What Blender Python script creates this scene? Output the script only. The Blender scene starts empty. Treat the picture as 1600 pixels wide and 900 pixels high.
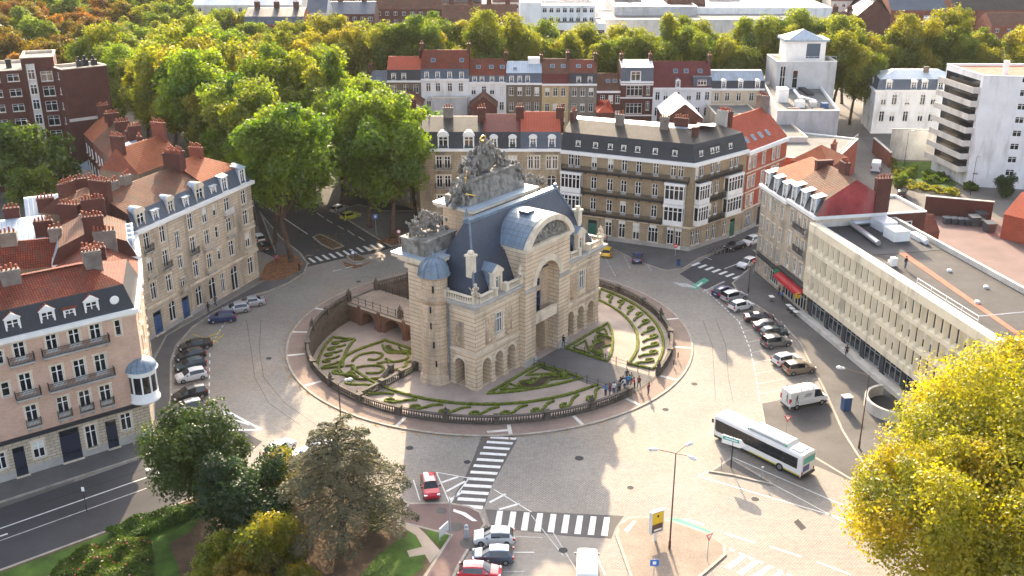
import bpy, bmesh, math, random
import numpy as np
from mathutils import Vector, Matrix
from mathutils.geometry import tessellate_polygon

R = math.radians
rng = random.Random(7)
S = bpy.context.scene
COL = S.collection

# ------------------------------------------------------------------ camera, sky, sun, exposure
CAM_H = 60.0
PITCH = R(21.75)
FOC = 1600.0          # focal length in photograph pixels (photo is 1600 wide)
cam_d = bpy.data.cameras.new('camera')
cam_d.sensor_width = 36.0
cam_d.lens = 36.0
cam_d.clip_start = 1.0
cam_d.clip_end = 6000.0
cam = bpy.data.objects.new('camera', cam_d)
cam.location = (0, 0, CAM_H)
cam.rotation_euler = (R(90) - PITCH, 0, 0)
COL.objects.link(cam)
S.camera = cam

SUN_EL = R(24.0)
SUN_AZ = R(-3.0)      # measured from +Y, positive to the right
W_ = bpy.data.worlds.new('World')
S.world = W_
W_.use_nodes = True
_nt = W_.node_tree
_bg = _nt.nodes['Background']
_sky = _nt.nodes.new('ShaderNodeTexSky')
_sky.sky_type = 'NISHITA'
_sky.sun_disc = False
_sky.sun_elevation = SUN_EL
_sky.sun_rotation = SUN_AZ
_sky.air_density = 0.8
_sky.dust_density = 4.0
_sky.ozone_density = 0.6
_hs = _nt.nodes.new('ShaderNodeHueSaturation')     # sky light desaturated so that shaded sides turn less blue
_hs.inputs['Saturation'].default_value = 0.58
_nt.links.new(_sky.outputs[0], _hs.inputs['Color'])
_nt.links.new(_hs.outputs[0], _bg.inputs[0])
_bg.inputs[1].default_value = 0.15
sun_d = bpy.data.lights.new('sun', 'SUN')
sun_d.energy = 3.3
sun_d.angle = R(0.6)
sun_d.color = (1.0, 0.79, 0.53)
sun = bpy.data.objects.new('sun', sun_d)
sun.rotation_euler = (-(R(90) - SUN_EL), 0, -SUN_AZ)
sun.location = (0, 200, 200)
COL.objects.link(sun)
vs = S.view_settings
vs.view_transform = 'Standard'
vs.look = 'None'
vs.gamma = 1.0
vs.use_curve_mapping = False
vs.exposure = 2.0
S.cycles.use_denoising = True
S.cycles.max_bounces = 6
S.cycles.transparent_max_bounces = 4
S.cycles.volume_bounces = 0

# ------------------------------------------------------------------ measuring: photograph pixel -> world
_c, _s = math.cos(PITCH), math.sin(PITCH)
def G(px, py, z=0.0):
    """World XY of the point of height z seen at photograph pixel (px, py)."""
    x = (px - 800) / FOC
    y = -(py - 450) / FOC
    d = (x, _c + y * _s, -_s + y * _c)
    t = (z - CAM_H) / d[2]
    return (d[0] * t, d[1] * t)
def GL(pts, z=0.0):
    return [G(p[0], p[1], z) for p in pts]
def lerp(a, b, t):
    return a + (b - a) * t

# ------------------------------------------------------------------ materials
MATS = {}
def _new(name):
    m = bpy.data.materials.new(name)
    m.use_nodes = True
    nt = m.node_tree
    b = nt.nodes['Principled BSDF']
    MATS[name] = m
    return m, nt, b
def N(nt, t, **kw):
    n = nt.nodes.new(t)
    for k, v in kw.items():
        setattr(n, k, v)
    return n
def rgb(c):
    return (c[0], c[1], c[2], 1.0)
def mixc(nt, fac, a, b, mode='MIX'):
    n = N(nt, 'ShaderNodeMix', data_type='RGBA', blend_type=mode)
    for sock, val in ((n.inputs[0], fac), (n.inputs[6], a), (n.inputs[7], b)):
        if hasattr(val, 'is_linked'):
            nt.links.new(val, sock)
        elif isinstance(val, (int, float)):
            sock.default_value = val
        else:
            sock.default_value = rgb(val)
    return n.outputs[2]
def ramp(nt, src, p0, p1, c0=(0, 0, 0), c1=(1, 1, 1)):
    r = N(nt, 'ShaderNodeValToRGB')
    r.color_ramp.elements[0].position = p0
    r.color_ramp.elements[1].position = p1
    r.color_ramp.elements[0].color = rgb(c0)
    r.color_ramp.elements[1].color = rgb(c1)
    nt.links.new(src, r.inputs[0])
    return r.outputs[0]
def noise(nt, scale, detail=4, vec=None, rough=0.6):
    n = N(nt, 'ShaderNodeTexNoise')
    n.inputs['Scale'].default_value = scale
    n.inputs['Detail'].default_value = detail
    n.inputs['Roughness'].default_value = rough
    if vec is None:
        vec = N(nt, 'ShaderNodeNewGeometry').outputs['Position']
    nt.links.new(vec, n.inputs['Vector'])
    return n.outputs['Fac']
def plain(name, col, rough=0.8, var=0.25, scale=0.6, fine=6.0, spec=0.3, bump=0.0, stain=None, metal=0.0):
    """Base colour with broad and fine tonal variation (world-space noise) and optional stains."""
    m, nt, b = _new(name)
    dark = tuple(c * (1 - var) for c in col)
    lite = tuple(min(1, c * (1 + var * 0.6)) for c in col)
    n1 = noise(nt, scale, 5)
    n2 = noise(nt, fine, 3)
    o = mixc(nt, ramp(nt, n1, 0.32, 0.68), dark, lite)
    o2 = mixc(nt, ramp(nt, n2, 0.3, 0.7), tuple(c * (1 - var * .55) for c in (1, 1, 1)), (1, 1, 1))
    o = mixc(nt, 1.0, o, o2, 'MULTIPLY')
    if stain:
        g = N(nt, 'ShaderNodeNewGeometry').outputs['Position']
        mp = N(nt, 'ShaderNodeMapping')
        mp.inputs['Scale'].default_value = (1.0, 1.0, 0.18)
        nt.links.new(g, mp.inputs['Vector'])
        n3 = noise(nt, stain[1], 4, mp.outputs[0])
        o = mixc(nt, ramp(nt, n3, 0.52, 0.75), o, stain[0])
    nt.links.new(o, b.inputs['Base Color'])
    b.inputs['Roughness'].default_value = rough
    b.inputs['Specular IOR Level'].default_value = spec
    b.inputs['Metallic'].default_value = metal
    if bump:
        bp = N(nt, 'ShaderNodeBump')
        bp.inputs['Strength'].default_value = bump
        bp.inputs['Distance'].default_value = 0.05
        nt.links.new(n2, bp.inputs['Height'])
        nt.links.new(bp.outputs[0], b.inputs['Normal'])
    return m
def coursed(name, c1, c2, mortar, bw, bh, ms=0.02, rough=0.85, bump=0.4, var=0.3, offset=0.5, stain=None, spec=0.25, scale=0.5):
    """Courses (stone, brick, tile, slate) laid in metres along the face's own UV."""
    m, nt, b = _new(name)
    uv = N(nt, 'ShaderNodeUVMap').outputs[0]
    br = N(nt, 'ShaderNodeTexBrick')
    br.offset = offset
    br.inputs['Scale'].default_value = 1.0
    br.inputs['Brick Width'].default_value = bw
    br.inputs['Row Height'].default_value = bh
    br.inputs['Mortar Size'].default_value = ms
    br.inputs['Mortar Smooth'].default_value = 0.3
    br.inputs['Color1'].default_value = rgb(c1)
    br.inputs['Color2'].default_value = rgb(c2)
    br.inputs['Mortar'].default_value = rgb(mortar)
    nt.links.new(uv, br.inputs['Vector'])
    n1 = noise(nt, scale, 5)
    o2 = mixc(nt, ramp(nt, n1, 0.3, 0.7), tuple(1 - var for _ in range(3)), (1, 1, 1))
    o = mixc(nt, 1.0, br.outputs['Color'], o2, 'MULTIPLY')
    n2 = noise(nt, 5.0, 3)
    o3 = mixc(nt, ramp(nt, n2, 0.3, 0.7), (1 - var * .5,) * 3, (1, 1, 1))
    o = mixc(nt, 1.0, o, o3, 'MULTIPLY')
    if stain:
        g = N(nt, 'ShaderNodeNewGeometry').outputs['Position']
        mp = N(nt, 'ShaderNodeMapping')
        mp.inputs['Scale'].default_value = (1.0, 1.0, 0.2)
        nt.links.new(g, mp.inputs['Vector'])
        n3 = noise(nt, stain[1], 4, mp.outputs[0])
        o = mixc(nt, ramp(nt, n3, 0.5, 0.72), o, stain[0])
    nt.links.new(o, b.inputs['Base Color'])
    b.inputs['Roughness'].default_value = rough
    b.inputs['Specular IOR Level'].default_value = spec
    if bump:
        bp = N(nt, 'ShaderNodeBump')
        bp.inputs['Strength'].default_value = bump
        bp.inputs['Distance'].default_value = 0.04
        inv = N(nt, 'ShaderNodeMath', operation='SUBTRACT')
        inv.inputs[0].default_value = 1.0
        nt.links.new(br.outputs['Fac'], inv.inputs[1])
        nt.links.new(inv.outputs[0], bp.inputs['Height'])
        nt.links.new(bp.outputs[0], b.inputs['Normal'])
    return m
def gloss(name, col, rough=0.3, metal=0.0, coat=0.0, spec=0.5, emit=None):
    m, nt, b = _new(name)
    b.inputs['Base Color'].default_value = rgb(col)
    b.inputs['Roughness'].default_value = rough
    b.inputs['Metallic'].default_value = metal
    b.inputs['Coat Weight'].default_value = coat
    b.inputs['Coat Roughness'].default_value = 0.08
    b.inputs['Specular IOR Level'].default_value = spec
    return m
def leafmat(name, tones, trans=0.5, objcol=True):
    """Two-sided leaf: diffuse + light coming through; hue by clump ('tone') and by object colour."""
    m = bpy.data.materials.new(name)
    m.use_nodes = True
    nt = m.node_tree
    nt.nodes.clear()
    out = N(nt, 'ShaderNodeOutputMaterial')
    at = N(nt, 'ShaderNodeAttribute', attribute_name='tone')
    r = N(nt, 'ShaderNodeValToRGB')
    cr = r.color_ramp
    while len(cr.elements) < len(tones):
        cr.elements.new(0.5)
    for i, t in enumerate(tones):
        cr.elements[i].position = i / (len(tones) - 1)
        cr.elements[i].color = rgb(t)
    nt.links.new(at.outputs['Fac'], r.inputs[0])
    col = r.outputs[0]
    if objcol:
        oi = N(nt, 'ShaderNodeObjectInfo')
        col = mixc(nt, 1.0, col, oi.outputs['Color'], 'MULTIPLY')
    d = N(nt, 'ShaderNodeBsdfDiffuse')
    t = N(nt, 'ShaderNodeBsdfTranslucent')
    nt.links.new(col, d.inputs[0])
    tc = mixc(nt, 1.0, col, (1.35, 1.35, 0.8), 'MULTIPLY')
    nt.links.new(tc, t.inputs[0])
    g = N(nt, 'ShaderNodeBsdfGlossy')
    g.inputs['Roughness'].default_value = 0.45
    g.inputs[0].default_value = (1, 1, 1, 1)
    mx = N(nt, 'ShaderNodeMixShader')
    mx.inputs[0].default_value = trans
    nt.links.new(d.outputs[0], mx.inputs[1])
    nt.links.new(t.outputs[0], mx.inputs[2])
    mg = N(nt, 'ShaderNodeMixShader')
    mg.inputs[0].default_value = 0.025
    nt.links.new(mx.outputs[0], mg.inputs[1])
    nt.links.new(g.outputs[0], mg.inputs[2])
    nt.links.new(mg.outputs[0], out.inputs[0])
    MATS[name] = m
    return m

# stone, brick, render
coursed('limestone', (.67, .555, .42), (.60, .49, .365), (.34, .275, .21), 1.6, .45, .03, stain=((.20, .17, .13), .35), var=.25)
coursed('rusticated', (.80, .64, .46), (.75, .585, .41), (.34, .26, .19), 40, .55, .04, bump=.9, stain=((.30, .24, .18), .3), var=.25)
coursed('gate_plain', (.76, .59, .42), (.68, .51, .35), (.30, .24, .17), 1.2, .5, .02, stain=((.25, .20, .15), .4), var=.25)
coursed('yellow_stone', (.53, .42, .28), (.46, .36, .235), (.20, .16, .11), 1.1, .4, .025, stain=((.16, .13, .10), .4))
coursed('yellow_brick', (.47, .355, .22), (.40, .295, .18), (.24, .20, .15), .5, .16, .02, bump=.2)
coursed('pink_brick', (.66, .43, .315), (.60, .37, .265), (.62, .47, .38), .45, .15, .018, bump=.2, var=.18)
coursed('cream_stone', (.58, .50, .38), (.52, .44, .33), (.26, .21, .16), .9, .36, .035, bump=.7, var=.18)
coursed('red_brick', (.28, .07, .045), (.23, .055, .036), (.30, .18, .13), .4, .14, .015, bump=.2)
coursed('bright_red_brick', (.55, .11, .055), (.48, .09, .045), (.40, .20, .14), .4, .14, .012, bump=.2)
coursed('brown_brick', (.135, .042, .034), (.105, .034, .028), (.12, .075, .06), .4, .14, .015, bump=.2)
coursed('dun_brick', (.24, .18, .125), (.19, .14, .10), (.20, .17, .14), .4, .14, .015, bump=.2)
coursed('grey_stone', (.30, .27, .22), (.26, .23, .19), (.17, .15, .13), .8, .35, .02, bump=.3)
coursed('dark_stone', (.17, .145, .12), (.13, .11, .09), (.07, .06, .05), .9, .4, .03, bump=.5, var=.4)
coursed('bridge_brick', (.27, .13, .09), (.22, .10, .07), (.2, .14, .1), .5, .18, .02, bump=.3)
plain('pale_render', (.62, .58, .52), .85, .14, .4, stain=((.40, .36, .31), .5))
plain('white_render', (.78, .78, .77), .8, .10, .3, stain=((.46, .45, .43), .5))
plain('cream_render', (.62, .53, .38), .8, .14, .4, stain=((.42, .34, .24), .6))
plain('ochre_render', (.50, .38, .20), .8, .14, .4, stain=((.32, .24, .14), .6))
plain('grey_render', (.46, .47, .48), .85, .14, .4, stain=((.28, .28, .28), .4))
plain('stained_render', (.56, .55, .52), .85, .2, .4, stain=((.16, .15, .14), .22))
plain('concrete', (.80, .70, .52), .75, .1, .5, stain=((.42, .37, .28), .6))
plain('red_painted_gable', (.36, .055, .06), .8, .4, .35, stain=((.24, .16, .14), .3))
plain('chimney_grey', (.22, .19, .165), .9, .3, .8)
plain('dark_glass_wall', (.05, .055, .065), .3, .2, .5)
plain('trim_stone', (.72, .62, .48), .75, .16, .7, stain=((.34, .28, .21), .6))
plain('white_trim', (.80, .79, .76), .6, .08, .8)
plain('weathered_stone', (.30, .28, .25), .9, .55, .9, 3.0, bump=.6, stain=((.085, .08, .07), .9))
plain('plinth', (.42, .40, .37), .85, .2, .5)
# roofs
coursed('slate', (.034, .038, .050), (.026, .030, .040), (.014, .016, .02), .32, .2, .014, rough=.5, bump=.3, var=.35, spec=.45)
coursed('slate_gate', (.05, .07, .115), (.04, .058, .095), (.028, .035, .05), .32, .2, .014, rough=.4, bump=.3, var=.4, spec=.5)
coursed('slate_blue', (.085, .115, .16), (.07, .095, .135), (.04, .05, .07), .32, .2, .014, rough=.45, bump=.3, var=.3, spec=.5)
coursed('slate_brown', (.085, .07, .06), (.07, .058, .05), (.035, .03, .028), .32, .22, .014, rough=.6, bump=.3, var=.45)
coursed('tile_red', (.40, .080, .036), (.28, .055, .028), (.10, .035, .025), .28, .34, .05, bump=.9, var=.45, offset=0, stain=((.10, .055, .04), .5))
coursed('tile_orange', (.58, .19, .08), (.50, .145, .062), (.22, .07, .04), .28, .34, .05, bump=.9, var=.3, offset=0)
coursed('tile_bright', (.60, .125, .06), (.52, .10, .05), (.28, .06, .035), .28, .34, .05, bump=.8, var=.22, offset=0)
coursed('tile_brown', (.29, .115, .065), (.22, .085, .05), (.07, .035, .025), .28, .34, .05, bump=.9, var=.4, offset=0, stain=((.08, .06, .04), .5))
coursed('tile_maroon', (.20, .05, .05), (.17, .04, .04), (.09, .025, .025), .28, .34, .03, bump=.7, var=.3, offset=0)
coursed('zinc', (.40, .48, .56), (.35, .43, .51), (.22, .27, .32), .65, 30, .035, rough=.35, bump=.6, var=.25, offset=0, spec=.6)
coursed('lead', (.22, .30, .38), (.18, .25, .33), (.11, .15, .20), .8, 2.0, .04, rough=.4, bump=.5, var=.35, offset=0, spec=.5)
plain('flat_roof', (.17, .165, .155), .9, .25, .25)
plain('bitumen', (.045, .041, .042), .85, .35, .22, 2.0, stain=((.065, .06, .056), .3))
plain('bitumen_dark', (.045, .045, .05), .8, .3, .3)
plain('felt_red', (.42, .13, .08), .9, .25, .5)
# openings and metal
gloss('glass', (.012, .015, .020), .06, spec=.6)
gloss('glass_blue', (.06, .10, .14), .08, spec=.6)
gloss('white_paint', (.80, .80, .78), .45)
gloss('grey_paint', (.32, .36, .40), .5)
gloss('blue_paint', (.035, .09, .22), .45)
gloss('navy_paint', (.014, .022, .045), .5)
gloss('green_paint', (.01, .12, .09), .5)
gloss('black_iron', (.016, .017, .02), .5)
gloss('rust_iron', (.10, .045, .035), .6)
gloss('steel', (.45, .47, .50), .35, metal=.7)
gloss('pale_steel', (.66, .68, .70), .45, metal=.2)
plain('blind', (.66, .65, .60), .8, .08, 1.0)
plain('pot_clay', (.34, .10, .055), .85, .3, 2.0)
gloss('gold', (.75, .50, .10), .35, metal=.8)
# ground
def cobble(name, c1, c2, mort, bw, bh, patch=None):
    m = coursed(name, c1, c2, mort, bw, bh, .03, rough=.75, bump=.6, var=.2, scale=.12, spec=.3)
    nt = m.node_tree; b = nt.nodes['Principled BSDF']      # mottled setts, worn lanes and repairs
    src = b.inputs['Base Color'].links[0].from_socket
    w = ramp(nt, noise(nt, 1.3, 6, None, .75), .30, .70, (.86, .86, .87), (1.07, 1.06, 1.04))
    o = mixc(nt, 1.0, src, w, 'MULTIPLY')
    p = ramp(nt, noise(nt, .055, 3), .50, .62)
    o2 = mixc(nt, 1.0, o, (1.06, 1.0, .94), 'MULTIPLY')
    nt.links.new(mixc(nt, p, o, o2), b.inputs['Base Color'])
    return m
cobble('cobbles', (.40, .36, .315), (.315, .285, .255), (.17, .155, .14), .32, .19)
coursed('ring_paving', (.36, .265, .215), (.31, .225, .185), (.19, .14, .11), .22, .12, .014, rough=.85, bump=.3, var=.3, scale=.25)
coursed('sandy_paving', (.40, .315, .245), (.34, .265, .21), (.20, .16, .13), .22, .12, .014, rough=.85, bump=.3, var=.35, scale=.3)
plain('asphalt', (.062, .060, .064), .9, .22, .15, 4.0, stain=None)
plain('asphalt_dark', (.052, .05, .052), .9, .2, .2, 4.0)
plain('asphalt_worn', (.115, .105, .10), .9, .25, .18, 4.0)
plain('pink_tarmac', (.18, .12, .11), .9, .2, .2, 4.0)
plain('pavement_grey', (.125, .118, .115), .9, .22, .25, 4.0)
plain('kerb_stone', (.36, .32, .27), .8, .3, .8)
plain('gravel', (.42, .34, .27), .95, .16, .35, 9.0)
plain('gravel_pink', (.40, .32, .27), .95, .2, .3, 9.0)
plain('earth', (.13, .085, .05), .95, .35, .5, 6.0)
plain('soil', (.075, .05, .035), .95, .3, .8, 8.0)
plain('leaf_litter', (.25, .11, .055), .95, .5, 1.2, 9.0, stain=None)
plain('lawn', (.07, .13, .018), .95, .45, .5, 10.0, bump=.5)
plain('hedge_leaf', (.15, .185, .022), .95, .55, 2.5, 14.0, bump=1.0)
plain('road_paint', (.72, .71, .68), .75, .18, 2.0, 6.0)
plain('worn_paint', (.52, .50, .47), .8, .3, 1.5, 6.0)
plain('yellow_line', (.60, .48, .06), .8, .3, 1.5, 6.0)
plain('green_lane', (.10, .36, .25), .8, .3, .8, 6.0)
plain('town_ground', (.16, .145, .13), .95, .3, .05, 1.0)
plain('park_ground', (.12, .11, .05), .95, .4, .08, 1.0)
plain('bark', (.13, .085, .06), .95, .35, 1.5, 8.0, bump=.7)
plain('bark_dark', (.045, .033, .028), .95, .35, 1.5, 8.0, bump=.7)
# ------------------------------------------------------------------ mesh builder and object helpers
class MB:
    def __init__(s):
        s.v = []; s.f = []; s.m = []; s.b = []
    def add(s, vs, fs, m=0):
        o = len(s.v); s.b.append((o, len(s.f)))
        s.v += [tuple(p) for p in vs]
        for f in fs:
            s.f.append(tuple(i + o for i in f)); s.m.append(m)
        return s
    def poly(s, pts, m=0):
        return s.add(pts, [tuple(range(len(pts)))], m)
    def box(s, x0, x1, y0, y1, z0, z1, m=0):
        return s.add([(x0, y0, z0), (x1, y0, z0), (x1, y1, z0), (x0, y1, z0), (x0, y0, z1), (x1, y0, z1), (x1, y1, z1), (x0, y1, z1)],
                     [(3, 2, 1, 0), (4, 5, 6, 7), (0, 1, 5, 4), (1, 2, 6, 5), (2, 3, 7, 6), (3, 0, 4, 7)], m)
    def obox(s, c, e, hl, hw, z0, z1, m=0):
        """Box on the ground plan: centre c, unit direction e, half length, half width."""
        n = (-e[1], e[0])
        P = [(c[0] + e[0] * a + n[0] * b, c[1] + e[1] * a + n[1] * b) for a, b in ((-hl, -hw), (hl, -hw), (hl, hw), (-hl, hw))]
        return s.prism(P, z0, z1, m)
    def prism(s, P, z0, z1, m=0, mt=None, top=True, bottom=False):
        """Upright prism on a counter-clockwise polygon."""
        n = len(P)
        s.add([(p[0], p[1], z0) for p in P] + [(p[0], p[1], z1) for p in P], [(i, (i + 1) % n, n + (i + 1) % n, n + i) for i in range(n)], m)
        if top:
            tris = tessellate_polygon([[Vector((p[0], p[1], 0)) for p in P]]) if n > 4 else [tuple(range(n))]
            s.add([(p[0], p[1], z1) for p in P], [upf(P, t) for t in tris], m if mt is None else mt)
        if bottom:
            s.add([(p[0], p[1], z0) for p in P], [tuple(reversed(range(n)))], m)
        return s
    def lathe(s, prof, n=16, c=(0, 0), m=0, a0=0.0, a1=2 * math.pi, cap=True):
        full = abs(a1 - a0 - 2 * math.pi) < 1e-6
        k = n if full else n + 1
        vs = []
        for r, z in prof:
            for i in range(k):
                a = a0 + (a1 - a0) * i / n
                vs.append((c[0] + r * math.cos(a), c[1] + r * math.sin(a), z))
        fs = []
        for j in range(len(prof) - 1):
            for i in range(n):
                i2 = (i + 1) % k
                fs.append((j * k + i, j * k + i2, (j + 1) * k + i2, (j + 1) * k + i))
        if cap and prof[-1][0] > 1e-4:
            fs.append(tuple((len(prof) - 1) * k + i for i in range(k)))
        return s.add(vs, fs, m)
    def tube(s, p0, p1, r0, r1=None, n=6, m=0, cap=True):
        r1 = r0 if r1 is None else r1
        p0 = Vector(p0); p1 = Vector(p1)
        d = (p1 - p0)
        if d.length < 1e-6: return s
        d.normalize()
        a = d.cross(Vector((0, 0, 1))) if abs(d.z) < .95 else d.cross(Vector((1, 0, 0)))
        a.normalize(); b = d.cross(a)
        vs = []
        for p, r in ((p0, r0), (p1, r1)):
            for i in range(n):
                t = 2 * math.pi * i / n
                vs.append(p + a * (r * math.cos(t)) + b * (r * math.sin(t)))
        fs = [(i, n + i, n + (i + 1) % n, (i + 1) % n) for i in range(n)]
        if cap:
            fs += [tuple(range(n)), tuple(reversed(range(n, 2 * n)))]
        return s.add(vs, fs, m)
    def path(s, pts, rad, n=6, m=0):
        for i in range(len(pts) - 1):
            r0 = rad[i] if isinstance(rad, (list, tuple)) else rad
            r1 = rad[i + 1] if isinstance(rad, (list, tuple)) else rad
            s.tube(pts[i], pts[i + 1], r0, r1, n, m)
        return s
    def ball(s, c, r, n=8, m=0, sq=(1, 1, 1)):
        vs = []; fs = []
        k = n // 2 + 1
        for j in range(k):
            t = math.pi * j / (k - 1)
            for i in range(n):
                a = 2 * math.pi * i / n
                vs.append((c[0] + r * sq[0] * math.sin(t) * math.cos(a), c[1] + r * sq[1] * math.sin(t) * math.sin(a), c[2] - r * sq[2] * math.cos(t)))
        for j in range(k - 1):
            for i in range(n):
                fs.append((j * n + i, j * n + (i + 1) % n, (j + 1) * n + (i + 1) % n, (j + 1) * n + i))
        return s.add(vs, fs, m)
    def pieces(s):
        """Split into groups that stand apart from one another."""
        B = s.b + [(len(s.v), len(s.f))]; n = len(s.b); V = np.array(s.v)
        lo = np.array([V[B[i][0]:B[i + 1][0]].min(0) for i in range(n)]); hi = np.array([V[B[i][0]:B[i + 1][0]].max(0) for i in range(n)])
        sz = np.linalg.norm(hi - lo, axis=1); grp = list(range(n)); todo = set(range(n)); out = []
        while todo:
            seed = todo.pop(); g = [seed]; q = [seed]
            while q and todo:
                i = q.pop(); T = np.array(sorted(todo))
                gap = np.linalg.norm(np.maximum(0, np.maximum(lo[T] - hi[i], lo[i] - hi[T])), axis=1)
                for j in T[gap < .45 * np.maximum(sz[T], sz[i]) + 1e-3]: todo.discard(int(j)); g.append(int(j)); q.append(int(j))
            out.append(sorted(g))
        if len(out) == 1: return [s]
        res = []
        for g in out:
            m = MB()
            for i in g:
                o = B[i][0]
                for k in range(B[i][1], B[i + 1][1]): m.m.append(s.m[k]); m.f.append(tuple(t - o + len(m.v) for t in s.f[k]))
                m.v += s.v[o:B[i + 1][0]]
            res.append(m)
        return res
    def mesh(s, name, mats, smooth=False, uv=True):
        me = bpy.data.meshes.new(name)
        me.from_pydata(s.v, [], s.f)
        for k in mats:
            me.materials.append(MATS[k])
        if len(mats) > 1:
            me.polygons.foreach_set('material_index', s.m)
        if smooth:
            me.polygons.foreach_set('use_smooth', [True] * len(me.polygons))
        if uv and len(me.polygons):
            metre_uv(me)
        me.update()
        return me
    def build(s, name, mats, parent=None, smooth=False, loc=(0, 0, 0), rz=0.0):
        if isinstance(mats, str): mats = [mats]
        if parent is not None and 1 < len(s.b) <= 260:
            P = s.pieces()
            if 1 < len(P) <= 60:
                return [link(name, p.mesh(name, mats, smooth), parent, loc, rz) for p in P][0]
        return link(name, s.mesh(name, mats, smooth), parent, loc, rz)
def upf(P, t):
    a, b, c = (P[i] for i in t[:3])
    cr = (b[0] - a[0]) * (c[1] - a[1]) - (b[1] - a[1]) * (c[0] - a[0])
    return tuple(t) if cr > 0 else tuple(reversed(t))
def metre_uv(me):
    """UV in metres: u along the level line of each face, v up its slope."""
    nl = len(me.loops); npol = len(me.polygons)
    co = np.empty(len(me.vertices) * 3); me.vertices.foreach_get('co', co); co = co.reshape(-1, 3)
    vi = np.empty(nl, dtype=np.int32); me.loops.foreach_get('vertex_index', vi)
    nr = np.empty(npol * 3); me.polygons.foreach_get('normal', nr); nr = nr.reshape(-1, 3)
    tot = np.empty(npol, dtype=np.int32); me.polygons.foreach_get('loop_total', tot)
    t = np.stack([-nr[:, 1], nr[:, 0], np.zeros(npol)], 1)
    ln = np.linalg.norm(t, axis=1)
    flat = ln < 0.05
    t[flat] = (1, 0, 0); ln[flat] = 1
    t /= ln[:, None]
    b = np.cross(nr, t)
    pi = np.repeat(np.arange(npol), tot)
    p = co[vi]
    uv = np.stack([(p * t[pi]).sum(1), (p * b[pi]).sum(1)], 1).astype(np.float32)
    lay = me.uv_layers.new(name='metres')
    lay.data.foreach_set('uv', uv.ravel())
def link(name, me, parent=None, loc=(0, 0, 0), rz=0.0):
    o = bpy.data.objects.new(name, me)
    COL.objects.link(o)
    o.location = loc
    if rz: o.rotation_euler = (0, 0, rz)
    if parent is not None: o.parent = parent
    return o
def tag(o, label, cat, group=None, kind=None):
    if label: o['label'] = label
    if cat: o['category'] = cat
    if group: o['group'] = group
    if kind: o['kind'] = kind
    return o
def thing(name, label, cat, loc=(0, 0, 0), rz=0.0, group=None):
    o = link(name, None, None, loc, rz)
    o.empty_display_size = 0.5
    return tag(o, label, cat, group)
def struct(o):
    o['kind'] = 'structure'
    return o
def sheet(name, pts, z, mat, holes=(), parent=None):
    """Flat sheet on a polygon (world XY) with holes."""
    loops = [[Vector((p[0], p[1], 0)) for p in pts]] + [[Vector((p[0], p[1], 0)) for p in h] for h in holes]
    P = [p for l in loops for p in l]
    mb = MB()
    mb.add([(p.x, p.y, z) for p in P], [upf([(q.x, q.y) for q in P], t) for t in tessellate_polygon(loops)])
    return mb.build(name, mat, parent)
def ccw(P):
    a = sum(P[i][0] * P[(i + 1) % len(P)][1] - P[(i + 1) % len(P)][0] * P[i][1] for i in range(len(P)))
    return P if a > 0 else list(reversed(P))
def offset_poly(P, d):
    """Move each edge i (P[i]->P[i+1]) of a CCW polygon inwards by d[i]."""
    n = len(P); out = []
    if not isinstance(d, (list, tuple)): d = [d] * n
    def ln(i):
        a, b = P[i], P[(i + 1) % n]
        ex, ey = b[0] - a[0], b[1] - a[1]
        L = math.hypot(ex, ey); ex /= L; ey /= L
        return (a[0] - ey * d[i], a[1] + ex * d[i], ex, ey)
    for i in range(n):
        x1, y1, e1, f1 = ln(i - 1 if i else n - 1)
        x2, y2, e2, f2 = ln(i)
        den = e1 * f2 - f1 * e2
        if abs(den) < 1e-3:
            out.append((x2, y2)); continue
        t = ((x2 - x1) * f2 - (y2 - y1) * e2) / den
        out.append((x1 + e1 * t, y1 + f1 * t))
    return out
def children_of(o):
    return KIDS.get(o.name, [])
def circle(c, r, n=96, a0=0.0, a1=2 * math.pi):
    return [(c[0] + r * math.cos(a0 + (a1 - a0) * i / n), c[1] + r * math.sin(a0 + (a1 - a0) * i / n)) for i in range(n)]
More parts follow.
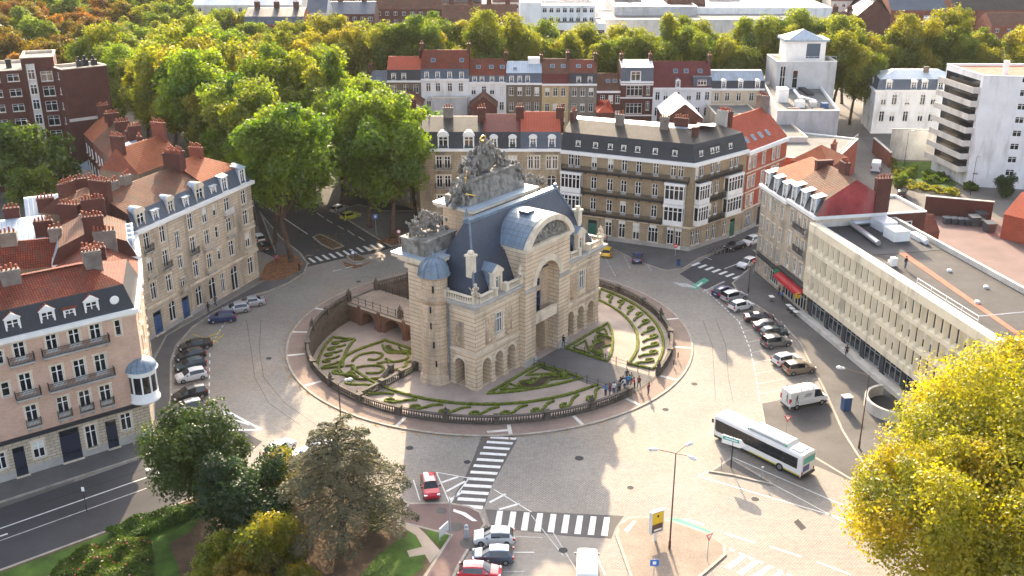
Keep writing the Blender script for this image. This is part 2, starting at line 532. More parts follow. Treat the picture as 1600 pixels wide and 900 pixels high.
# ------------------------------------------------------------------ building kit
WCACHE = {}
def win_mesh(style, w, h, fm):
    k = (style, round(w, 2), round(h, 2), fm)
    if k in WCACHE: return WCACHE[k]
    f = MB(); p = MB(); s = MB()
    a = w / 2; t = min(.09, w * .09); y0, y1 = .10, .19
    st = style[0]
    if st == 'D':                                   # solid door leaf with panels
        f.box(-a, a, .14, .20, 0, h)
        for sx in ((-1, 1) if w > 1.4 else (0,)):
            cx = sx * w / 4; hw = w * (.17 if sx else .33)
            for z0, z1 in ((.12, .38), (.43, .72)):
                f.box(cx - hw, cx + hw, .115, .14, z0 * h, z1 * h)
        f.box(-.02, .02, .11, .14, .05 * h, .78 * h)
        f.box(-a, a, .09, .14, h * .76, h * .79)
        p.poly([(-a * .85, .135, h * .81), (a * .85, .135, h * .81), (a * .85, .135, h * .96), (-a * .85, .135, h * .96)])
        s.box(-a - .1, a + .1, -.28, .05, -.02, .10)
    else:
        for x0, x1 in ((-a, -a + t), (a - t, a)):
            f.box(x0, x1, y0, y1, 0, h)
        f.box(-a + t, a - t, y0, y1, h - t, h); f.box(-a + t, a - t, y0, y1, 0, t)
        if st in 'cdA':
            f.box(-t * .6, t * .6, y0 - .01, y1, t, h - t)
            f.box(-a + t, -t * .6, y0, y1, h * .70, h * .70 + t * .7); f.box(t * .6, a - t, y0, y1, h * .70, h * .70 + t * .7)
            if st == 'd':
                f.box(-a + t, -t * .6, y0 + .02, y1, t, h * .2); f.box(t * .6, a - t, y0 + .02, y1, t, h * .2)
        elif st == 's':
            f.box(-a + t, a - t, y0, y1, h * .55, h * .55 + t * .7)
        elif st == 'm':                             # many lights side by side with transom
            n = int(style[1:])
            for i in range(1, n):
                x = -a + w * i / n
                f.box(x - t * .5, x + t * .5, y0 - .01, y1, t, h - t)
            f.box(-a + t, a - t, y0, y1, h * .68, h * .68 + t * .8)
        p.poly([(-a, .17, 0), (a, .17, 0), (a, .17, h), (-a, .17, h)])
        s.box(-a - .08, a + .08, -.10, .10, -.10, 0)
    out = (f.mesh('window_frame', [fm]), p.mesh('pane', ['glass'], uv=False), s.mesh('sill', ['trim_stone']))
    WCACHE[k] = out
    return out
def blind_mesh(w, frac, h):
    k = ('blind', round(w, 2), round(frac, 1), round(h, 2))
    if k not in WCACHE:
        b = MB(); z = h * (1 - frac)
        b.box(-w / 2 + .08, w / 2 - .08, .145, .165, z, h - .06)
        WCACHE[k] = b.mesh('blind', ['blind'], uv=False)
    return WCACHE[k]
def surround_mesh(w, h, mat, t=.16):
    k = ('sur', round(w, 2), round(h, 2), mat)
    if k not in WCACHE:
        b = MB(); a = w / 2
        b.box(-a - t, -a, -.05, .02, 0, h); b.box(a, a + t, -.05, .02, 0, h)
        b.box(-a - t - .06, a + t + .06, -.09, .02, h, h + t * 1.3)
        WCACHE[k] = b.mesh('surround', [mat])
    return WCACHE[k]

def facade(mb, A, B, z0, z1, ops, m=0, dep=.22):
    """Wall sheet from A to B (seen from outside left to right) with recessed openings."""
    L = math.hypot(B[0] - A[0], B[1] - A[1]); e = ((B[0] - A[0]) / L, (B[1] - A[1]) / L)
    def P(x, y, z): return (A[0] + e[0] * x - e[1] * y, A[1] + e[1] * x + e[0] * y, z)
    O = []
    for o in ops:
        x0, x1, a, b = max(o[0], .02), min(o[1], L - .02), max(o[2], z0), min(o[3], z1)
        if x1 > x0 and b > a: O.append((x0, x1, a, b, o[4]))
    xs = sorted({0.0, L} | {v for o in O for v in o[:2]}); zs = sorted({z0, z1} | {v for o in O for v in o[2:4]})
    for j in range(len(zs) - 1):
        run = None
        zc = (zs[j] + zs[j + 1]) / 2
        for i in range(len(xs) - 1):
            xc = (xs[i] + xs[i + 1]) / 2
            hole = any(o[0] < xc < o[1] and o[2] < zc < o[3] for o in O)
            if not hole and run is None: run = xs[i]
            if run is not None and (hole or i == len(xs) - 2):
                end = xs[i] if hole else xs[i + 1]
                mb.poly([P(run, 0, zs[j]), P(end, 0, zs[j]), P(end, 0, zs[j + 1]), P(run, 0, zs[j + 1])], m)
                run = None
    for x0, x1, a, b, st in O:
        d = dep
        if st[0] == 'V': d = float(st[1:] or 1.5)
        if st[0] in 'AV':                                        # round arch: spandrels and curved soffit
            r = (x1 - x0) / 2; cx = (x0 + x1) / 2; zc = b - r; n = 10
            arc = [(cx - r * math.cos(math.pi * i / n), zc + r * math.sin(math.pi * i / n)) for i in range(n + 1)]
            for i in range(n):
                (xa, za), (xb, zb) = arc[i], arc[i + 1]
                mb.poly([P(xa, 0, za), P(xb, 0, zb), P(xb, 0, b), P(xa, 0, b)], m)
                mb.poly([P(xa, 0, za), P(xa, d, za), P(xb, d, zb), P(xb, 0, zb)], m)
            mb.poly([P(x0, 0, a), P(x0, d, a), P(x0, d, zc), P(x0, 0, zc)], m)
            mb.poly([P(x1, 0, zc), P(x1, d, zc), P(x1, d, a), P(x1, 0, a)], m)
        else:
            mb.poly([P(x0, 0, b), P(x0, d, b), P(x1, d, b), P(x1, 0, b)], m)
            mb.poly([P(x0, 0, a), P(x0, d, a), P(x0, d, b), P(x0, 0, b)], m)
            mb.poly([P(x1, 0, b), P(x1, d, b), P(x1, d, a), P(x1, 0, a)], m)
        if a > z0 + .01 or st[0] not in 'V':
            mb.poly([P(x0, 0, a), P(x1, 0, a), P(x1, d, a), P(x0, d, a)], m)

def row(xs, zc, w, h, style='c'):
    return [(x - w / 2, x + w / 2, zc - h / 2, zc + h / 2, style) for x in xs]

class Bld:
    """A building on a CCW ground polygon; edge i runs P[i]->P[i+1] and faces outwards."""
    def __init__(s, name, label, P, h, wall='white_render', ops=None, cat='house', bands=None, frame='white_paint',
                 door='navy_paint', surround=None, group=None, base=0.0, sills=True, blinds=.25, dep=.22):
        s.P = P; s.h = h; s.frame = frame; s.rg = random.Random(label)
        s.o = P[0]
        s.root = thing(name, label, cat, (P[0][0], P[0][1], base), 0, group)
        s.base = base
        L = [(p[0] - s.o[0], p[1] - s.o[1]) for p in P]
        s.L = L
        ops = ops or {}
        bands = bands or [(0, h, wall)]
        ml = list(dict.fromkeys(b[2] for b in bands))
        mb = MB()
        for i in range(len(L)):
            for z0, z1, m in bands:
                facade(mb, L[i], L[(i + 1) % len(L)], z0, z1, [q for q in ops.get(i, []) if q[2] < z1 and q[3] > z0], ml.index(m), dep)
        mb.build('wall', ml, s.root)
        for i, ol in ops.items():
            for x0, x1, z0, z1, st in ol:
                if st[0] == 'V': continue
                s.window(i, (x0 + x1) / 2, z0, x1 - x0, z1 - z0, st, door if st[0] == 'D' else None, surround, sills, blinds)
    def edge(s, i):
        A, B = s.L[i], s.L[(i + 1) % len(s.L)]
        l = math.hypot(B[0] - A[0], B[1] - A[1]); e = ((B[0] - A[0]) / l, (B[1] - A[1]) / l)
        return A, e, l
    def at(s, i, x, y, z):
        A, e, l = s.edge(i)
        return (A[0] + e[0] * x - e[1] * y, A[1] + e[1] * x + e[0] * y, z)
    def rz(s, i):
        A, e, l = s.edge(i)
        return math.atan2(e[1], e[0])
    def window(s, i, x, z, w, h, st='c', fm=None, surround=None, sill=True, blinds=.25, y=0.0):
        f, p, sl = win_mesh(st, w, h, fm or s.frame)
        o = link('door' if st[0] == 'D' else 'window', f, s.root, s.at(i, x, y, z), s.rz(i))
        link('pane', p, o)
        if st[0] == 'D': link('step', sl, o)
        elif sill and st[0] != 'd': link('sill', sl, o)
        if st[0] in 'csdA' and s.rg.random() < blinds:
            link('blind', blind_mesh(w, s.rg.choice((.3, .5, .5, .8, .97)) if st[0] != 'A' else .5, h if st[0] != 'A' else h - w * .35), o)
        if surround and st[0] in 'csd':
            link('surround', surround_mesh(w, h, surround), o)
        return o
    def band(s, z0, z1, out, mat, edges=None, name='cornice'):
        """A projecting course along the given edges (mitred)."""
        n = len(s.L); edges = range(n) if edges is None else edges
        d = [-out if i in edges else -.003 for i in range(n)]
        mb = MB()
        mb.prism(offset_poly(s.L, d), z0, z1, 0, top=False)
        outer = offset_poly(s.L, d); inner = offset_poly(s.L, .05)
        for zz, fl in ((z0, True), (z1, False)):
            for i in range(n):
                j = (i + 1) % n
                q = [(*outer[i], zz), (*outer[j], zz), (*inner[j], zz), (*inner[i], zz)]
                mb.poly(list(reversed(q)) if fl else q)
        return mb.build(name, mat, s.root)
    def roof(s, rings, street, top=None, gable='brown_brick', z=None, over=0.0, names=None):
        """rings: (inset, z, material); street: edges that slope (others are gables)."""
        n = len(s.L)
        z = s.h if z is None else z
        prev = offset_poly(s.L, [-over if i in street else 0 for i in range(n)]); pz = z
        s.rings = []
        for k, (ins, zz, mat) in enumerate(rings):
            cur = offset_poly(s.L, [(ins[i] if isinstance(ins, dict) and i in ins else (ins if not isinstance(ins, dict) else 0)) if i in street else 0 for i in range(n)])
            mb = MB(); gb = MB()
            for i in range(n):
                j = (i + 1) % n
                (mb if i in street else gb).poly([(*prev[i], pz), (*prev[j], pz), (*cur[j], zz), (*cur[i], zz)])
            nm = (names[k] if names else ('mansard' if k < len(rings) - 1 and len(rings) > 1 else 'roof'))
            if k == len(rings) - 1:
                mb.poly([(*p, zz) for p in cur]) if n <= 4 else mb.add([(*p, zz) for p in cur], [upf(cur, t) for t in tessellate_polygon([[Vector((p[0], p[1], 0)) for p in cur]])])
                if top: mb.m[-(1 if n <= 4 else n - 2):] = [1] * (1 if n <= 4 else n - 2)
            mb.build(nm, [mat, top] if (top and k == len(rings) - 1) else mat, s.root)
            for q in range(len(gb.f)):
                g1 = MB(); g1.poly([gb.v[t] for t in gb.f[q]]); g1.build('gable', gable, s.root)
            s.rings.append((prev, pz, cur, zz))
            prev, pz = cur, zz
        return s
    def flat(s, par=.6, mat='flat_roof', coping='trim_stone', wallmat=None, th=.3):
        """Flat roof with parapet and coping."""
        n = len(s.L); inn = offset_poly(s.L, th); h = s.h
        mb = MB()
        out = offset_poly(s.L, -.06)
        for i in range(n):
            j = (i + 1) % n
            mb.poly([(*out[i], h), (*out[j], h), (*inn[j], h), (*inn[i], h)])
            mb.poly([(*out[i], h - .2), (*out[j], h - .2), (*out[j], h), (*out[i], h)])
            mb.poly([(*inn[j], h - par), (*inn[i], h - par), (*inn[i], h), (*inn[j], h)])
        mb.build('parapet', coping, s.root)
        d = MB(); q = offset_poly(s.L, th * .5)
        d.add([(*p, h - par) for p in q], [upf(q, t) for t in tessellate_polygon([[Vector((*p, 0)) for p in q]])])
        d.build('roof', mat, s.root)
        return s
    def slope_at(s, k, i, x, t, lift=.03):
        """Point and tilt on ring k of edge i at x along the edge and fraction t up the slope."""
        prev, pz, cur, zz = s.rings[k]
        A, e, l = s.edge(i)
        def off(Q): return (Q[i][0] - A[0]) * -e[1] + (Q[i][1] - A[1]) * e[0]
        d0, d1 = off(prev), off(cur)
        y = lerp(d0, d1, t); z = lerp(pz, zz, t)
        tilt = math.atan2(zz - pz, d1 - d0)
        return s.at(i, x, y - math.sin(tilt) * lift, z + math.cos(tilt) * lift), tilt
    def skylight(s, k, i, x, t, w=.9, h=1.2, glass='glass_blue'):
        p, tilt = s.slope_at(k, i, x, t)
        key = ('sky', w, h, glass)
        if key not in WCACHE:
            f = MB()
            f.box(-w / 2, w / 2, -h / 2, h / 2, 0, .10); 
            g = MB(); g.poly([(-w / 2 + .09, -h / 2 + .09, .105), (w / 2 - .09, -h / 2 + .09, .105), (w / 2 - .09, h / 2 - .09, .105), (-w / 2 + .09, h / 2 - .09, .105)])
            WCACHE[key] = (f.mesh('skylight', ['grey_paint']), g.mesh('pane', [glass], uv=False))
        f, g = WCACHE[key]
        o = link('skylight', f, s.root, p)
        o.rotation_euler = (tilt, 0, s.rz(i))
        link('pane', g, o)
        return o
    def dormer(s, i, x, z, w=1.1, h=1.7, y=.25, dep=1.6, style='ped', trim='white_trim', roofm='slate', st='c'):
        """Dormer window standing on the mansard; style: ped, round, box, hip."""
        key = ('dorm', w, h, dep, style, trim, roofm)
        if key not in WCACHE:
            a = w / 2; f = MB()
            f.box(-a, -a + .16, 0, .25, 0, h); f.box(a - .16, a, 0, .25, 0, h); f.box(-a + .16, a - .16, 0, .25, h - .14, h)
            f.box(-a - .08, a + .08, -.08, .2, -.12, 0)
            c = MB()
            c.poly([(-a, .25, 0), (-a, .25, h), (-a, dep, h), (-a, dep, 0)]); c.poly([(a, .25, 0), (a, dep, 0), (a, dep, h), (a, .25, h)])
            r = MB()
            if style == 'ped':
                ph = w * .42
                f.poly([(-a - .12, -.1, h), (a + .12, -.1, h), (0, -.1, h + ph)])
                f.poly([(-a - .12, -.1, h), (0, -.1, h + ph), (0, .15, h + ph), (-a - .12, .15, h)]); f.poly([(0, -.1, h + ph), (a + .12, -.1, h), (a + .12, .15, h), (0, .15, h + ph)])
                f.poly([(-a - .12, -.1, h), (-a - .12, .2, h), (a + .12, .2, h), (a + .12, -.1, h)])
                r.poly([(-a - .1, .1, h + .03), (0, .1, h + ph + .05), (0, dep + .5, h + ph + .05), (-a - .1, dep, h + .03)]); r.poly([(a + .1, .1, h + .03), (a + .1, dep, h + .03), (0, dep + .5, h + ph + .05), (0, .1, h + ph + .05)])
            elif style == 'round':
                n = 8; ph = a * .9; arc = [(-(a + .12) * math.cos(math.pi * j / n), h + ph * math.sin(math.pi * j / n)) for j in range(n + 1)]
                f.poly([(q[0], -.1, q[1]) for q in reversed(arc)])
                for j in range(n):
                    (xa, za), (xb, zb) = arc[j], arc[j + 1]
                    f.poly([(xa, -.1, za), (xb, -.1, zb), (xb, .25, zb), (xa, .25, za)]); r.poly([(xa, .25, za - .02), (xb, .25, zb - .02), (xb, dep, zb - .02), (xa, dep, za - .02)])
            else:
                hh = .10 if style == 'box' else .45
                r.add([(-a - .15, -.15, h), (a + .15, -.15, h), (a + .15, dep + .2, h + hh), (-a - .15, dep + .2, h + hh), (-a - .15, -.15, h + .12), (a + .15, -.15, h + .12), (a + .15, dep + .2, h + hh + .12), (-a - .15, dep + .2, h + hh + .12)],
                      [(0, 3, 2, 1), (4, 5, 6, 7), (0, 1, 5, 4), (1, 2, 6, 5), (3, 0, 4, 7)])
            WCACHE[key] = (f.mesh('dormer', [trim]), c.mesh('cheek', [roofm]), r.mesh('dormer_roof', [roofm]))
        f, c, r = WCACHE[key]
        o = link('dormer', f, s.root, s.at(i, x, y, z), s.rz(i))
        link('cheek', c, o); link('dormer_roof', r, o)
        wf, wp, ws = win_mesh(st, w - .3, h - .16, s.frame)
        wo = link('dormer_window', wf, o, (0, .0, .01)); 
        link('pane', wp, o, (0, 0, .01))
        return o
    def balcony(s, i, x0, x1, z, out=.75, rail='black_iron', slab='plinth', rh=.95, step=.13):
        w = x1 - x0
        key = ('balc', round(w, 2), out, rail, slab, step)
        if key not in WCACHE:
            a = w / 2; b = MB()
            b.box(-a, a, -out, 0, -.16, 0)
            for q in ((-a + .2), (a - .2)) if w < 3 else [-a + .3 + (w - .6) * t / max(1, int(w / 2)) for t in range(int(w / 2) + 1)]:
                b.add([(q - .1, 0, -.16), (q + .1, 0, -.16), (q + .1, -out * .8, -.16), (q - .1, -out * .8, -.16), (q - .1, 0, -.65), (q + .1, 0, -.65)], [(0, 3, 4), (1, 5, 2), (3, 2, 5, 4)])
            r = MB(); yy = -out + .05
            r.box(-a, a, yy - .03, yy + .03, rh - .05, rh); r.box(-a, a, yy - .02, yy + .02, .08, .12)
            for sx in (-a, a - .04):
                r.box(sx, sx + .04, yy + .03, -.02, rh - .05, rh); r.box(sx, sx + .04, yy + .03, -.02, .08, .12)
                for t in range(1, max(2, int(out / step))):
                    y = yy + t * (out / max(2, int(out / step))); r.box(sx + .005, sx + .03, y - .012, y + .012, .12, rh - .05)
            n = max(2, int(w / step))
            for t in range(n + 1):
                x = -a + .02 + (w - .04) * t / n
                r.box(x - .022, x + .022, yy - .012, yy + .012, .12, rh - .05)
            r.box(-a, a, yy - .012, yy + .012, rh * .72, rh * .72 + .03)
            WCACHE[key] = (b.mesh('balcony', [slab]), r.mesh('railing', [rail], uv=False))
        b, r = WCACHE[key]
        o = link('balcony', b, s.root, s.at(i, (x0 + x1) / 2, 0, z), s.rz(i))
        link('railing', r, o)
        return o
    def chimney(s, x, y, z0, z1, lx=1.6, ly=.7, rz=0.0, pots=4, mat='brown_brick', world=True):
        if world: x, y = x - s.o[0], y - s.o[1]
        key = ('chim', lx, ly, round(z1 - z0, 1), pots, mat)
        if key not in WCACHE:
            c = MB(); h = round(z1 - z0, 1)
            c.box(-lx / 2, lx / 2, -ly / 2, ly / 2, 0, h); c.box(-lx / 2 - .07, lx / 2 + .07, -ly / 2 - .07, ly / 2 + .07, h - .35, h - .12); c.box(-lx / 2 - .03, lx / 2 + .03, -ly / 2 - .03, ly / 2 + .03, h - .12, h + .04)
            p = MB()
            for t in range(pots):
                q = -lx / 2 + lx * (t + .5) / pots
                hh = .5 + .13 * ((t * 7) % 3)
                p.lathe([(.13, h), (.11, h + hh * .8), (.14, h + hh * .85), (.12, h + hh)], 7, (q, 0))
            WCACHE[key] = (c.mesh('chimney', [mat]), p.mesh('chimney_pots', ['pot_clay']) if pots else None)
        c, p = WCACHE[key]
        o = link('chimney', c, s.root, (x, y, z0), rz)
        if p: link('chimney_pots', p, o)
        return o
    def chim_on(s, i, x, y, z0, z1, **kw):
        p = s.at(i, x, y, z0)
        return s.chimney(p[0], p[1], z0, z1, rz=s.rz(i) + kw.pop('turn', 0), world=False, **kw)
    def part(s, mb, name, mats, smooth=False):
        return mb.build(name, mats, s.root, smooth)
def quad(A, B, depth):
    """CCW quad: front from A to B (left to right seen from outside), depth inwards."""
    l = math.hypot(B[0] - A[0], B[1] - A[1]); e = ((B[0] - A[0]) / l, (B[1] - A[1]) / l)
    n = (-e[1] * depth, e[0] * depth)
    return [A, B, (B[0] + n[0], B[1] + n[1]), (A[0] + n[0], A[1] + n[1])]
# ------------------------------------------------------------------ the setting: ground, roads, pavements, moat
CC = (-3.1, 132.2); R_OUT = 28.4; R_BAL = 25.4
GA = (-4.5, 115.1); GANG = R(52.5)             # gate: front corner and facade direction
GU = (math.cos(GANG), math.sin(GANG)); GV = (-math.sin(GANG), math.cos(GANG))
def GW(u, v): return (GA[0] + u * GU[0] + v * GV[0], GA[1] + u * GU[1] + v * GV[1])
MOAT = -3.2
hole = circle(CC, R_BAL - .2, 96)
BIG = 2600
struct(sheet('ground', [(-BIG, -200), (BIG, -200), (BIG, BIG), (-BIG, BIG)], 0.0, 'town_ground', [hole]))
plaza = struct(sheet('cobbled_road', [(-47, 66), (90, 60), (90, 100), (60, 120), (47, 150), (44, 172), (10, 176), (-24, 180), (-46, 166), (-49, 125), (-47, 100)], .004, 'cobbles', [circle(CC, R_OUT - .3, 96)]))
lst = struct(sheet('street', GL([(-120, 836), (257, 704), (272, 652), (330, 648), (410, 690), (300, 790), (163, 836), (-120, 940)]), .009, 'asphalt'))
bst = struct(sheet('boulevard', GL([(464, 418), (480, 398), (545, 402), (610, 388), (660, 372), (660, 330), (560, 305), (455, 215), (330, 120), (225, 120), (300, 205), (398, 320), (412, 395)]), .009, 'asphalt'))
rst = struct(sheet('side_street', GL([(1062, 428), (1100, 405), (1190, 362), (1232, 332), (1262, 322), (1200, 420), (1165, 470), (1138, 446), (1100, 452)]), .009, 'asphalt'))
struct(sheet('back_street', GL([(1335, 205), (1345, 170), (1410, 150), (1395, 215), (1440, 330), (1405, 330), (1380, 262)]), .009, 'asphalt_worn'))
struct(sheet('yard', GL([(1430, 345), (1480, 330), (1545, 340), (1700, 370), (1700, 520), (1500, 440)]), .009, 'pink_tarmac'))

def mark(name, pts, z, mat, parent):
    return sheet(name, pts, z, mat, (), parent)
def line(a, b, w, parent, mat='road_paint', name='road_line', z=.014):
    (ax, ay), (bx, by) = G(*a), G(*b)
    l = math.hypot(bx - ax, by - ay)
    if l < .05: return
    ex, ey = (bx - ax) / l * w / 2, (by - ay) / l * w / 2
    return mark(name, [(ax + ey, ay - ex), (bx + ey, by - ex), (bx - ey, by + ex), (ax - ey, ay + ex)], z, mat, parent)
def pave(name, P, mat, z=.13, kerb='kerb_stone', kw=.28, holes=()):
    """Raised pavement with a real kerb round its edge."""
    P = ccw(P)
    o = struct(sheet(name, offset_poly(P, kw * .9), z, mat))
    k = MB(); n = len(P); q = offset_poly(P, kw)
    for i in range(n):
        j = (i + 1) % n
        k.poly([(*P[i], 0), (*P[j], 0), (*P[j], z + .004), (*P[i], z + .004)])
        k.poly([(*P[i], z + .004), (*P[j], z + .004), (*q[j], z + .004), (*q[i], z + .004)])
    k.build('kerb', kerb, o)
    return o
# pavements
pv_left = pave('pavement', [G(-120, 826), G(255, 704), G(264, 660), G(269, 620), G(269, 565), G(277, 541), G(302, 512), G(335, 490), G(380, 467), G(420, 456), G(452, 443), G(476, 428), G(482, 412), G(470, 396), G(440, 372), G(405, 330), (-38, 158), (-49, 132), (-47, 112), (-44.5, 105.5), (-67, 88)], 'pavement_grey')
sheet('leaf_litter_patch', GL([(405, 440), (440, 438), (470, 424), (474, 412), (462, 400), (440, 398), (415, 415)]), .138, 'leaf_litter', (), pv_left)
pv_back = pave('pavement', GL([(640, 380), (700, 372), (900, 372), (945, 384), (1000, 411), (1040, 424), (1068, 421), (1093, 405), (1128, 391), (1192, 362), (1240, 332), (1220, 326), (1180, 350), (1081, 390), (932, 366), (660, 330), (600, 330), (560, 320), (520, 330), (575, 365), (610, 386)]), 'pavement_grey')
sheet('leaf_litter_patch', GL([(588, 378), (622, 384), (650, 372), (620, 368)]), .138, 'leaf_litter', (), pv_back)
pv_right = pave('pavement', GL([(1143, 443), (1157, 464), (1193, 486), (1225, 511), (1250, 539), (1264, 568), (1285, 607), (1315, 675), (1336, 709), (1363, 747), (1420, 800), (1470, 760), (1445, 640), (1407, 592), (1327, 530), (1266, 484), (1186, 408), (1172, 418)]), 'pavement_grey')
apron = struct(sheet('parking_apron', GL([(1189, 631), (1224, 624), (1285, 608), (1314, 673), (1336, 708), (1362, 746), (1345, 758), (1272, 727), (1196, 668)]), .012, 'asphalt_worn'))
line((1196, 668), (1345, 758), .3, apron, 'kerb_stone', 'kerb_edge', .03)
line((1189, 631), (1196, 668), .22, apron, 'kerb_stone', 'kerb_edge', .03)
isl = pave('traffic_island', GL([(982, 809), (966, 820), (961, 837), (985, 905), (1000, 935), (1080, 915), (1110, 890), (1135, 868), (1133, 852), (1109, 835), (1055, 816), (1011, 808)]), 'sandy_paving')
sheet('pale_slab', GL([(975, 830), (990, 815), (994, 817), (981, 834)]), .14, 'worn_paint', (), isl)
tri = pave('traffic_island', GL([(1107, 738), (1145, 744), (1207, 759), (1208, 756), (1141, 716)]), 'asphalt_worn')
is1 = pave('traffic_island', GL([(488, 371), (502, 383), (520, 391), (538, 385), (520, 375), (500, 366)]), 'earth')
is2 = pave('traffic_island', GL([(541, 401), (550, 409), (565, 410), (575, 405), (556, 396)]), 'earth')
sheet('leaf_litter_patch', GL([(535, 408), (548, 413), (566, 414), (579, 408), (575, 412), (556, 420), (540, 416)]), .013, 'leaf_litter', (), bst)
# park at lower left
park = struct(sheet('park_ground', ccw(GL([(-140, 950), (0, 893), (163, 833), (283, 787), (400, 735), (520, 745), (600, 772), (637, 787), (620, 817), (703, 838), (655, 910), (560, 960)])), .10, 'earth'))
P_ = GL([(0, 893), (163, 833), (283, 787), (400, 735), (520, 745), (600, 772), (640, 788)])
k = MB()
for i in range(len(P_) - 1):
    a, b = P_[i], P_[i + 1]; l = math.hypot(b[0] - a[0], b[1] - a[1]); e = ((b[0] - a[0]) / l, (b[1] - a[1]) / l)
    k.obox(((a[0] + b[0]) / 2, (a[1] + b[1]) / 2), e, l / 2, .14, 0, .16)
k.build('kerb', 'kerb_stone', park)
lawn_px = [[(0, 897), (163, 837), (283, 791), (330, 790), (300, 830), (265, 850), (285, 905), (240, 940), (-60, 960)],
           [(590, 870), (640, 830), (668, 860), (660, 890), (640, 905), (560, 905)], [(664, 828), (702, 838), (690, 858), (668, 838)]]
for q in lawn_px:
    sheet('lawn', ccw(GL(q)), .125, 'lawn', (), park)
sheet('dirt_path', ccw(GL([(620, 820), (650, 822), (665, 836), (688, 862), (672, 882), (664, 868), (640, 872), (636, 862), (660, 856), (650, 838)])), .131, 'gravel', (), park)
pv_pink = pave('footpath', GL([(637, 787), (700, 786), (733, 792), (752, 801), (760, 820), (740, 848), (716, 890), (700, 930), (640, 935), (703, 838), (620, 817)]), 'pink_tarmac')
sheet('paint_arrow', GL([(709, 797), (728, 803), (746, 816), (738, 816), (722, 806), (708, 801)]), .141, 'road_paint', (), pv_pink)
for q in range(3):
    sheet('worn_patch', circle(G(690 + 22 * q, 800 + 25 * q), .6 + .2 * q, 14), .136, 'asphalt_worn', (), pv_pink)

# roundabout: ring pavement with kerb, pale radial bands
ring = struct(sheet('roundabout_pavement', circle(CC, R_OUT - .28, 96), .13, 'ring_paving', [circle(CC, R_BAL + .25, 96)]))
kb = MB(); A_ = circle(CC, R_OUT, 120); B_ = circle(CC, R_OUT - .3, 120)
for i in range(120):
    j = (i + 1) % 120
    kb.poly([(*A_[i], 0), (*A_[j], 0), (*A_[j], .136), (*A_[i], .136)])
    kb.poly([(*A_[i], .136), (*A_[j], .136), (*B_[j], .136), (*B_[i], .136)])
kb.build('kerb', 'kerb_stone', ring)
for deg in (-166, -146, -112, -84, -66, -48, -30, -9, 12, 160, 178):
    a = R(deg); e = (math.cos(a), math.sin(a))
    b = MB(); b.obox((CC[0] + e[0] * (R_BAL + 1.6), CC[1] + e[1] * (R_BAL + 1.6)), e, 1.15, .22, .13, .137)
    b.build('paving_band', 'pale_render', ring)

# moat floor, retaining wall, front terrace
struct(sheet('moat_floor', circle(CC, R_BAL, 72), MOAT, 'gravel_pink'))
rw = MB()
n = 96; inn = circle(CC, R_BAL - .15, n); out = circle(CC, R_BAL + .3, n)
for i in range(n):
    j = (i + 1) % n
    rw.poly([(*inn[j], MOAT), (*inn[i], MOAT), (*inn[i], .14), (*inn[j], .14)])
    rw.poly([(*inn[i], .14), (*out[i], .14), (*out[j], .14), (*inn[j], .14)])
tag(rw.build('retaining_wall', 'dark_stone'), 'dark stone retaining wall curving round the sunken moat', 'wall')
CL = (14.4, 9.3)          # circle centre in gate coordinates
TV = 10.2                 # terrace edge, gate coordinates
def in_arc(v): return math.sqrt(max(0, (R_BAL - .16) ** 2 - (v - CL[1]) ** 2))
ter = []
a_end = math.asin((TV - CL[1]) / (R_BAL - .16))
for i in range(61):
    a = math.pi - a_end + (math.pi + 2 * a_end) * i / 60
    ter.append(GW(CL[0] + (R_BAL - .16) * math.cos(a), CL[1] + (R_BAL - .16) * math.sin(a)))
tb = MB(); tb.prism(ccw(ter), MOAT, .10, 1, 0)
struct(tb.build('terrace', ['gravel_pink', 'dark_stone']))

# markings --------------------------------------------------------------
xw1 = struct(sheet('crossing_patch', GL([(752, 682), (800, 679), (808, 688), (768, 760), (757, 792), (700, 792), (728, 742), (740, 715)]), .009, 'asphalt_worn'))
A0, B0 = (786, 684), (734, 792)
for i in range(12):
    t = i / 11.0
    cx, cy = lerp(787, 733, t ** .96), 684.0 + (791 - 684) * t ** 1.12
    hw = lerp(20, 22, t)
    sheet('crosswalk_stripe', GL([(cx - hw, cy - 2.4 - t * .8), (cx + hw, cy + .2 - t * .8), (cx + hw - 1.5, cy + 3.4 + t), (cx - hw - 1.5, cy + .8 + t)]), .014, 'road_paint', (), xw1)
xw2 = struct(sheet('crossing_patch', GL([(758, 796), (975, 806), (962, 824), (955, 842), (890, 838), (800, 828), (765, 820)]), .0105, 'asphalt_worn'))
for i in range(9):
    t = i / 8.0
    x = lerp(778, 945, t); y0 = lerp(798, 808, t); y1 = lerp(826, 837, t)
    sheet('crosswalk_stripe', GL([(x - 1, y0), (x + 8, y0 + .5), (x + 4, y1 + .5), (x - 6, y1)]), .015, 'road_paint', (), xw2)
xw3 = struct(sheet('crossing_patch', GL([(466, 412), (480, 400), (560, 392), (606, 380), (610, 388), (585, 396), (545, 402), (480, 417)]), .0125, 'asphalt_dark'))
for i in range(12):
    t = i / 11.0
    x, y = lerp(477, 595, t), lerp(409, 383.5, t)
    sheet('crosswalk_stripe', GL([(x - 7, y - 3.2), (x - 3, y - 3.8), (x + 7, y + 3.0), (x + 2, y + 3.8)]), .016, 'road_paint', (), xw3)
for i in range(8):
    t = i / 7.0
    x, y = lerp(1083, 1158, t), lerp(413, 437, t)
    sheet('crosswalk_stripe', GL([(x - 4, y + 1.2), (x + 8, y - 3.2), (x + 12, y - 1.8), (x, y + 3.0)]), .014, 'road_paint', (), rst)
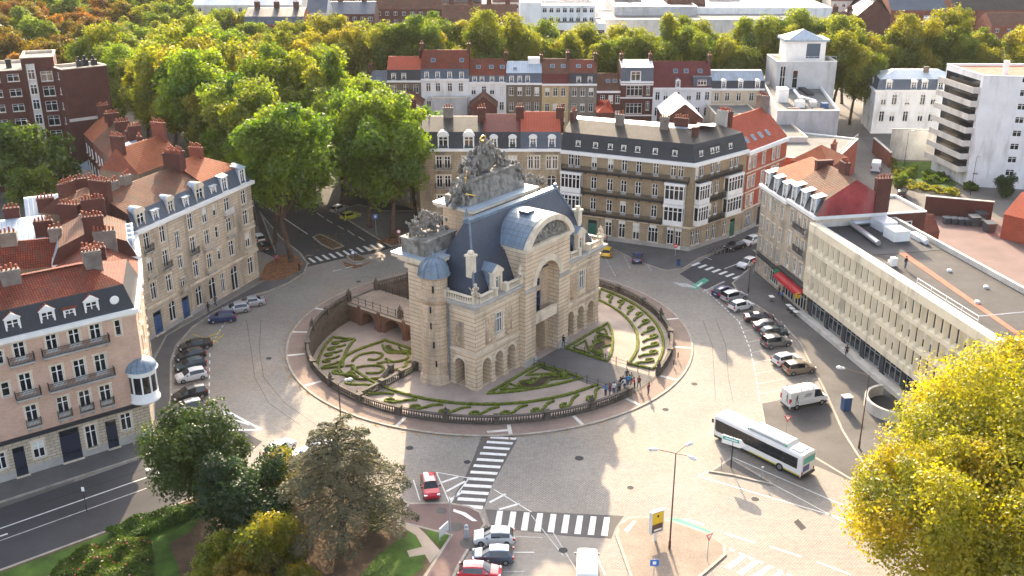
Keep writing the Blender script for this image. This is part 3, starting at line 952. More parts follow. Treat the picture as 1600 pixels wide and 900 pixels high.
for i in range(5):
    x, y = 1148 + i * 19, 878 + i * 9
    sheet('crosswalk_stripe', GL([(x - 16, y + 8), (x + 12, y - 12), (x + 20, y - 9), (x - 8, y + 12)]), .014, 'road_paint', (), plaza)
for i in range(7):
    x, y = 1144 + i * 15, 858 + i * 6.5
    sheet('give_way_block', GL([(x - 4, y - 1.5), (x + 4, y + 1.5), (x + 3, y + 4), (x - 5, y + 1)]), .014, 'road_paint', (), plaza)
for i in range(3):
    x, y = 238 + i * 9, 730 + i * 9
    sheet('crosswalk_stripe', GL([(x - 12, y + 3), (x + 9, y - 4), (x + 13, y - 1), (x - 8, y + 6)]), .014, 'road_paint', (), lst)
# street at left: lane lines and gutter slot
line((-120, 868), (229, 746), .16, lst); line((-120, 888), (229, 763), .14, lst, 'worn_paint')
line((-120, 848), (232, 731), .22, lst, 'asphalt_dark', 'gutter_slot', .012)
line((-120, 822), (255, 703), .3, lst, 'kerb_stone', 'gutter', .012)
line((0, 838), (12, 834), .25, lst)
for a, b in (((350, 640), (410, 672)), ((350, 640), (354, 672)), ((354, 672), (410, 672)), ((362, 655), (392, 664)), ((300, 668), (345, 652)), ((320, 668), (330, 656))):
    line(a, b, .35, plaza)
# parking at left
for i in range(24):
    t = i / 24.0
    q = [(400, 468), (362, 490), (342, 518), (328, 545), (327, 600), (327, 655)]
    f = t * 5; k_ = min(4, int(f)); f -= k_
    p = (lerp(q[k_][0], q[k_ + 1][0], f), lerp(q[k_][1], q[k_ + 1][1], f))
    f2 = t * 5 + .10; k2 = min(4, int(f2)); f2 -= k2
    p2 = (lerp(q[k2][0], q[k2 + 1][0], f2), lerp(q[k2][1], q[k2 + 1][1], f2))
    line(p, p2, .14, plaza)
for a, b in (((270, 610), (327, 601)), ((268, 655), (327, 640)), ((277, 580), (327, 574)), ((325, 508), (352, 500)), ((372, 476), (395, 470))):
    line(a, b, .12, plaza, 'worn_paint')
for a, b in (((278, 541), (345, 520)), ((285, 532), (348, 526)), ((300, 522), (342, 535)), ((300, 537), (346, 517)), ((328, 540), (350, 522))):
    line(a, b, .16, plaza, 'yellow_line')
# parking at right: boundary dashes and bays
qr = [(1100, 452), (1127, 476), (1155, 503), (1172, 545), (1182, 590), (1187, 630)]
for i in range(30):
    t = i / 30.0 * 5; k_ = min(4, int(t)); f = t - k_
    t2 = t + .10; k2 = min(4, int(t2)); f2 = t2 - k2
    line((lerp(qr[k_][0], qr[k_ + 1][0], f), lerp(qr[k_][1], qr[k_ + 1][1], f)), (lerp(qr[k2][0], qr[k2 + 1][0], f2), lerp(qr[k2][1], qr[k2 + 1][1], f2)), .14, plaza)
for a, b in (((1118, 470), (1140, 464)), ((1136, 487), (1158, 480)), ((1152, 503), (1180, 494)), ((1160, 518), (1194, 512)), ((1168, 535), (1205, 527)), ((1174, 551), (1216, 543)), ((1177, 567), (1228, 557)),
             ((1180, 584), (1248, 571)), ((1183, 600), (1262, 585)), ((1186, 616), (1272, 600))):
    line(a, b, .12, plaza, 'worn_paint')
sheet('bicycle_box', GL([(1077, 449), (1100, 434), (1108, 438), (1086, 453)]), .013, 'green_lane', (), plaza)
sheet('bicycle_symbol', GL([(1088, 447), (1096, 441), (1098, 442), (1091, 448)]), .018, 'road_paint', (), plaza)
for i in range(5):
    line((1052 + i * 5, 441 + i * .6), (1068 + i * 5, 448 + i * .5), .3, plaza, 'worn_paint')
    line((1098 + i * 6, 456 - i * 3), (1108 + i * 6, 452 - i * 3), .3, plaza, 'worn_paint')
sheet('cycle_lane', GL([(1040, 811), (1060, 810), (1110, 830), (1106, 836), (1062, 818)]), .013, 'green_lane', (), plaza)
for a, b, w in (((1090, 744), (1107, 736), .14), ((1090, 744), (1330, 814), .14), ((1143, 714), (1330, 795), .14), ((1203, 754), (1345, 830), .12),
                ((1132, 833), (1180, 848), .2), ((1203, 854), (1252, 870), .2), ((1276, 878), (1330, 898), .2), ((830, 805), (880, 868), .10),
                ((863, 830), (900, 890), .10), ((800, 838), (848, 840), .10), ((797, 863), (835, 863), .12), ((780, 893), (820, 893), .10),
                ((930, 862), (945, 898), .12), ((1068, 811), (1100, 820), .3),
                ((682, 738), (733, 747), .12), ((733, 747), (703, 787), .14), ((682, 738), (703, 787), .12), ((690, 754), (716, 745), .3), ((697, 768), (727, 752), .3), ((702, 782), (720, 770), .3),
                ((772, 765), (830, 800), .12), ((765, 785), (790, 772), .3), ((780, 796), (812, 787), .3), ((646, 750), (656, 782), .12),
                ((400, 312), (481, 366), .2), ((520, 424), (533, 421), .2), ((540, 419), (552, 416), .2), ((556, 413), (566, 411), .2),
                ((495, 333), (506, 340), .15), ((510, 343), (520, 349), .15), ((528, 353), (537, 358), .15), ((543, 360), (554, 368), .15), ((560, 370), (570, 376), .15),
                ((945, 402), (962, 432), .1), ((975, 400), (985, 420), .1), ((1010, 412), (1018, 424), .1), ((1093, 398), (1112, 406), .12), ((1132, 420), (1153, 412), .15)):
    line(a, b, w, plaza, 'road_paint' if w > .11 else 'worn_paint')
# old tram grooves curving over the cobbles
for q in ([(385, 500), (392, 545), (398, 590), (420, 630), (470, 665)], [(408, 500), (405, 545), (412, 590), (445, 630), (500, 668)],
          [(1098, 500), (1113, 540), (1116, 590), (1118, 625)], [(1118, 498), (1134, 540), (1138, 590), (1146, 630)]):
    for a, b in zip(q, q[1:]):
        line(a, b, .07, plaza, 'asphalt_worn', 'tram_groove', .010)
sheet('pale_slab', GL([(760, 675), (795, 672), (797, 675), (762, 678)]), .139, 'pale_render', (), ring)
for k_, (px, py, r_) in enumerate(((905, 716, .5), (640, 700, .45), (1040, 640, .4), (880, 860, .45), (420, 560, .4), (1085, 600, .4), (560, 440, .4), (1180, 780, .4), (985, 762, .35), (730, 722, .4))):
    b = MB(); b.lathe([(r_, .004), (r_, .016), (r_ * .85, .018)], 14, G(px, py)); b.build('manhole_cover', 'asphalt_dark', plaza)
sheet('asphalt_patch', GL([(1240, 816), (1247, 811), (1260, 825), (1252, 829)]), .0145, 'asphalt_dark', (), plaza)
# ------------------------------------------------------------------ the triumphal gate
gate = thing('city_gate', 'pale stone triumphal gate with slate roof in the middle of the roundabout', 'gate', (GA[0], GA[1], 0), GANG)
def gpart(mb, name, mats, smooth=False, parent=None): return mb.build(name, mats, parent or gate, smooth)
def ring_box(mb, x0, x1, y0, y1, z0, z1, m=0): mb.box(x0, x1, y0, y1, z0, z1, m)
GX = 28.0; PX0, PX1 = 9.0, 18.9; PY = -.95
CX = (PX0 + PX1) / 2
# walls of the front block
w = MB()
larch = [(x - .78, x + .78, .15, 3.9, 'V1.7') for x in (2.1, 4.65, 7.2)]
lwin = [(3.95, 5.35, 6.6, 9.3, 'm3')]
rarch = [(x - .78, x + .78, .15, 3.9, 'V1.7') for x in (1.9, 4.45, 7.0)]
rwin = [(3.75, 5.15, 6.6, 9.3, 'm3')]
facade(w, (0, 0), (PX0, 0), 0, 11.4, larch + lwin, 0)
facade(w, (PX1, 0), (GX, 0), 0, 11.4, rarch + rwin, 0)
facade(w, (0, 7), (0, 0), 0, 11.4, [(7 - 2.6 - .8, 7 - 2.6 + .8, .15, 3.9, 'V1.7')], 0)
facade(w, (GX, 0), (GX, 7), 0, 11.4, [(1.8, 3.4, .15, 3.9, 'V1.7')], 0)
# loggia interior behind the little arches
for x0, x1 in ((1.2, PX0 - .3), (PX1 + .3, GX - 1.2)):
    w.box(x0, x1, 2.7, 2.9, 0, 4.6, 1)
w.poly([(.2, .2, .12), (GX - .2, .2, .12), (GX - .2, 5, .12), (.2, 5, .12)], 1)
gpart(w, 'wall', ['rusticated', 'gate_plain'])
for x in (4.65, PX1 + 4.45):
    f, p, sl = win_mesh('m3', 1.4, 2.7, 'white_paint')
    o = link('window', f, gate, (x, 0, 6.6)); link('pane', p, o); link('sill', sl, o)
    b = MB(); b.box(-.85, .85, -.10, .02, -.75, -.12); b.box(-1.0, 1.0, -.16, .02, 2.78, 2.98); b.box(-.95, -.72, -.08, .02, 0, 2.78); b.box(.72, .95, -.08, .02, 0, 2.78)
    b.build('surround', 'trim_stone', o)
# imposts and pier bases of the little arches
for xs in ((0.55, 3.4, 5.95, 8.45), (PX1 + .6, PX1 + 3.2, PX1 + 5.75, GX - .55)):
    for x in xs:
        hw = .48
        b = MB(); b.box(x - hw - .08, x + hw + .08, -.14, .02, 2.85, 3.12); b.box(x - hw, x + hw, -.16, .02, 0, .75); b.box(x - hw + .1, x + hw - .1, -.07, .02, .75, 2.85)
        gpart(b, 'pier', 'rusticated')
for vs in ((.6,), (4.6,)):
    for v in vs:
        b = MB(); b.box(-.14, .02, v - .5, v + .5, 2.85, 3.12); b.box(-.16, .02, v - .5, v + .5, 0, .75); gpart(b, 'pier', 'rusticated')
# voussoir fans over the little arches
vm = MB()
for k in range(9):
    a0 = math.pi * k / 9 + .04; a1 = math.pi * (k + 1) / 9 - .04
    q = []
    for a, r in ((a0, .80), (a1, .80), (a1, 1.22), (a0, 1.22)):
        q.append((r * math.cos(a), r * math.sin(a)))
    vm.add([(x, -.05, z) for x, z in q] + [(x, .02, z) for x, z in q], [(3, 2, 1, 0), (0, 1, 5, 4), (1, 2, 6, 5), (2, 3, 7, 6), (3, 0, 4, 7)])
vme = vm.mesh('arch_ring', ['trim_stone'])
for x in (2.1, 4.65, 7.2, PX1 + 1.9, PX1 + 4.45, PX1 + 7.0):
    link('arch_ring', vme, gate, (x, 0, 3.9 - .78))
o = link('arch_ring', vme, gate, (0, 2.6, 3.12), R(-90))
# string course and cornice
for z0, z1, out, nm in ((4.95, 5.25, .18, 'string_course'), (10.35, 10.6, .14, 'string_course')):
    b = MB(); b.box(-out, PX0, -out, .05, z0, z1); b.box(PX1, GX + out, -out, .05, z0, z1); b.box(-out, .05, .05, 4.4, z0, z1); b.box(GX - .05, GX + out, .05, 7, z0, z1)
    gpart(b, nm, 'trim_stone')
b = MB()
for z0, z1, out in ((11.1, 11.4, .28), (11.4, 11.7, .55), (11.7, 11.95, .8)):
    b.box(-out, PX0, -out, 1.2, z0, z1); b.box(PX1, GX + out, -out, 1.2, z0, z1); b.box(-out, 1.2, 1.2, 7, z0, z1); b.box(GX - 1.2, GX + out, 1.2, 7, z0, z1)
gpart(b, 'cornice', 'plinth')
bl = MB()
for i in range(22):
    for xa in (.3 + i * .40, PX1 + .3 + i * .40):
        bl.box(xa, xa + .2, -.52, 0, 11.15, 11.38)
gpart(bl, 'dentils', 'trim_stone')
# roof-edge balustrade
def balus_run(mb, p0, p1, z, h=.95, sp=.34, m=0, r=.085, zend=None):
    """Plinth, balusters and handrail from p0 to p1 (local XY), optionally sloping to zend."""
    l = math.hypot(p1[0] - p0[0], p1[1] - p0[1]); e = ((p1[0] - p0[0]) / l, (p1[1] - p0[1]) / l)
    zend = z if zend is None else zend
    nn = (-e[1], e[0])
    def beam(za, zb, hw):
        P = []
        for (p, zz) in ((p0, z), (p1, zend)):
            for sg in (-1, 1):
                P += [(p[0] + nn[0] * hw * sg, p[1] + nn[1] * hw * sg, zz + za), (p[0] + nn[0] * hw * sg, p[1] + nn[1] * hw * sg, zz + zb)]
        mb.add(P, [(0, 4, 5, 1), (2, 3, 7, 6), (1, 5, 7, 3), (0, 2, 6, 4), (0, 1, 3, 2), (4, 6, 7, 5)], m)
    beam(0, .18, .19); beam(h - .16, h, .2)
    k = max(1, int(l / sp))
    for i in range(k):
        t = (i + .5) / k
        c = (lerp(p0[0], p1[0], t), lerp(p0[1], p1[1], t)); zz = lerp(z, zend, t)
        mb.lathe([(r * .8, zz + .18), (r * 1.25, zz + .36), (r * .6, zz + .6), (r * .9, zz + h - .16)], 6, c, m, cap=False)
def pier_box(mb, c, z, h=1.1, hw=.32, rz=0.0, m=0):
    e = (math.cos(rz), math.sin(rz))
    mb.obox(c, e, hw, hw, z, z + h, m); mb.obox(c, e, hw + .07, hw + .07, z + h, z + h + .1, m)
rb = MB()
for a, c in (((.5, -.25), (3.2, -.25)), ((6.2, -.25), (8.6, -.25)), ((19.3, -.25), (21.8, -.25)), ((24.8, -.25), (27.5, -.25)), ((-.25, 4.2), (-.25, .4)), ((28.2, .4), (28.2, 5.5))):
    balus_run(rb, a, c, 11.95, .95, .36)
gpart(rb, 'balustrade', 'trim_stone')
for x, y in ((0, 0), (3.55, -.25), (5.85, -.25), (8.75, -.25), (19.15, -.25), (22.1, -.25), (24.5, -.25), (28, 0), (28.2, 5.8), (-.25, 4.5)):
    b = MB(); pier_box(b, (x, y), 11.95, 1.0, .3); gpart(b, 'parapet_pier', 'trim_stone')
# projecting centre with the great arch
OX0, OX1 = 11.35, 16.55; OR = (OX1 - OX0) / 2; SPR = 11.1; CR = SPR + OR
w = MB()
facade(w, (PX0, PY), (PX1, PY), 0, 16.6, [(OX0 - PX0, OX1 - PX0, 0, CR, 'V1.75')], 0)
facade(w, (PX0, 4.5), (PX0, PY), 0, 16.6, [], 0); facade(w, (PX1, PY), (PX1, 4.5), 0, 16.6, [], 0)
facade(w, (OX0 - .3, PY + 1.75), (OX1 + .3, PY + 1.75), 0, CR + .2, [(.95, OX1 - OX0 - .35, 0, 5.0, 'V6'), (2.1, 3.7, 6.0, 9.0, 'c'), (2.3, 3.5, 9.7, 10.8, 's')], 1)
gpart(w, 'centre_wall', ['rusticated', 'gate_plain'])
b = MB(); b.box(OX0 + .3, OX1 - .3, PY + 8.0, PY + 8.1, 0, 5.2); gpart(b, 'passage_door', 'navy_paint')
f, p, sl = win_mesh('c', 1.6, 3.0, 'blue_paint'); o = link('window', f, gate, (OX0 - .3 + 2.9, PY + 1.75, 6.0)); link('pane', p, o)
f, p, sl = win_mesh('s', 1.2, 1.1, 'blue_paint'); o = link('window', f, gate, (OX0 - .3 + 2.9, PY + 1.75, 9.7)); link('pane', p, o)
b = MB(); b.box(OX0, OX1, PY + .25, PY + 1.75, 5.35, 5.75); b.box(OX0, OX1, PY + .25, PY + .45, 5.75, 6.75); b.box(OX0 + .5, OX1 - .5, PY + .19, PY + .26, 5.95, 6.5)
b.box(OX0, OX1, PY + .15, PY + .55, 6.75, 6.9)
gpart(b, 'tribune', 'trim_stone')
for k in range(19):                                     # voussoirs of the great arch
    a = math.pi * (k + .5) / 19; da = math.pi / 19 * .47
    q = [(r * math.cos(aa), r * math.sin(aa)) for aa, r in ((a - da, OR + .02), (a + da, OR + .02), (a + da, OR + .85), (a - da, OR + .85))]
    v_ = MB(); v_.add([(CX + x, PY - .09, SPR + z) for x, z in q] + [(CX + x, PY + .02, SPR + z) for x, z in q], [(3, 2, 1, 0), (0, 1, 5, 4), (1, 2, 6, 5), (2, 3, 7, 6), (3, 0, 4, 7)])
    gpart(v_, 'voussoir', 'trim_stone')
for x0, x1 in ((PX0, OX0), (OX1, PX1)):
    b = MB(); b.box(x0 - .12, x1 + .12, PY - .14, PY + .02, 0, 1.0); b.box(x0 - .10, x1 + .10, PY - .12, PY + .02, SPR - .5, SPR - .1); gpart(b, 'pier_base', 'plinth')
# segmental pediment, tympanum and barrel roof
PH = 5.25; RISE = 3.3; PR = (PH * PH + RISE * RISE) / (2 * RISE); ZC = 16.75 + RISE - PR
def parc(r, n=16):
    a = math.asin(min(1, PH / PR))
    return [(CX + r * math.sin(lerp(-a, a, i / n)), ZC + r * math.cos(lerp(-a, a, i / n))) for i in range(n + 1)]
b = MB(); b.box(PX0 - .35, PX1 + .35, PY - .45, 4.0, 16.4, 16.8); b.box(PX0 - .15, PX1 + .15, PY - .2, 4.0, 16.05, 16.4)
A1, A2 = parc(PR), parc(PR - .75)
for i in range(16):
    for y0, y1 in ((PY - .5, PY + .3),):
        (xa, za), (xb, zb) = A1[i], A1[i + 1]; (xc, zc), (xd, zd) = A2[i], A2[i + 1]
        b.add([(xa, y0, za), (xb, y0, zb), (xd, y0, zd), (xc, y0, zc), (xa, y1, za), (xb, y1, zb), (xd, y1, zd), (xc, y1, zc)], [(0, 3, 2, 1), (0, 1, 5, 4), (2, 3, 7, 6), (4, 5, 6, 7)])
gpart(b, 'pediment', 'trim_stone')
b = MB(); b.poly([(x, PY + .1, z) for x, z in A2] + [(CX + PH, PY + .1, 16.8), (CX - PH, PY + .1, 16.8)]); gpart(b, 'tympanum', 'weathered_stone')
b = MB(); A3 = parc(PR + .06)
for i in range(16):
    (xa, za), (xb, zb) = A3[i], A3[i + 1]
    b.poly([(xa, PY + .1, za), (xa, 5.2, za), (xb, 5.2, zb), (xb, PY + .1, zb)])
b.poly([(A3[0][0], PY + .1, A3[0][1]), (A3[0][0], PY + .1, 16.6), (A3[0][0], 4.5, 16.6), (A3[0][0], 4.5, A3[0][1])])
gpart(b, 'barrel_roof', 'lead', True)
b = MB(); b.box(CX - 1.7, CX - .2, 1.2, 2.6, ZC + PR - .1, ZC + PR + .3); gpart(b, 'roof_hatch', 'slate_blue')
def lumps(mb, rg, x0, x1, y0, y1, z0, z1, n, r=(.18, .4), peak=None):
    """Irregular carved mass: rounded lumps, folds, shields and staffs."""
    for i in range(n):
        t = rg.random(); x = lerp(x0, x1, t)
        top = z1 if peak is None else lerp(z0 + (z1 - z0) * .35, z1, max(0, 1 - abs(x - (x0 + x1) / 2) / ((x1 - x0) / 2) * peak))
        z = lerp(z0, top, rg.random() ** .85); y = lerp(y0, y1, rg.random()); rr = rg.uniform(*r)
        k = rg.random()
        if k < .62: mb.ball((x, y, z), rr, 6, 0, (rg.uniform(.6, 1.2), rg.uniform(.6, 1.1), rg.uniform(.7, 1.5)))
        elif k < .82:
            d = Vector((rg.uniform(-.7, .7), rg.uniform(-.3, .3), rg.uniform(.4, 1))).normalized() * rr * 3.2
            mb.tube((x, y, z), (x + d.x, y + d.y, min(z + d.z, top + .3)), rr * .28, rr * .2, 5)
        else:
            a = rg.uniform(0, 6.28); mb.tube((x, y, z), (x + .16 * math.cos(a), y + .16 * math.sin(a), z + .06), rr * 1.1, rr * .9, 8)
def figure(mb, x, y, z, s=1.0, lean=0.0, rg=rng):
    """Seated carved figure."""
    mb.ball((x, y, z + .35 * s), .42 * s, 8, 0, (1.1, 1.0, .8)); mb.ball((x + lean * .4, y, z + .95 * s), .34 * s, 8, 0, (1, .8, 1.3)); mb.ball((x + lean * .6, y, z + 1.58 * s), .19 * s, 8)
    for sg in (-1, 1):
        mb.tube((x + lean * .5 + sg * .3 * s, y, z + 1.2 * s), (x + sg * .62 * s, y - .2 * s, z + .7 * s), .12 * s, .09 * s, 6)
        mb.tube((x + sg * .2 * s, y - .1, z + .3 * s), (x + sg * .3 * s, y - .7 * s, z + .25 * s), .17 * s, .13 * s, 6); mb.tube((x + sg * .3 * s, y - .7 * s, z + .25 * s), (x + sg * .3 * s, y - .75 * s, z - .4 * s), .13 * s, .09 * s, 6)
b = MB(); r1 = random.Random(11)
for i in range(80):
    x = lerp(-4.0, 4.0, r1.random()); zt = ZC + math.sqrt(max(.1, (PR - 1.0) ** 2 - x * x)); z = lerp(17.0, max(17.2, zt), r1.random())
    b.ball((CX + x, PY - .02, z), r1.uniform(.14, .32), 6, 0, (r1.uniform(.6, 1.3), .5, r1.uniform(.6, 1.4)))
gpart(b, 'relief', 'weathered_stone', True)
# main slate roof
b = MB()
Z0, ZR = 12.0, 20.3
base = [(.75, .7), (27.25, .7), (27.25, 8.6), (.75, 8.6)]
top = [(4.6, 4.55), (23.4, 4.55), (23.4, 5.3), (4.6, 5.3)]
K = 6
for i in range(4):
    j = (i + 1) % 4
    for k in range(K):
        q = []
        for (bp, tp, t) in ((base[i], top[i], k / K), (base[j], top[j], k / K), (base[j], top[j], (k + 1) / K), (base[i], top[i], (k + 1) / K)):
            h = t
            bulge = .35 * math.sin(math.pi * t)
            q.append((lerp(bp[0], tp[0], t), lerp(bp[1], tp[1], t), lerp(Z0, ZR, h) + bulge * .6))
        b.poly(q)
gpart(b, 'roof', 'slate_gate')
b = MB(); b.box(4.3, 23.7, 4.45, 5.4, ZR - .1, ZR + .28); b.lathe([(.3, ZR + .2), (.36, ZR + .45), (.22, ZR + .7), (.2, ZR + 1.3), (.05, ZR + 1.8)], 8, (4.5, 4.9)); b.lathe([(.3, ZR + .2), (.36, ZR + .45), (.22, ZR + .7)], 8, (23.5, 4.9))
gpart(b, 'ridge_cap', 'lead')
b = MB()
for i in (0, 1):
    pts = [(lerp(base[i][0], top[i][0], k / K), lerp(base[i][1], top[i][1], k / K), lerp(Z0, ZR, k / K) + .21 * math.sin(math.pi * k / K) + .05) for k in range(K + 1)]
    b.path(pts, .13, 6)
gpart(b, 'hip_flashing', 'lead')
# stone dormers, stacks
for x in (4.7, PX1 + 4.45):
    b = MB(); b.box(x - .85, x - .5, .1, .8, 12, 14.6); b.box(x + .5, x + .85, .1, .8, 12, 14.6); b.box(x - .5, x + .5, .15, .6, 14.1, 14.6); b.box(x - 1.0, x + 1.0, .0, .9, 14.6, 14.85)
    b.add([(x - 1.05, -.05, 14.85), (x + 1.05, -.05, 14.85), (x, -.05, 15.65), (x - 1.05, .4, 14.85), (x + 1.05, .4, 14.85), (x, .4, 15.65)], [(0, 1, 2), (0, 2, 5, 3), (2, 1, 4, 5)])
    b.box(x - 1.15, x - .85, .1, .7, 12, 13.0); b.box(x + .85, x + 1.15, .1, .7, 12, 13.0)
    d = gpart(b, 'dormer', 'trim_stone')
    c = MB(); c.add([(x - 1.12, .25, 14.86), (x, .25, 15.72), (x + 1.12, .25, 14.86), (x - 1.12, 3.0, 14.86), (x, 3.0, 15.72), (x + 1.12, 3.0, 14.86)], [(0, 1, 4, 3), (1, 2, 5, 4)])
    c.poly([(x - .85, .8, 12), (x - .85, .8, 14.86), (x - .85, 3, 14.86), (x - .85, 3, 12)])
    c.build('dormer_roof', 'lead', d)
    f, p, sl = win_mesh('c', 1.0, 2.0, 'white_paint'); o = link('dormer_window', f, d, (x, .35, 12.1)); link('pane', p, d, (x, .38, 12.1))
for x, y, z1 in ((2.2, 2.4, 17.0), (25.6, 2.4, 17.0)):
    b = MB(); b.box(x - .45, x + .45, y - .45, y + .45, 12, z1); b.box(x - .6, x + .6, y - .6, y + .6, z1, z1 + .25); b.ball((x, y, z1 + .5), .45, 8, 0, (1, 1, .7)); gpart(b, 'stack', 'trim_stone')
# statues and urns on the parapet
for x, y, s_ in ((0, 0, 1.0), (8.75, -.25, 1.05), (19.15, -.25, 1.05), (28, 0, 1.0)):
    b = MB(); r2 = random.Random(int(x * 9)); figure(b, x, y, 13.15, .8, 0, r2); lumps(b, r2, x - .4, x + .4, y - .3, y + .3, 13.1, 14.3, 18, (.12, .24)); gpart(b, 'parapet_statue', 'trim_stone', True)
# reliefs on the wings
for x, zc in ((2.6, 7.5), (6.7, 7.5), (PX1 + 2.4, 7.5), (PX1 + 6.5, 7.5)):
    b = MB(); r2 = random.Random(int(x * 7))
    b.box(x - .65, x + .65, -.06, .02, 5.7, 9.4)
    for i in range(46):
        t = r2.random(); z = lerp(5.8, 9.2, t); hw = .5 * math.sin(math.pi * min(.95, .12 + t * .8))
        b.ball((x + r2.uniform(-hw, hw), -.12, z), r2.uniform(.08, .2), 6, 0, (1, .7, 1.2))
    gpart(b, 'relief', 'gate_plain', True)
b = MB(); r2 = random.Random(5); y0 = 2.6
b.box(-.06, .02, y0 - .75, y0 + .75, 5.6, 9.0)
for i in range(46):
    t = r2.random(); z = lerp(5.8, 8.8, t); hw = .6 * math.sin(math.pi * min(.95, .1 + t * .82)); b.ball((-.12, y0 + r2.uniform(-hw, hw), z), r2.uniform(.08, .2), 6, 0, (.7, 1, 1.2))
gpart(b, 'relief', 'gate_plain', True)
# round stair turret
TU = (-.35, 6.3); tr = 1.78
pr = [(tr + .45, MOAT), (tr + .45, .15), (tr + .3, .5), (tr + .3, .9), (tr + .08, 1.1)]
z = 1.1
while z < 10.9:
    pr += [(tr + .05, z + .04), (tr + .05, z + .52), (tr - .03, z + .56), (tr - .03, z + .60)]; z += .62
pr += [(tr + .05, 11.1), (tr + .35, 11.4), (tr + .55, 11.7), (tr + .6, 11.95), (tr, 12.0)]
b = MB(); b.lathe(pr, 28, TU); gpart(b, 'turret', 'gate_plain')
pr = [(tr - .1, 11.9)]; z = 12.0
while z < 13.9:
    pr += [(tr - .1, z + .04), (tr - .1, z + .46), (tr - .17, z + .5), (tr - .17, z + .54)]; z += .56
pr += [(tr - .05, 14.2), (tr + .12, 14.45), (tr + .25, 14.6)]
b = MB(); b.lathe(pr, 28, TU); gpart(b, 'turret_drum', 'gate_plain')
b = MB(); b.lathe([(tr + .32, 14.55)] + [((tr + .2) * math.cos(a), 14.6 + 2.1 * math.sin(a)) for a in [math.pi / 2 * k / 8 for k in range(8)]] + [(.25, 16.75), (.3, 16.95), (.12, 17.2), (.02, 17.7)], 24, TU); gpart(b, 'turret_dome', 'lead', True)
b = MB()
for k in range(12):
    a = 2 * math.pi * k / 12
    b.path([(TU[0] + (tr + .24) * math.cos(t) * math.cos(a), TU[1] + (tr + .24) * math.cos(t) * math.sin(a), 14.6 + 2.14 * math.sin(t)) for t in [math.pi / 2 * q / 6 for q in range(6)]], .045, 5)
gpart(b, 'dome_ribs', 'lead')
for zz in (2.6, 5.2, 7.8, 10.0, 12.7):
    a = math.atan2(-.55, -.83) + .15 * math.sin(zz * 3); c = (TU[0] + (tr - .02) * math.cos(a), TU[1] + (tr - .02) * math.sin(a))
    b = MB(); b.obox(c, (math.cos(a), math.sin(a)), .10, .11, zz, zz + .85); gpart(b, 'slit_window', 'glass')
b = MB(); b.tube((-.22, 4.2, 0), (-.22, 4.2, 11.1), .09, .09, 6); gpart(b, 'drainpipe', 'lead')
# the main wall behind, with entablature, attic and trophies
w = MB()
facade(w, (0, 11), (0, 7), MOAT, 15.4, [], 0); facade(w, (GX, 7), (GX, 11), MOAT, 15.4, [], 0)
facade(w, (GX, 11), (0, 11), MOAT, 15.4, [(11.0, 17.0, 0.1, 10.5, 'V5')], 0)
facade(w, (0, 7), (GX, 7), 11.0, 15.4, [], 0)
gpart(w, 'main_wall', ['rusticated'])
b = MB(); b.box(-.3, GX + .3, 6.7, 11.4, 14.3, 14.8); b.box(-.6, GX + .6, 6.45, 12.2, 15.2, 15.7); b.box(-1.0, GX + 1.0, 6.1, 12.9, 15.7, 16.15); gpart(b, 'entablature', 'trim_stone')
b = MB(); b.box(-1.05, GX + 1.05, 6.05, 12.95, 16.15, 16.25); gpart(b, 'entablature_cover', 'zinc')
for x in (4.2, 9.0, 19.0, 23.8):                                    # giant columns of the far face
    b = MB(); b.lathe([(.75, 0), (.75, .5), (.62, .7), (.58, 9), (.54, 13.2), (.75, 13.9), (.8, 14.3)], 14, (x, 11.6)); gpart(b, 'column', 'trim_stone', True)
for x0, x1, sd in ((-.2, 6.0, 3), (22.0, 28.2, 4)):
    b = MB(); b.box(x0 + .1, x1 - .1, 8.0, 11.9, 16.25, 18.0); b.box(x0 - .05, x1 + .05, 7.85, 12.05, 18.0, 18.25); gpart(b, 'trophy_plinth', 'weathered_stone')
    r2 = random.Random(sd); b = MB()
    xm = (x0 + x1) / 2
    for dx, ln in ((-1.4, -.3), (1.2, .3)): figure(b, xm + dx, 10.2, 18.3, 1.15, ln, r2)
    b.ball((xm, 10.3, 19.6), .7, 9, 0, (.9, .7, 1.4)); b.ball((xm, 10.3, 20.9), .38, 8)
    lumps(b, r2, x0 + .3, x1 - .3, 9.0, 11.6, 18.2, 21.2, 90, (.16, .36), .8)
    for k in range(9):
        a = lerp(-1.0, 1.0, k / 8); b.tube((xm + a * 1.2, 10.6, 18.6), (xm + a * 3.0, 10.8, 21.4 - abs(a) * 1.2), .09, .05, 5)
        b.ball((xm + a * 2.6, 10.75, 20.9 - abs(a) * 1.1), .35, 6, 0, (.7, .35, 1.2))
    gpart(b, 'trophy_sculpture', 'weathered_stone', True)
b = MB(); b.box(8.0, 20.0, 6.9, 11.9, 16.25, 20.2); b.box(7.7, 20.3, 6.6, 12.2, 16.25, 16.9); gpart(b, 'attic', 'gate_plain')
b = MB(); b.box(7.6, 20.4, 6.5, 12.3, 20.2, 20.5); b.box(7.0, 21.0, 5.9, 12.7, 20.5, 20.85); gpart(b, 'attic_cornice', 'trim_stone')
b = MB(); b.box(6.95, 21.05, 5.85, 12.75, 20.85, 20.95); gpart(b, 'attic_cover', 'zinc')
b = MB(); b.box(8.2, 19.8, 7.4, 11.8, 20.95, 21.8)
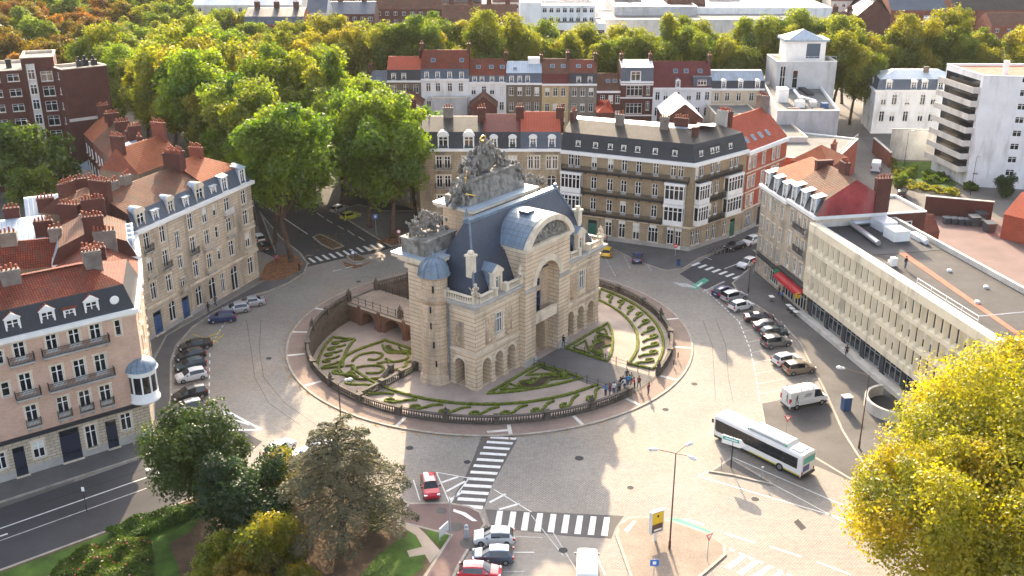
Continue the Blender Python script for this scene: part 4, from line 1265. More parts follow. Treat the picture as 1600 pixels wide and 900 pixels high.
for k in range(8):                                                 # swelling sarcophagus-like block
    t0, t1 = k / 8, (k + 1) / 8
    f0, f1 = 1.9 - .9 * t0 ** 1.5, 1.9 - .9 * t1 ** 1.5
    b.add([(9.2, 9.6 - f0, 21.8 + 2.2 * t0), (18.8, 9.6 - f0, 21.8 + 2.2 * t0), (18.8, 9.6 + f0, 21.8 + 2.2 * t0), (9.2, 9.6 + f0, 21.8 + 2.2 * t0), (9.2, 9.6 - f1, 21.8 + 2.2 * t1), (18.8, 9.6 - f1, 21.8 + 2.2 * t1), (18.8, 9.6 + f1, 21.8 + 2.2 * t1), (9.2, 9.6 + f1, 21.8 + 2.2 * t1)],
          [(0, 1, 5, 4), (1, 2, 6, 5), (2, 3, 7, 6), (3, 0, 4, 7), (4, 5, 6, 7)])
b.tube((9.3, 8.2, 24.0), (18.7, 8.2, 24.0), .22, .22, 8)
gpart(b, 'crowning_block', 'weathered_stone')
r2 = random.Random(21); b = MB()
figure(b, 14.0, 9.4, 26.1, 1.35, 0, r2); b.ball((14, 9.7, 25.3), 1.5, 10, 0, (1.2, .7, 1.0)); b.ball((13.2, 9.6, 26.4), .8, 8, 0, (1, .7, 1.4)); b.ball((14.9, 9.6, 26.2), .8, 8, 0, (1, .7, 1.3))
lumps(b, r2, 9.6, 18.4, 8.8, 10.6, 23.9, 28.2, 210, (.2, .46), 1.05)
for k in range(15):
    a = lerp(-1.25, 1.25, k / 14); L_ = 3.6 + r2.uniform(-.5, .3)
    b.tube((14 + a * .8, 10.0, 24.5), (14 + math.sin(a) * L_, 10.2, 24.4 + math.cos(a) * L_), .1, .05, 5); b.ball((14 + math.sin(a) * L_ * .86, 10.2, 24.4 + math.cos(a) * L_ * .86), .38, 6, 0, (.9, .4, 1.1))
gpart(b, 'crowning_sculpture', 'weathered_stone', True)
for x, sd in ((8.0, 31), (20.2, 32)):
    r2 = random.Random(sd); b = MB(); figure(b, x, 9.0, 21.9, 1.45, .2 if x < 14 else -.2, r2); lumps(b, r2, x - 1.2, x + 1.2, 8.0, 10.4, 20.9, 24.2, 60, (.18, .4), .7)
    b.tube((x, 8.2, 22.8), (x - 1.3 if x < 14 else x + 1.3, 7.8, 25.2), .07, .05, 5)
    gpart(b, 'attic_figure', 'weathered_stone', True)
b = MB(); b.tube((7.2, 7.2, 22.9), (8.6, 7.0, 22.4), .09, .06, 6); b.ball((8.6, 7.0, 22.4), .12, 6); b.ball((7.6, 7.6, 24.8), .16, 6); b.tube((7.6, 7.6, 24.2), (7.7, 7.5, 25.7), .06, .05, 5)
gpart(b, 'gilded_trumpet', 'gold')
b = MB(); b.path([(13.4 + .5 * math.cos(a), 9.4, 28.6 + .35 * math.sin(a)) for a in [k * .7 for k in range(8)]], .1, 6); gpart(b, 'gilded_wreath', 'gold')

# ------------------------------------------------------------------ bridge over the moat
br = thing('moat_bridge', 'low brick arched bridge with iron railing crossing the sunken moat', 'bridge', (GA[0], GA[1], 0), GANG)
VE = CL[1] + R_BAL - .3
w = MB()
ops = [(VE - v - 1.9, VE - v + 1.9, MOAT, -.75, 'V5.9') for v in (15.6, 20.3, 25.0)] + [(VE - 30.2 - 1.3, VE - 30.2 + 1.3, MOAT, -.9, 'V5.9')]
facade(w, (11.0, VE), (11.0, 13.0), MOAT, -.05, ops, 0)
facade(w, (17.0, 13.0), (17.0, VE), MOAT, -.05, [], 0)
w.build('wall', 'bridge_brick', br)
b = MB(); b.box(10.8, 17.2, 12.9, VE, -.05, .13); b.build('deck', 'sandy_paving', br)
b = MB(); b.box(10.85, 11.0, 13.1, VE, -.45, -.08); b.build('string_course', 'trim_stone', br)
for v in (13.3, 17.95, 22.65, 27.8, 31.9):
    b = MB(); b.box(10.72, 11.0, v - .32, v + .32, MOAT, -.1); b.build('pier', 'bridge_brick', br)
for u in (11.05, 16.95):
    b = MB(); v = 13.6
    while v < VE - .4:
        b.tube((u, v, .13), (u, v, 1.15), .05, .05, 6); b.ball((u, v, 1.2), .09, 6); v += 1.55
    for zz in (.55, 1.05): b.tube((u, 13.4, zz), (u, VE - .3, zz), .025, .025, 5)
    b.build('railing', 'black_iron', br)
    for v in (13.2, 23.5, VE - .2):
        b = MB(); pier_box(b, (u, v), .13, 1.1, .3); b.lathe([(.2, 1.33), (.34, 1.5), (.3, 1.75), (.1, 1.9), (.14, 2.0), (.02, 2.2)], 8, (u, v)); b.build('pier', 'dark_stone', br)

# ------------------------------------------------------------------ balustrade round the moat and garden
bal = thing('stone_balustrade', 'weathered grey stone balustrade ringing the sunken garden and terrace', 'balustrade', (CC[0], CC[1], .14))
gaps = [(R(-37.5), 8.4), (R(142.5), 8.0)]
def in_gap(a):
    for g, hw in gaps:
        d = (a - g + math.pi) % (2 * math.pi) - math.pi
        if abs(math.degrees(d)) < hw: return True
    return False
NSEG = 120
hb, bb, pb = MB(), MB(), MB()
for i in range(NSEG):
    a0, a1 = 2 * math.pi * i / NSEG, 2 * math.pi * (i + 1) / NSEG
    if in_gap((a0 + a1) / 2): continue
    p0 = (R_BAL * math.cos(a0), R_BAL * math.sin(a0)); p1 = (R_BAL * math.cos(a1), R_BAL * math.sin(a1))
    l = math.hypot(p1[0] - p0[0], p1[1] - p0[1]); e = ((p1[0] - p0[0]) / l, (p1[1] - p0[1]) / l); c = ((p0[0] + p1[0]) / 2, (p0[1] + p1[1]) / 2)
    hb.obox(c, e, l / 2 + .012, .2, .82, .98); pb.obox(c, e, l / 2 + .012, .2, 0, .2)
    for t in (.14, .38, .62, .86):
        q = (lerp(p0[0], p1[0], t), lerp(p0[1], p1[1], t))
        bb.lathe([(.07, .2), (.12, .38), (.055, .6), (.09, .82)], 6, q, cap=False)
hb.build('handrail', 'dark_stone', bal); pb.build('plinth', 'dark_stone', bal)
o = bb.build('balusters', 'dark_stone', bal); o['kind'] = 'stuff'
for k in range(26):
    a = R(-37.5 + 8.4) + (2 * math.pi - R(16.8)) * k / 25
    if in_gap(a) and 0 < k < 25: continue
    b = MB(); pier_box(b, (0, 0), 0, 1.02, .33); 
    if k % 3 == 0: b.lathe([(.2, 1.12), (.3, 1.25), (.24, 1.5), (.08, 1.7), (.12, 1.8), (.02, 1.95)], 8, (0, 0))
    b.build('pier', 'dark_stone', bal, loc=(R_BAL * math.cos(a), R_BAL * math.sin(a), 0), rz=a)
tbl = thing('terrace_balustrade', 'dark stone balustrade along the terrace edge beside the round turret', 'balustrade', (GA[0], GA[1], .10), GANG)
b = MB(); balus_run(b, (-2.6, 10.1), (-.4, 10.1), 0, .95); balus_run(b, (-10.2, 10.1), (-3.2, 10.1), 0, .95); b.build('rail', 'dark_stone', tbl)
for u in (-.3, -2.9, -6.5, -10.3):
    b = MB(); pier_box(b, (u, 10.1), 0, 1.05, .3); b.build('pier', 'dark_stone', tbl)
st = thing('stone_stairs', 'dark stone steps going down from the terrace into the left moat', 'stairs', (GA[0], GA[1], 0), GANG)
for k in range(11):
    b = MB(); z1 = .08 - k * .3; x1 = -2.9 - k * .55; b.box(x1 - .55, x1, 10.22, 12.0, MOAT, z1); b.build('step', 'plinth', st)
b = MB(); balus_run(b, (-2.9, 12.2), (-8.9, 12.2), 0, .95, .34, 0, .085, MOAT + .05); b.box(-8.9, -2.6, 12.03, 12.37, MOAT, MOAT + .2); b.build('rail', 'dark_stone', st)
for u, z in ((-2.7, 0), (-9.1, MOAT)):
    b = MB(); pier_box(b, (u, 12.2), z, 1.15, .3); b.build('pier', 'dark_stone', st)

# ------------------------------------------------------------------ path, railings, parterres
P_ = [GW(10.2, -.9), GW(10.2, -15.9), GW(17.0, -15.9), GW(17.0, -.9)]
struct(sheet('garden_path', ccw(P_), .125, 'pavement_grey'))
for u, sd in ((10.1, 'near'), (17.1, 'far')):
    t = thing('path_railing', 'thin black iron railing of the garden path beside the %s parterre bed' % ('front left' if sd == 'near' else 'right'), 'railing', (*GW(u, -1.6), .10), GANG - R(90))
    b = MB()
    for zz in (.5, .95): b.tube((0, 0, zz), (13.4, 0, zz), .025, .025, 5)
    b.build('rail', 'black_iron', t)
    pm = MB(); pm.tube((0, 0, 0), (0, 0, 1.1), .05, .04, 6); pm.ball((0, 0, 1.15), .08, 6); pme = pm.mesh('post', ['black_iron'])
    for k in range(9): link('post', pme, t, (k * 13.4 / 8, 0, 0))
def hedge_mesh(mb, pts, w=.42, h=.42, closed=False, seed=1, m=0):
    """Clipped low hedge swept along a ground line, slightly uneven."""
    rg = random.Random(seed); P = []
    src = pts + ([pts[0]] if closed else [])
    for a, b in zip(src, src[1:]):
        l = math.hypot(b[0] - a[0], b[1] - a[1]); k = max(1, int(l / .45))
        for i in range(k): P.append((lerp(a[0], b[0], i / k), lerp(a[1], b[1], i / k)))
    if not closed: P.append(src[-1])
    n = len(P); vs = []; fs = []
    for i in range(n):
        a = P[i - 1] if (i or closed) else P[0]; b = P[(i + 1) % n] if (i < n - 1 or closed) else P[-1]
        dx, dy = b[0] - a[0], b[1] - a[1]; l = math.hypot(dx, dy) or 1; nx, ny = -dy / l, dx / l
        for o_, z in ((-.5, 0), (-.52, .75), (-.25, 1), (.25, 1), (.52, .75), (.5, 0)):
            j = rg.uniform(-.05, .05); vs.append((P[i][0] + nx * (o_ * w + j), P[i][1] + ny * (o_ * w + j), z * h + (rg.uniform(-.05, .05) if z else 0)))
    for i in range(n if closed else n - 1):
        for q in range(5):
            a = i * 6 + q; b = ((i + 1) % n) * 6 + q; fs.append((a, a + 1, b + 1, b))
    mb.add(vs, fs, m)
def parterre(label, z):
    return thing('parterre', label, 'flower bed', (GA[0], GA[1], z), GANG)
def pol(r, a): return (CL[0] + r * math.cos(a), CL[1] + r * math.sin(a))
def hb_(t, pts, name, w=.34, h=.36, closed=False, seed=1):
    b = MB(); hedge_mesh(b, pts, w, h, closed, seed); return b.build(name, 'hedge_leaf', t)
def soil_ribbon(t, pts, ws):
    b = MB(); n = len(pts)
    L_, R_ = [], []
    for i in range(n):
        a = pts[max(0, i - 1)]; c = pts[min(n - 1, i + 1)]; dx, dy = c[0] - a[0], c[1] - a[1]; l = math.hypot(dx, dy) or 1; nx, ny = -dy / l, dx / l
        L_.append((pts[i][0] + nx * ws[i], pts[i][1] + ny * ws[i])); R_.append((pts[i][0] - nx * ws[i], pts[i][1] - ny * ws[i]))
    for i in range(n - 1): b.poly([(*R_[i], .03), (*R_[i + 1], .03), (*L_[i + 1], .03), (*L_[i], .03)])
    b.build('flower_soil', 'soil', t)
    hb_(t, L_ + list(reversed(R_)), 'hedge_scroll', .24, .24, True, 7)
def spline(ctrl, k=6):
    out = []
    for i in range(len(ctrl) - 1):
        p0 = ctrl[max(0, i - 1)]; p1 = ctrl[i]; p2 = ctrl[i + 1]; p3 = ctrl[min(len(ctrl) - 1, i + 2)]
        for j in range(k):
            t = j / k
            out.append(tuple(.5 * (2 * p1[q] + (-p0[q] + p2[q]) * t + (2 * p0[q] - 5 * p1[q] + 4 * p2[q] - p3[q]) * t * t + (-p0[q] + 3 * p1[q] - 3 * p2[q] + p3[q]) * t ** 3) for q in (0, 1)))
    out.append(ctrl[-1]); return out
def bed_triangle(t, mir):
    def m(p): return (28.2 - p[0], p[1]) if mir else p
    edge = spline([(.2, -1.7), (3.2, -4.4), (7.2, -6.9), (11.0, -8.6)], 5) + [(11.0, -1.8)]
    hb_(t, [m(p) for p in edge], 'hedge_border', .34, .28, True, 3)
    hb_(t, [m(p) for p in [(2.0, -2.3), (4.0, -2.3), (4.0, -4.1)]], 'hedge_triangle', .26, .24, True, 4)
    hb_(t, [m(p) for p in [(10.3, -2.5), (10.3, -5.3), (7.2, -2.5)]], 'hedge_triangle', .26, .24, True, 5)
    S_ = spline([(6.3, -4.0), (5.2, -3.4), (4.9, -4.4), (5.9, -5.3), (7.4, -5.0), (8.4, -5.2), (9.3, -6.2), (10.2, -7.2)], 5)
    soil_ribbon(t, [m(p) for p in S_], [.18 + .55 * math.sin(math.pi * min(1, (i + 1) / len(S_))) for i in range(len(S_))])
    hb_(t, [m(p) for p in spline([(6.8, -3.4), (7.6, -4.3), (8.8, -4.2), (9.6, -4.9), (9.9, -5.8)], 5)], 'hedge_scroll', .24, .24, False, 6)
    b = MB(); c = m((10.0, -6.4)); b.ball((c[0], c[1], .3), .55, 10, 0, (1, 1, .8)); b.build('topiary_ball', 'hedge_leaf', t, True)
bed_triangle(parterre('triangular box hedge parterre in front of the gate, left of the path', .105), False)
bed_triangle(parterre('triangular box hedge parterre right of the path, near the three right arches', .105), True)
def band(label, a0, a1, z, n, flip=1, thin=False):
    t = parterre(label, z); k = 40
    ro, ri = 24.3, 20.8
    if not thin:
        hb_(t, [pol(ro, lerp(a0, a1, i / k)) for i in range(k + 1)], 'hedge_border', .36, .28, False, 8)
    hb_(t, [pol(ri, lerp(a0, a1, i / k)) for i in range(k + 1)], 'hedge_border', .36, .28, False, 9)
    for q in range(n):
        am = lerp(a0, a1, (q + .5) / n); da = (a1 - a0) / n
        C = [pol(21.5, am - da * .42 * flip), pol(22.0, am - da * .1 * flip), pol(22.9, am + da * .12 * flip), pol(23.6, am + da * .38 * flip), pol(23.3, am + da * .55 * flip), pol(22.7, am + da * .42 * flip), pol(22.9, am + da * .28 * flip)]
        hb_(t, spline(C, 4), 'hedge_scroll', .33, .26, False, 20 + q)
    for a in (a0, a1):
        if not thin: hb_(t, [pol(ri, a), pol(ro, a)], 'hedge_border', .36, .28, False, 10)
    return t
LA = lambda deg: R(deg) - GANG
band('curved box hedge band with scrolls along the right balustrade', LA(-27), LA(52), .105, 12)
band('curved box hedge band with scrolls along the front balustrade', LA(-150), LA(-48), .105, 11, -1, True)
band('curved box hedge band with scrolls down in the left moat', LA(-195), LA(-170), MOAT + .01, 5)
t = parterre('swirling box hedge parterre down in the left moat near the bridge', MOAT + .01)
hb_(t, spline([(2.0, 15.0), (-2.2, 18.5), (-2.0, 23.0), (2.5, 25.6), (9.0, 24.8)], 6) + [(9.3, 15.0)], 'hedge_border', .36, .3, True, 3)
for q, C in enumerate(([(1, 23.5), (3, 24.2), (5, 23.2), (5.2, 21.6), (3.6, 21.2), (2.8, 22.2)], [(7.6, 24), (6.2, 21.5), (7.8, 19.6), (6.4, 18.0), (4.4, 18.8), (4.6, 20.4)], [(0, 21.6), (1.6, 20.6), (2.4, 18.8), (.8, 18.0), (-.4, 19.4)],
                       [(2.4, 17.0), (4.2, 16.4), (5.6, 17.2), (7.2, 16.2), (8.4, 17.4)], [(-.6, 23.2), (.2, 22.4), (-.9, 21.6)], [(8.6, 21.6), (8.0, 20.4), (8.7, 19.4)], [(2.6, 20.2), (4.0, 19.6), (3.4, 18.4)])):
    hb_(t, spline(C, 5), 'hedge_scroll', .34, .26, False, 40 + q)
b = MB(); b.ball((-2.4, 20.2, .4), .7, 10, 0, (1, 1, .8)); b.build('topiary_ball', 'hedge_leaf', t, True)
soil_ribbon(t, spline([(7.9, 23.2), (7.0, 21.2), (8.2, 18.6)], 6), [.3] * 13)
# ------------------------------------------------------------------ houses round the square
# pink brick corner house, lower left -------------------------------------------------
e1 = (.797, .604); n1 = (-.604, .797); K1 = (-41.5, 103.8); LF = 29.0; q0 = LF - 16.56
A1_ = (K1[0] - e1[0] * LF, K1[1] - e1[1] * LF)
P = [A1_, K1, (-44.4, 113.6), (A1_[0] + n1[0] * 10.5, A1_[1] + n1[1] * 10.5)]
cols = [q0 + s for s in (-6.4, -3.6, -.4, 4.4, 7.6, 9.9, 12.1)]
ops = {0: row(cols, 14.4, 1.15, 2.1, 'd') + row(cols, 10.6, 1.2, 2.5, 'd') + row(cols, 6.9, 1.2, 2.4, 'd')
       + [(q0 + 14.2, q0 + 14.8, 13.5, 15.3, 's'), (q0 + 2.0, q0 + 2.8, 9.8, 11.4, 's'), (q0 + 2.0, q0 + 2.8, 13.5, 15.0, 's')]
       + [(q0 + 3.8, q0 + 5.0, 1.7, 3.8, 'c'), (q0 + 9.3, q0 + 10.5, 1.0, 3.8, 'c'), (q0 + 13.2, q0 + 14.4, 1.9, 4.0, 'c'), (q0 + .0, q0 + 1.1, 1.6, 3.6, 'c')]
       + [(q0 + 1.8, q0 + 3.0, .1, 3.7, 'D'), (q0 + 6.6, q0 + 8.7, .1, 4.1, 'D'), (q0 + 11.5, q0 + 12.7, .1, 3.7, 'D')],
       1: row([3.0, 6.0], 14.4, 1.0, 2.0) + row([3.2, 6.2], 10.6, 1.0, 2.2) + row([3.2, 6.2], 6.9, 1.0, 2.2)}
b1 = Bld('corner_house', 'pink brick corner house with red tile roof, white dormers and rounded oriel', P, 16.0, 'pink_brick', ops,
         bands=[(0, 1.1, 'plinth'), (1.1, 4.6, 'cream_stone'), (4.6, 15.4, 'pink_brick'), (15.4, 16.0, 'trim_stone')], surround='trim_stone', blinds=.15)
b1.band(4.5, 4.85, .35, 'slate', (0, 1), 'string_course'); b1.band(15.75, 16.25, .4, 'white_trim', (0, 1))
b1.roof([(.9, 18.9, 'slate'), (5.2, 20.9, 'tile_red')], (0, 1, 2), None, z=16.25, gable='dun_brick')
for z, sp in ((13.25, ((6.4, 13.3), (3.1, 5.6), (-1.6, .8), (-7.4, -2.6))), (9.25, ((6.4, 13.3), (3.1, 5.6), (-1.6, .8), (-7.4, -2.6)))):
    for s0, s1 in sp: b1.balcony(0, q0 + s0, q0 + s1, z, .8)
for s in (4.4, 7.6, 9.9, 12.1, -.4): b1.balcony(0, q0 + s - .75, q0 + s + .75, 5.65, .4)
for s, w_, st_ in ((4.3, 1.5, 'ped'), (7.7, 1.5, 'ped'), (12.2, 1.5, 'ped'), (9.9, 1.2, 'box'), (.8, 1.5, 'ped')):
    b1.dormer(0, q0 + s, 16.35, w_, 1.75 if st_ == 'ped' else 1.4, .2, 1.4, st_, 'white_trim', 'tile_red')
b = MB(); b.lathe([(.45, 0), (.5, .1), (.42, .18)], 12); o = b1.part(b, 'oculus', 'white_trim'); o.location = b1.at(0, q0 + 14.6, .25, 17.6); o.rotation_euler = (R(90), 0, b1.rz(0))
b1.chim_on(0, q0 + 5.6, 4.3, 19.0, 21.9, lx=1.9, ly=.8, pots=4, mat='chimney_grey'); b1.chim_on(0, q0 + 14.0, 4.3, 19.0, 22.2, lx=1.8, ly=.9, pots=5, mat='chimney_grey'); b1.chim_on(0, q0 - 3, 4.3, 19, 22, lx=1.9, ly=.8, pots=4, mat='chimney_grey')
# rounded oriel on the corner
oc = b1.at(0, LF - .25, .35, 0); oc = (oc[0], oc[1])
b = MB(); b.lathe([(.5, 4.2), (1.3, 4.8), (1.75, 5.0), (1.75, 5.2), (1.6, 5.25), (1.6, 6.2)], 24, oc); orl = b1.part(b, 'oriel', 'white_trim', True)
b = MB(); b.lathe([(1.56, 6.2), (1.56, 8.3)], 24, oc); b.build('pane', 'glass', orl)
b = MB(); b.lathe([(1.64, 8.3), (1.64, 8.7), (1.85, 8.8), (1.85, 8.95)], 24, oc)
for k in range(10):
    a = 2 * math.pi * k / 10; c = (oc[0] + 1.58 * math.cos(a), oc[1] + 1.58 * math.sin(a)); b.obox(c, (math.cos(a), math.sin(a)), .06, .09, 6.2, 8.3)
b.build('mullions', 'white_trim', orl)
b = MB(); b.lathe([(1.9, 8.93)] + [(1.8 * math.cos(t), 8.97 + 1.25 * math.sin(t)) for t in [math.pi / 2 * k / 7 for k in range(8)]], 24, oc); b.build('dome', 'lead', orl, True)
# narrow houses in the side street between the two corner blocks
P = [(-44.4, 113.6), (-47.4, 122.0), (-56.9, 118.6), (-53.9, 110.0)]
h = Bld('terraced_house', 'narrow stone house squeezed behind the pink corner house', P, 15.2, 'limestone', {0: row([1.8, 4.4, 7], 12.8, 1, 2) + row([1.8, 4.4, 7], 9, 1, 2.2) + row([1.8, 4.4, 7], 5.3, 1, 2.2)})
h.band(14.9, 15.3, .4, 'white_trim', (0,)); h.roof([(4.6, 18.3, 'tile_red')], (0, 2)); h.chim_on(0, .4, 4.5, 16.5, 20.2, lx=2.6, pots=6, turn=R(90)); h.chim_on(0, 8.4, 3.5, 16.0, 19.6, lx=2.6, pots=6, turn=R(90), mat='chimney_grey')
P = [(-47.4, 122.0), (-50.7, 130.6), (-60.2, 127.0), (-56.9, 118.6)]
h = Bld('terraced_house', 'narrow house with stacked grey zinc dormers beside the long stone building', P, 15.6, 'limestone', {0: row([1.8, 4.4, 7], 13, 1, 2) + row([1.8, 4.4, 7], 9, 1, 2.2) + row([1.8, 4.4, 7], 5.3, 1, 2.2)})
h.band(15.3, 15.7, .4, 'white_trim', (0,)); h.roof([(1.0, 17.8, 'zinc'), (4.6, 19.4, 'tile_brown')], (0, 2))
for x in (1.6, 3.6, 5.6, 7.6): h.dormer(0, x, 15.8, 1.1, 1.5, .2, 1.6, 'round', 'white_trim', 'zinc')
h.chim_on(0, 8.8, 4.6, 17.5, 21.2, lx=2.8, pots=7, turn=R(90)); h.chim_on(0, .3, 4.6, 17.5, 21.4, lx=2.4, pots=6, turn=R(90))
# roofs piled up behind the pink house
def back_house(label, p0, p1, h_, d, rings, wall='dun_brick', ch=(), st=(0, 2), gable='brown_brick', name='back_house'):
    H_ = Bld(name, label, quad(G(*p0, h_), G(*p1, h_), d), h_, wall)
    H_.roof(rings, st, None, gable)
    for (x, y, z0, z1, n_, m_) in ch: H_.chim_on(0, x, y, z0, z1, lx=.42 * n_ + .3, ly=.8, pots=n_, mat=m_)
    return H_
back_house('red tiled back house directly behind the pink house ridge', (-25, 428), (128, 412), 14.8, 6.5, [(3.1, 17.6, 'tile_red')], ch=((8.5, 3, 16, 18.9, 3, 'chimney_grey'), (3, 3, 16, 18.9, 4, 'chimney_grey')))
back_house('pale blue zinc roofed annex at the left edge', (-30, 386), (72, 374), 14.2, 12, [(5.6, 15.8, 'zinc')], 'pale_render', ch=((8, 1, 14.2, 16.6, 5, 'brown_brick'), (4, 7, 14.6, 17.2, 4, 'brown_brick')))
back_house('red tiled house between two brick chimney stacks at left', (76, 388), (140, 392), 14.8, 11, [(5.2, 17.8, 'tile_red')], ch=((.6, 5, 16, 19.4, 6, 'brown_brick'), (4.6, 3, 15.6, 18.8, 5, 'chimney_grey')))
back_house('zinc roofed back house with long row of chimney pots', (40, 340), (128, 330), 13.6, 9, [(4.2, 15.4, 'zinc')], 'pale_render', ch=((3, 1, 13, 16.0, 5, 'brown_brick'), (8.5, 4, 14, 17.6, 6, 'brown_brick')))
back_house('low brown tiled back wing right of the long pot row', (130, 340), (172, 322), 14.0, 8, [(3.8, 16.6, 'tile_brown')], ch=((2, 4, 15, 18.4, 6, 'brown_brick'),))
back_house('low zinc lean-to roof below the brick tower', (118, 262), (168, 270), 6.5, 10, [(4.8, 7.6, 'zinc')], 'pale_render')
# long pale stone building on the left side ------------------------------------------
eB = (.3602, .9329); p0 = (-50.67, 130.6)
def qB(s): return (-50.1 + eB[0] * s, 132.1 + eB[1] * s)
A, B = qB(-1.6), qB(14.3)
ca = [2.0, 5.3, 11.4, 14.7]; cs = 8.2
P = quad(A, B, 11.0)
ops = {0: row(ca, 14.0, 1.15, 2.4) + row(ca, 10.4, 1.15, 2.5) + row(ca, 6.7, 1.15, 2.5) + row([cs], 12.2, 1.0, 2.6) + row([cs], 8.9, 1.0, 2.0) + row([cs], 5.6, 1.0, 1.6)
       + [(4.6, 6.0, .9, 3.9, 'A'), (10.7, 12.1, .9, 3.9, 'A'), (13.8, 15.5, .7, 4.1, 'A'), (1.2, 2.9, .1, 3.6, 'D'), (7.4, 9.0, .1, 3.5, 'D')]}
b2 = Bld('stone_town_house', 'long pale stone town house with arched blue ground floor windows, left side', P, 16.0, 'limestone', ops, door='blue_paint', surround='trim_stone',
         bands=[(0, .7, 'plinth'), (.7, 4.6, 'limestone'), (4.6, 16, 'limestone')])
b2.band(15.6, 16.1, .5, 'white_trim', (0,)); b2.band(4.5, 4.8, .2, 'trim_stone', (0,), 'string_course')
b2.roof([(.8, 18.4, 'slate_blue'), (5.4, 20.6, 'tile_brown')], (0, 2), z=16.1)
for x, st_, w_ in ((1.6, 'round', 1.7), (4.6, 'box', 1.2), (7.9, 'round', 1.4), (11.2, 'box', 1.1), (14.4, 'round', 1.8)): b2.dormer(0, x, 16.2, w_, 2.1 if st_ == 'round' else 1.5, .1, 1.6, st_, 'trim_stone' if st_ == 'round' else 'white_trim', 'zinc')
for x in (2.0, 5.3, 11.4): b2.balcony(0, x - .9, x + .9, 9.0, .45, 'trim_stone' if x == 2.0 else 'black_iron'); 
b2.balcony(0, 13.6, 15.7, 8.9, .6, 'trim_stone'); b2.balcony(0, 13.6, 15.7, 5.2, .6, 'trim_stone'); b2.balcony(0, 1.1, 2.9, 12.6, .5); b2.balcony(0, 7.3, 9.1, 4.6, .6, 'trim_stone')
b2.chim_on(0, 3.2, 5.5, 19, 21.6, lx=1.5, pots=3, mat='chimney_grey'); b2.chim_on(0, 5.8, 5.5, 19, 21.8, lx=1.5, pots=3, mat='chimney_grey'); b2.chim_on(0, 15.6, 5.2, 17.5, 22.6, lx=3.0, ly=.9, pots=9, turn=R(90), mat='brown_brick'); b2.chim_on(0, .2, 5, 17.5, 22.6, lx=3.0, ly=.9, pots=7, turn=R(90), mat='brown_brick')
A, B = qB(14.3), qB(25.0)
cb = [1.2, 4.3, 8.6]
P = quad(A, B, 11.0)
ops = {0: row([4.3, 8.6], 14.0, 1.3, 2.2) + row([4.3, 8.6], 10.7, 1.3, 2.4) + row([4.3, 8.6], 7.0, 1.3, 2.4) + row([1.2], 14, .8, 1.7, 's') + row([1.2], 10.6, .8, 1.8, 's') + row([1.2], 7.1, .8, 1.9, 's')
       + [(3.5, 5.2, .1, 4.0, 'A'), (8.0, 9.4, 1.2, 4.0, 'c'), (.8, 1.8, .8, 3.9, 'c')], 1: row([2.5, 6, 9], 14, 1.1, 2) + row([2.5, 6, 9], 10.5, 1.1, 2.2) + row([2.5, 6, 9], 7, 1.1, 2.2) + row([2.5, 6, 9], 2.6, 1.1, 2.2)}
b3 = Bld('corner_town_house', 'pale stone corner house with orange roof, stacked balconies and blue arched door', P, 16.0, 'limestone', ops, surround='trim_stone', frame='white_paint')
b3.band(15.6, 16.1, .5, 'white_trim', (0, 1)); b3.band(4.5, 4.8, .2, 'trim_stone', (0, 1), 'string_course')
b3.roof([(.9, 18.6, 'slate_blue'), (5.4, 21.0, 'tile_orange')], (0, 1, 2), z=16.1)
b3.dormer(0, 1.8, 16.3, 1.2, 1.3, .15, 1.6, 'box', 'white_trim', 'zinc'); b3.dormer(0, 4.4, 16.2, 1.4, 2.1, .05, 1.8, 'hip', 'white_trim', 'zinc'); b3.dormer(0, 9.0, 16.2, 1.4, 2.3, .05, 1.8, 'hip', 'white_trim', 'zinc'); b3.dormer(1, 5.5, 16.2, 1.4, 2.0, .05, 1.8, 'hip', 'white_trim', 'zinc')
for z in (12.4, 9.1, 5.4): b3.balcony(0, 7.4, 9.9, z, .8, 'trim_stone', 'trim_stone', .8, .3)
b3.balcony(0, 3.3, 5.4, 12.5, .5, 'white_trim'); b3.balcony(0, 3.3, 5.4, 9.2, .5, 'trim_stone')
b3.chim_on(0, .4, 5.2, 18, 22.9, lx=2.6, ly=.9, pots=7, turn=R(90), mat='brown_brick'); b3.chim_on(0, 5.5, 5.5, 20.2, 22.2, lx=2.2, pots=6, turn=R(90), mat='red_brick')
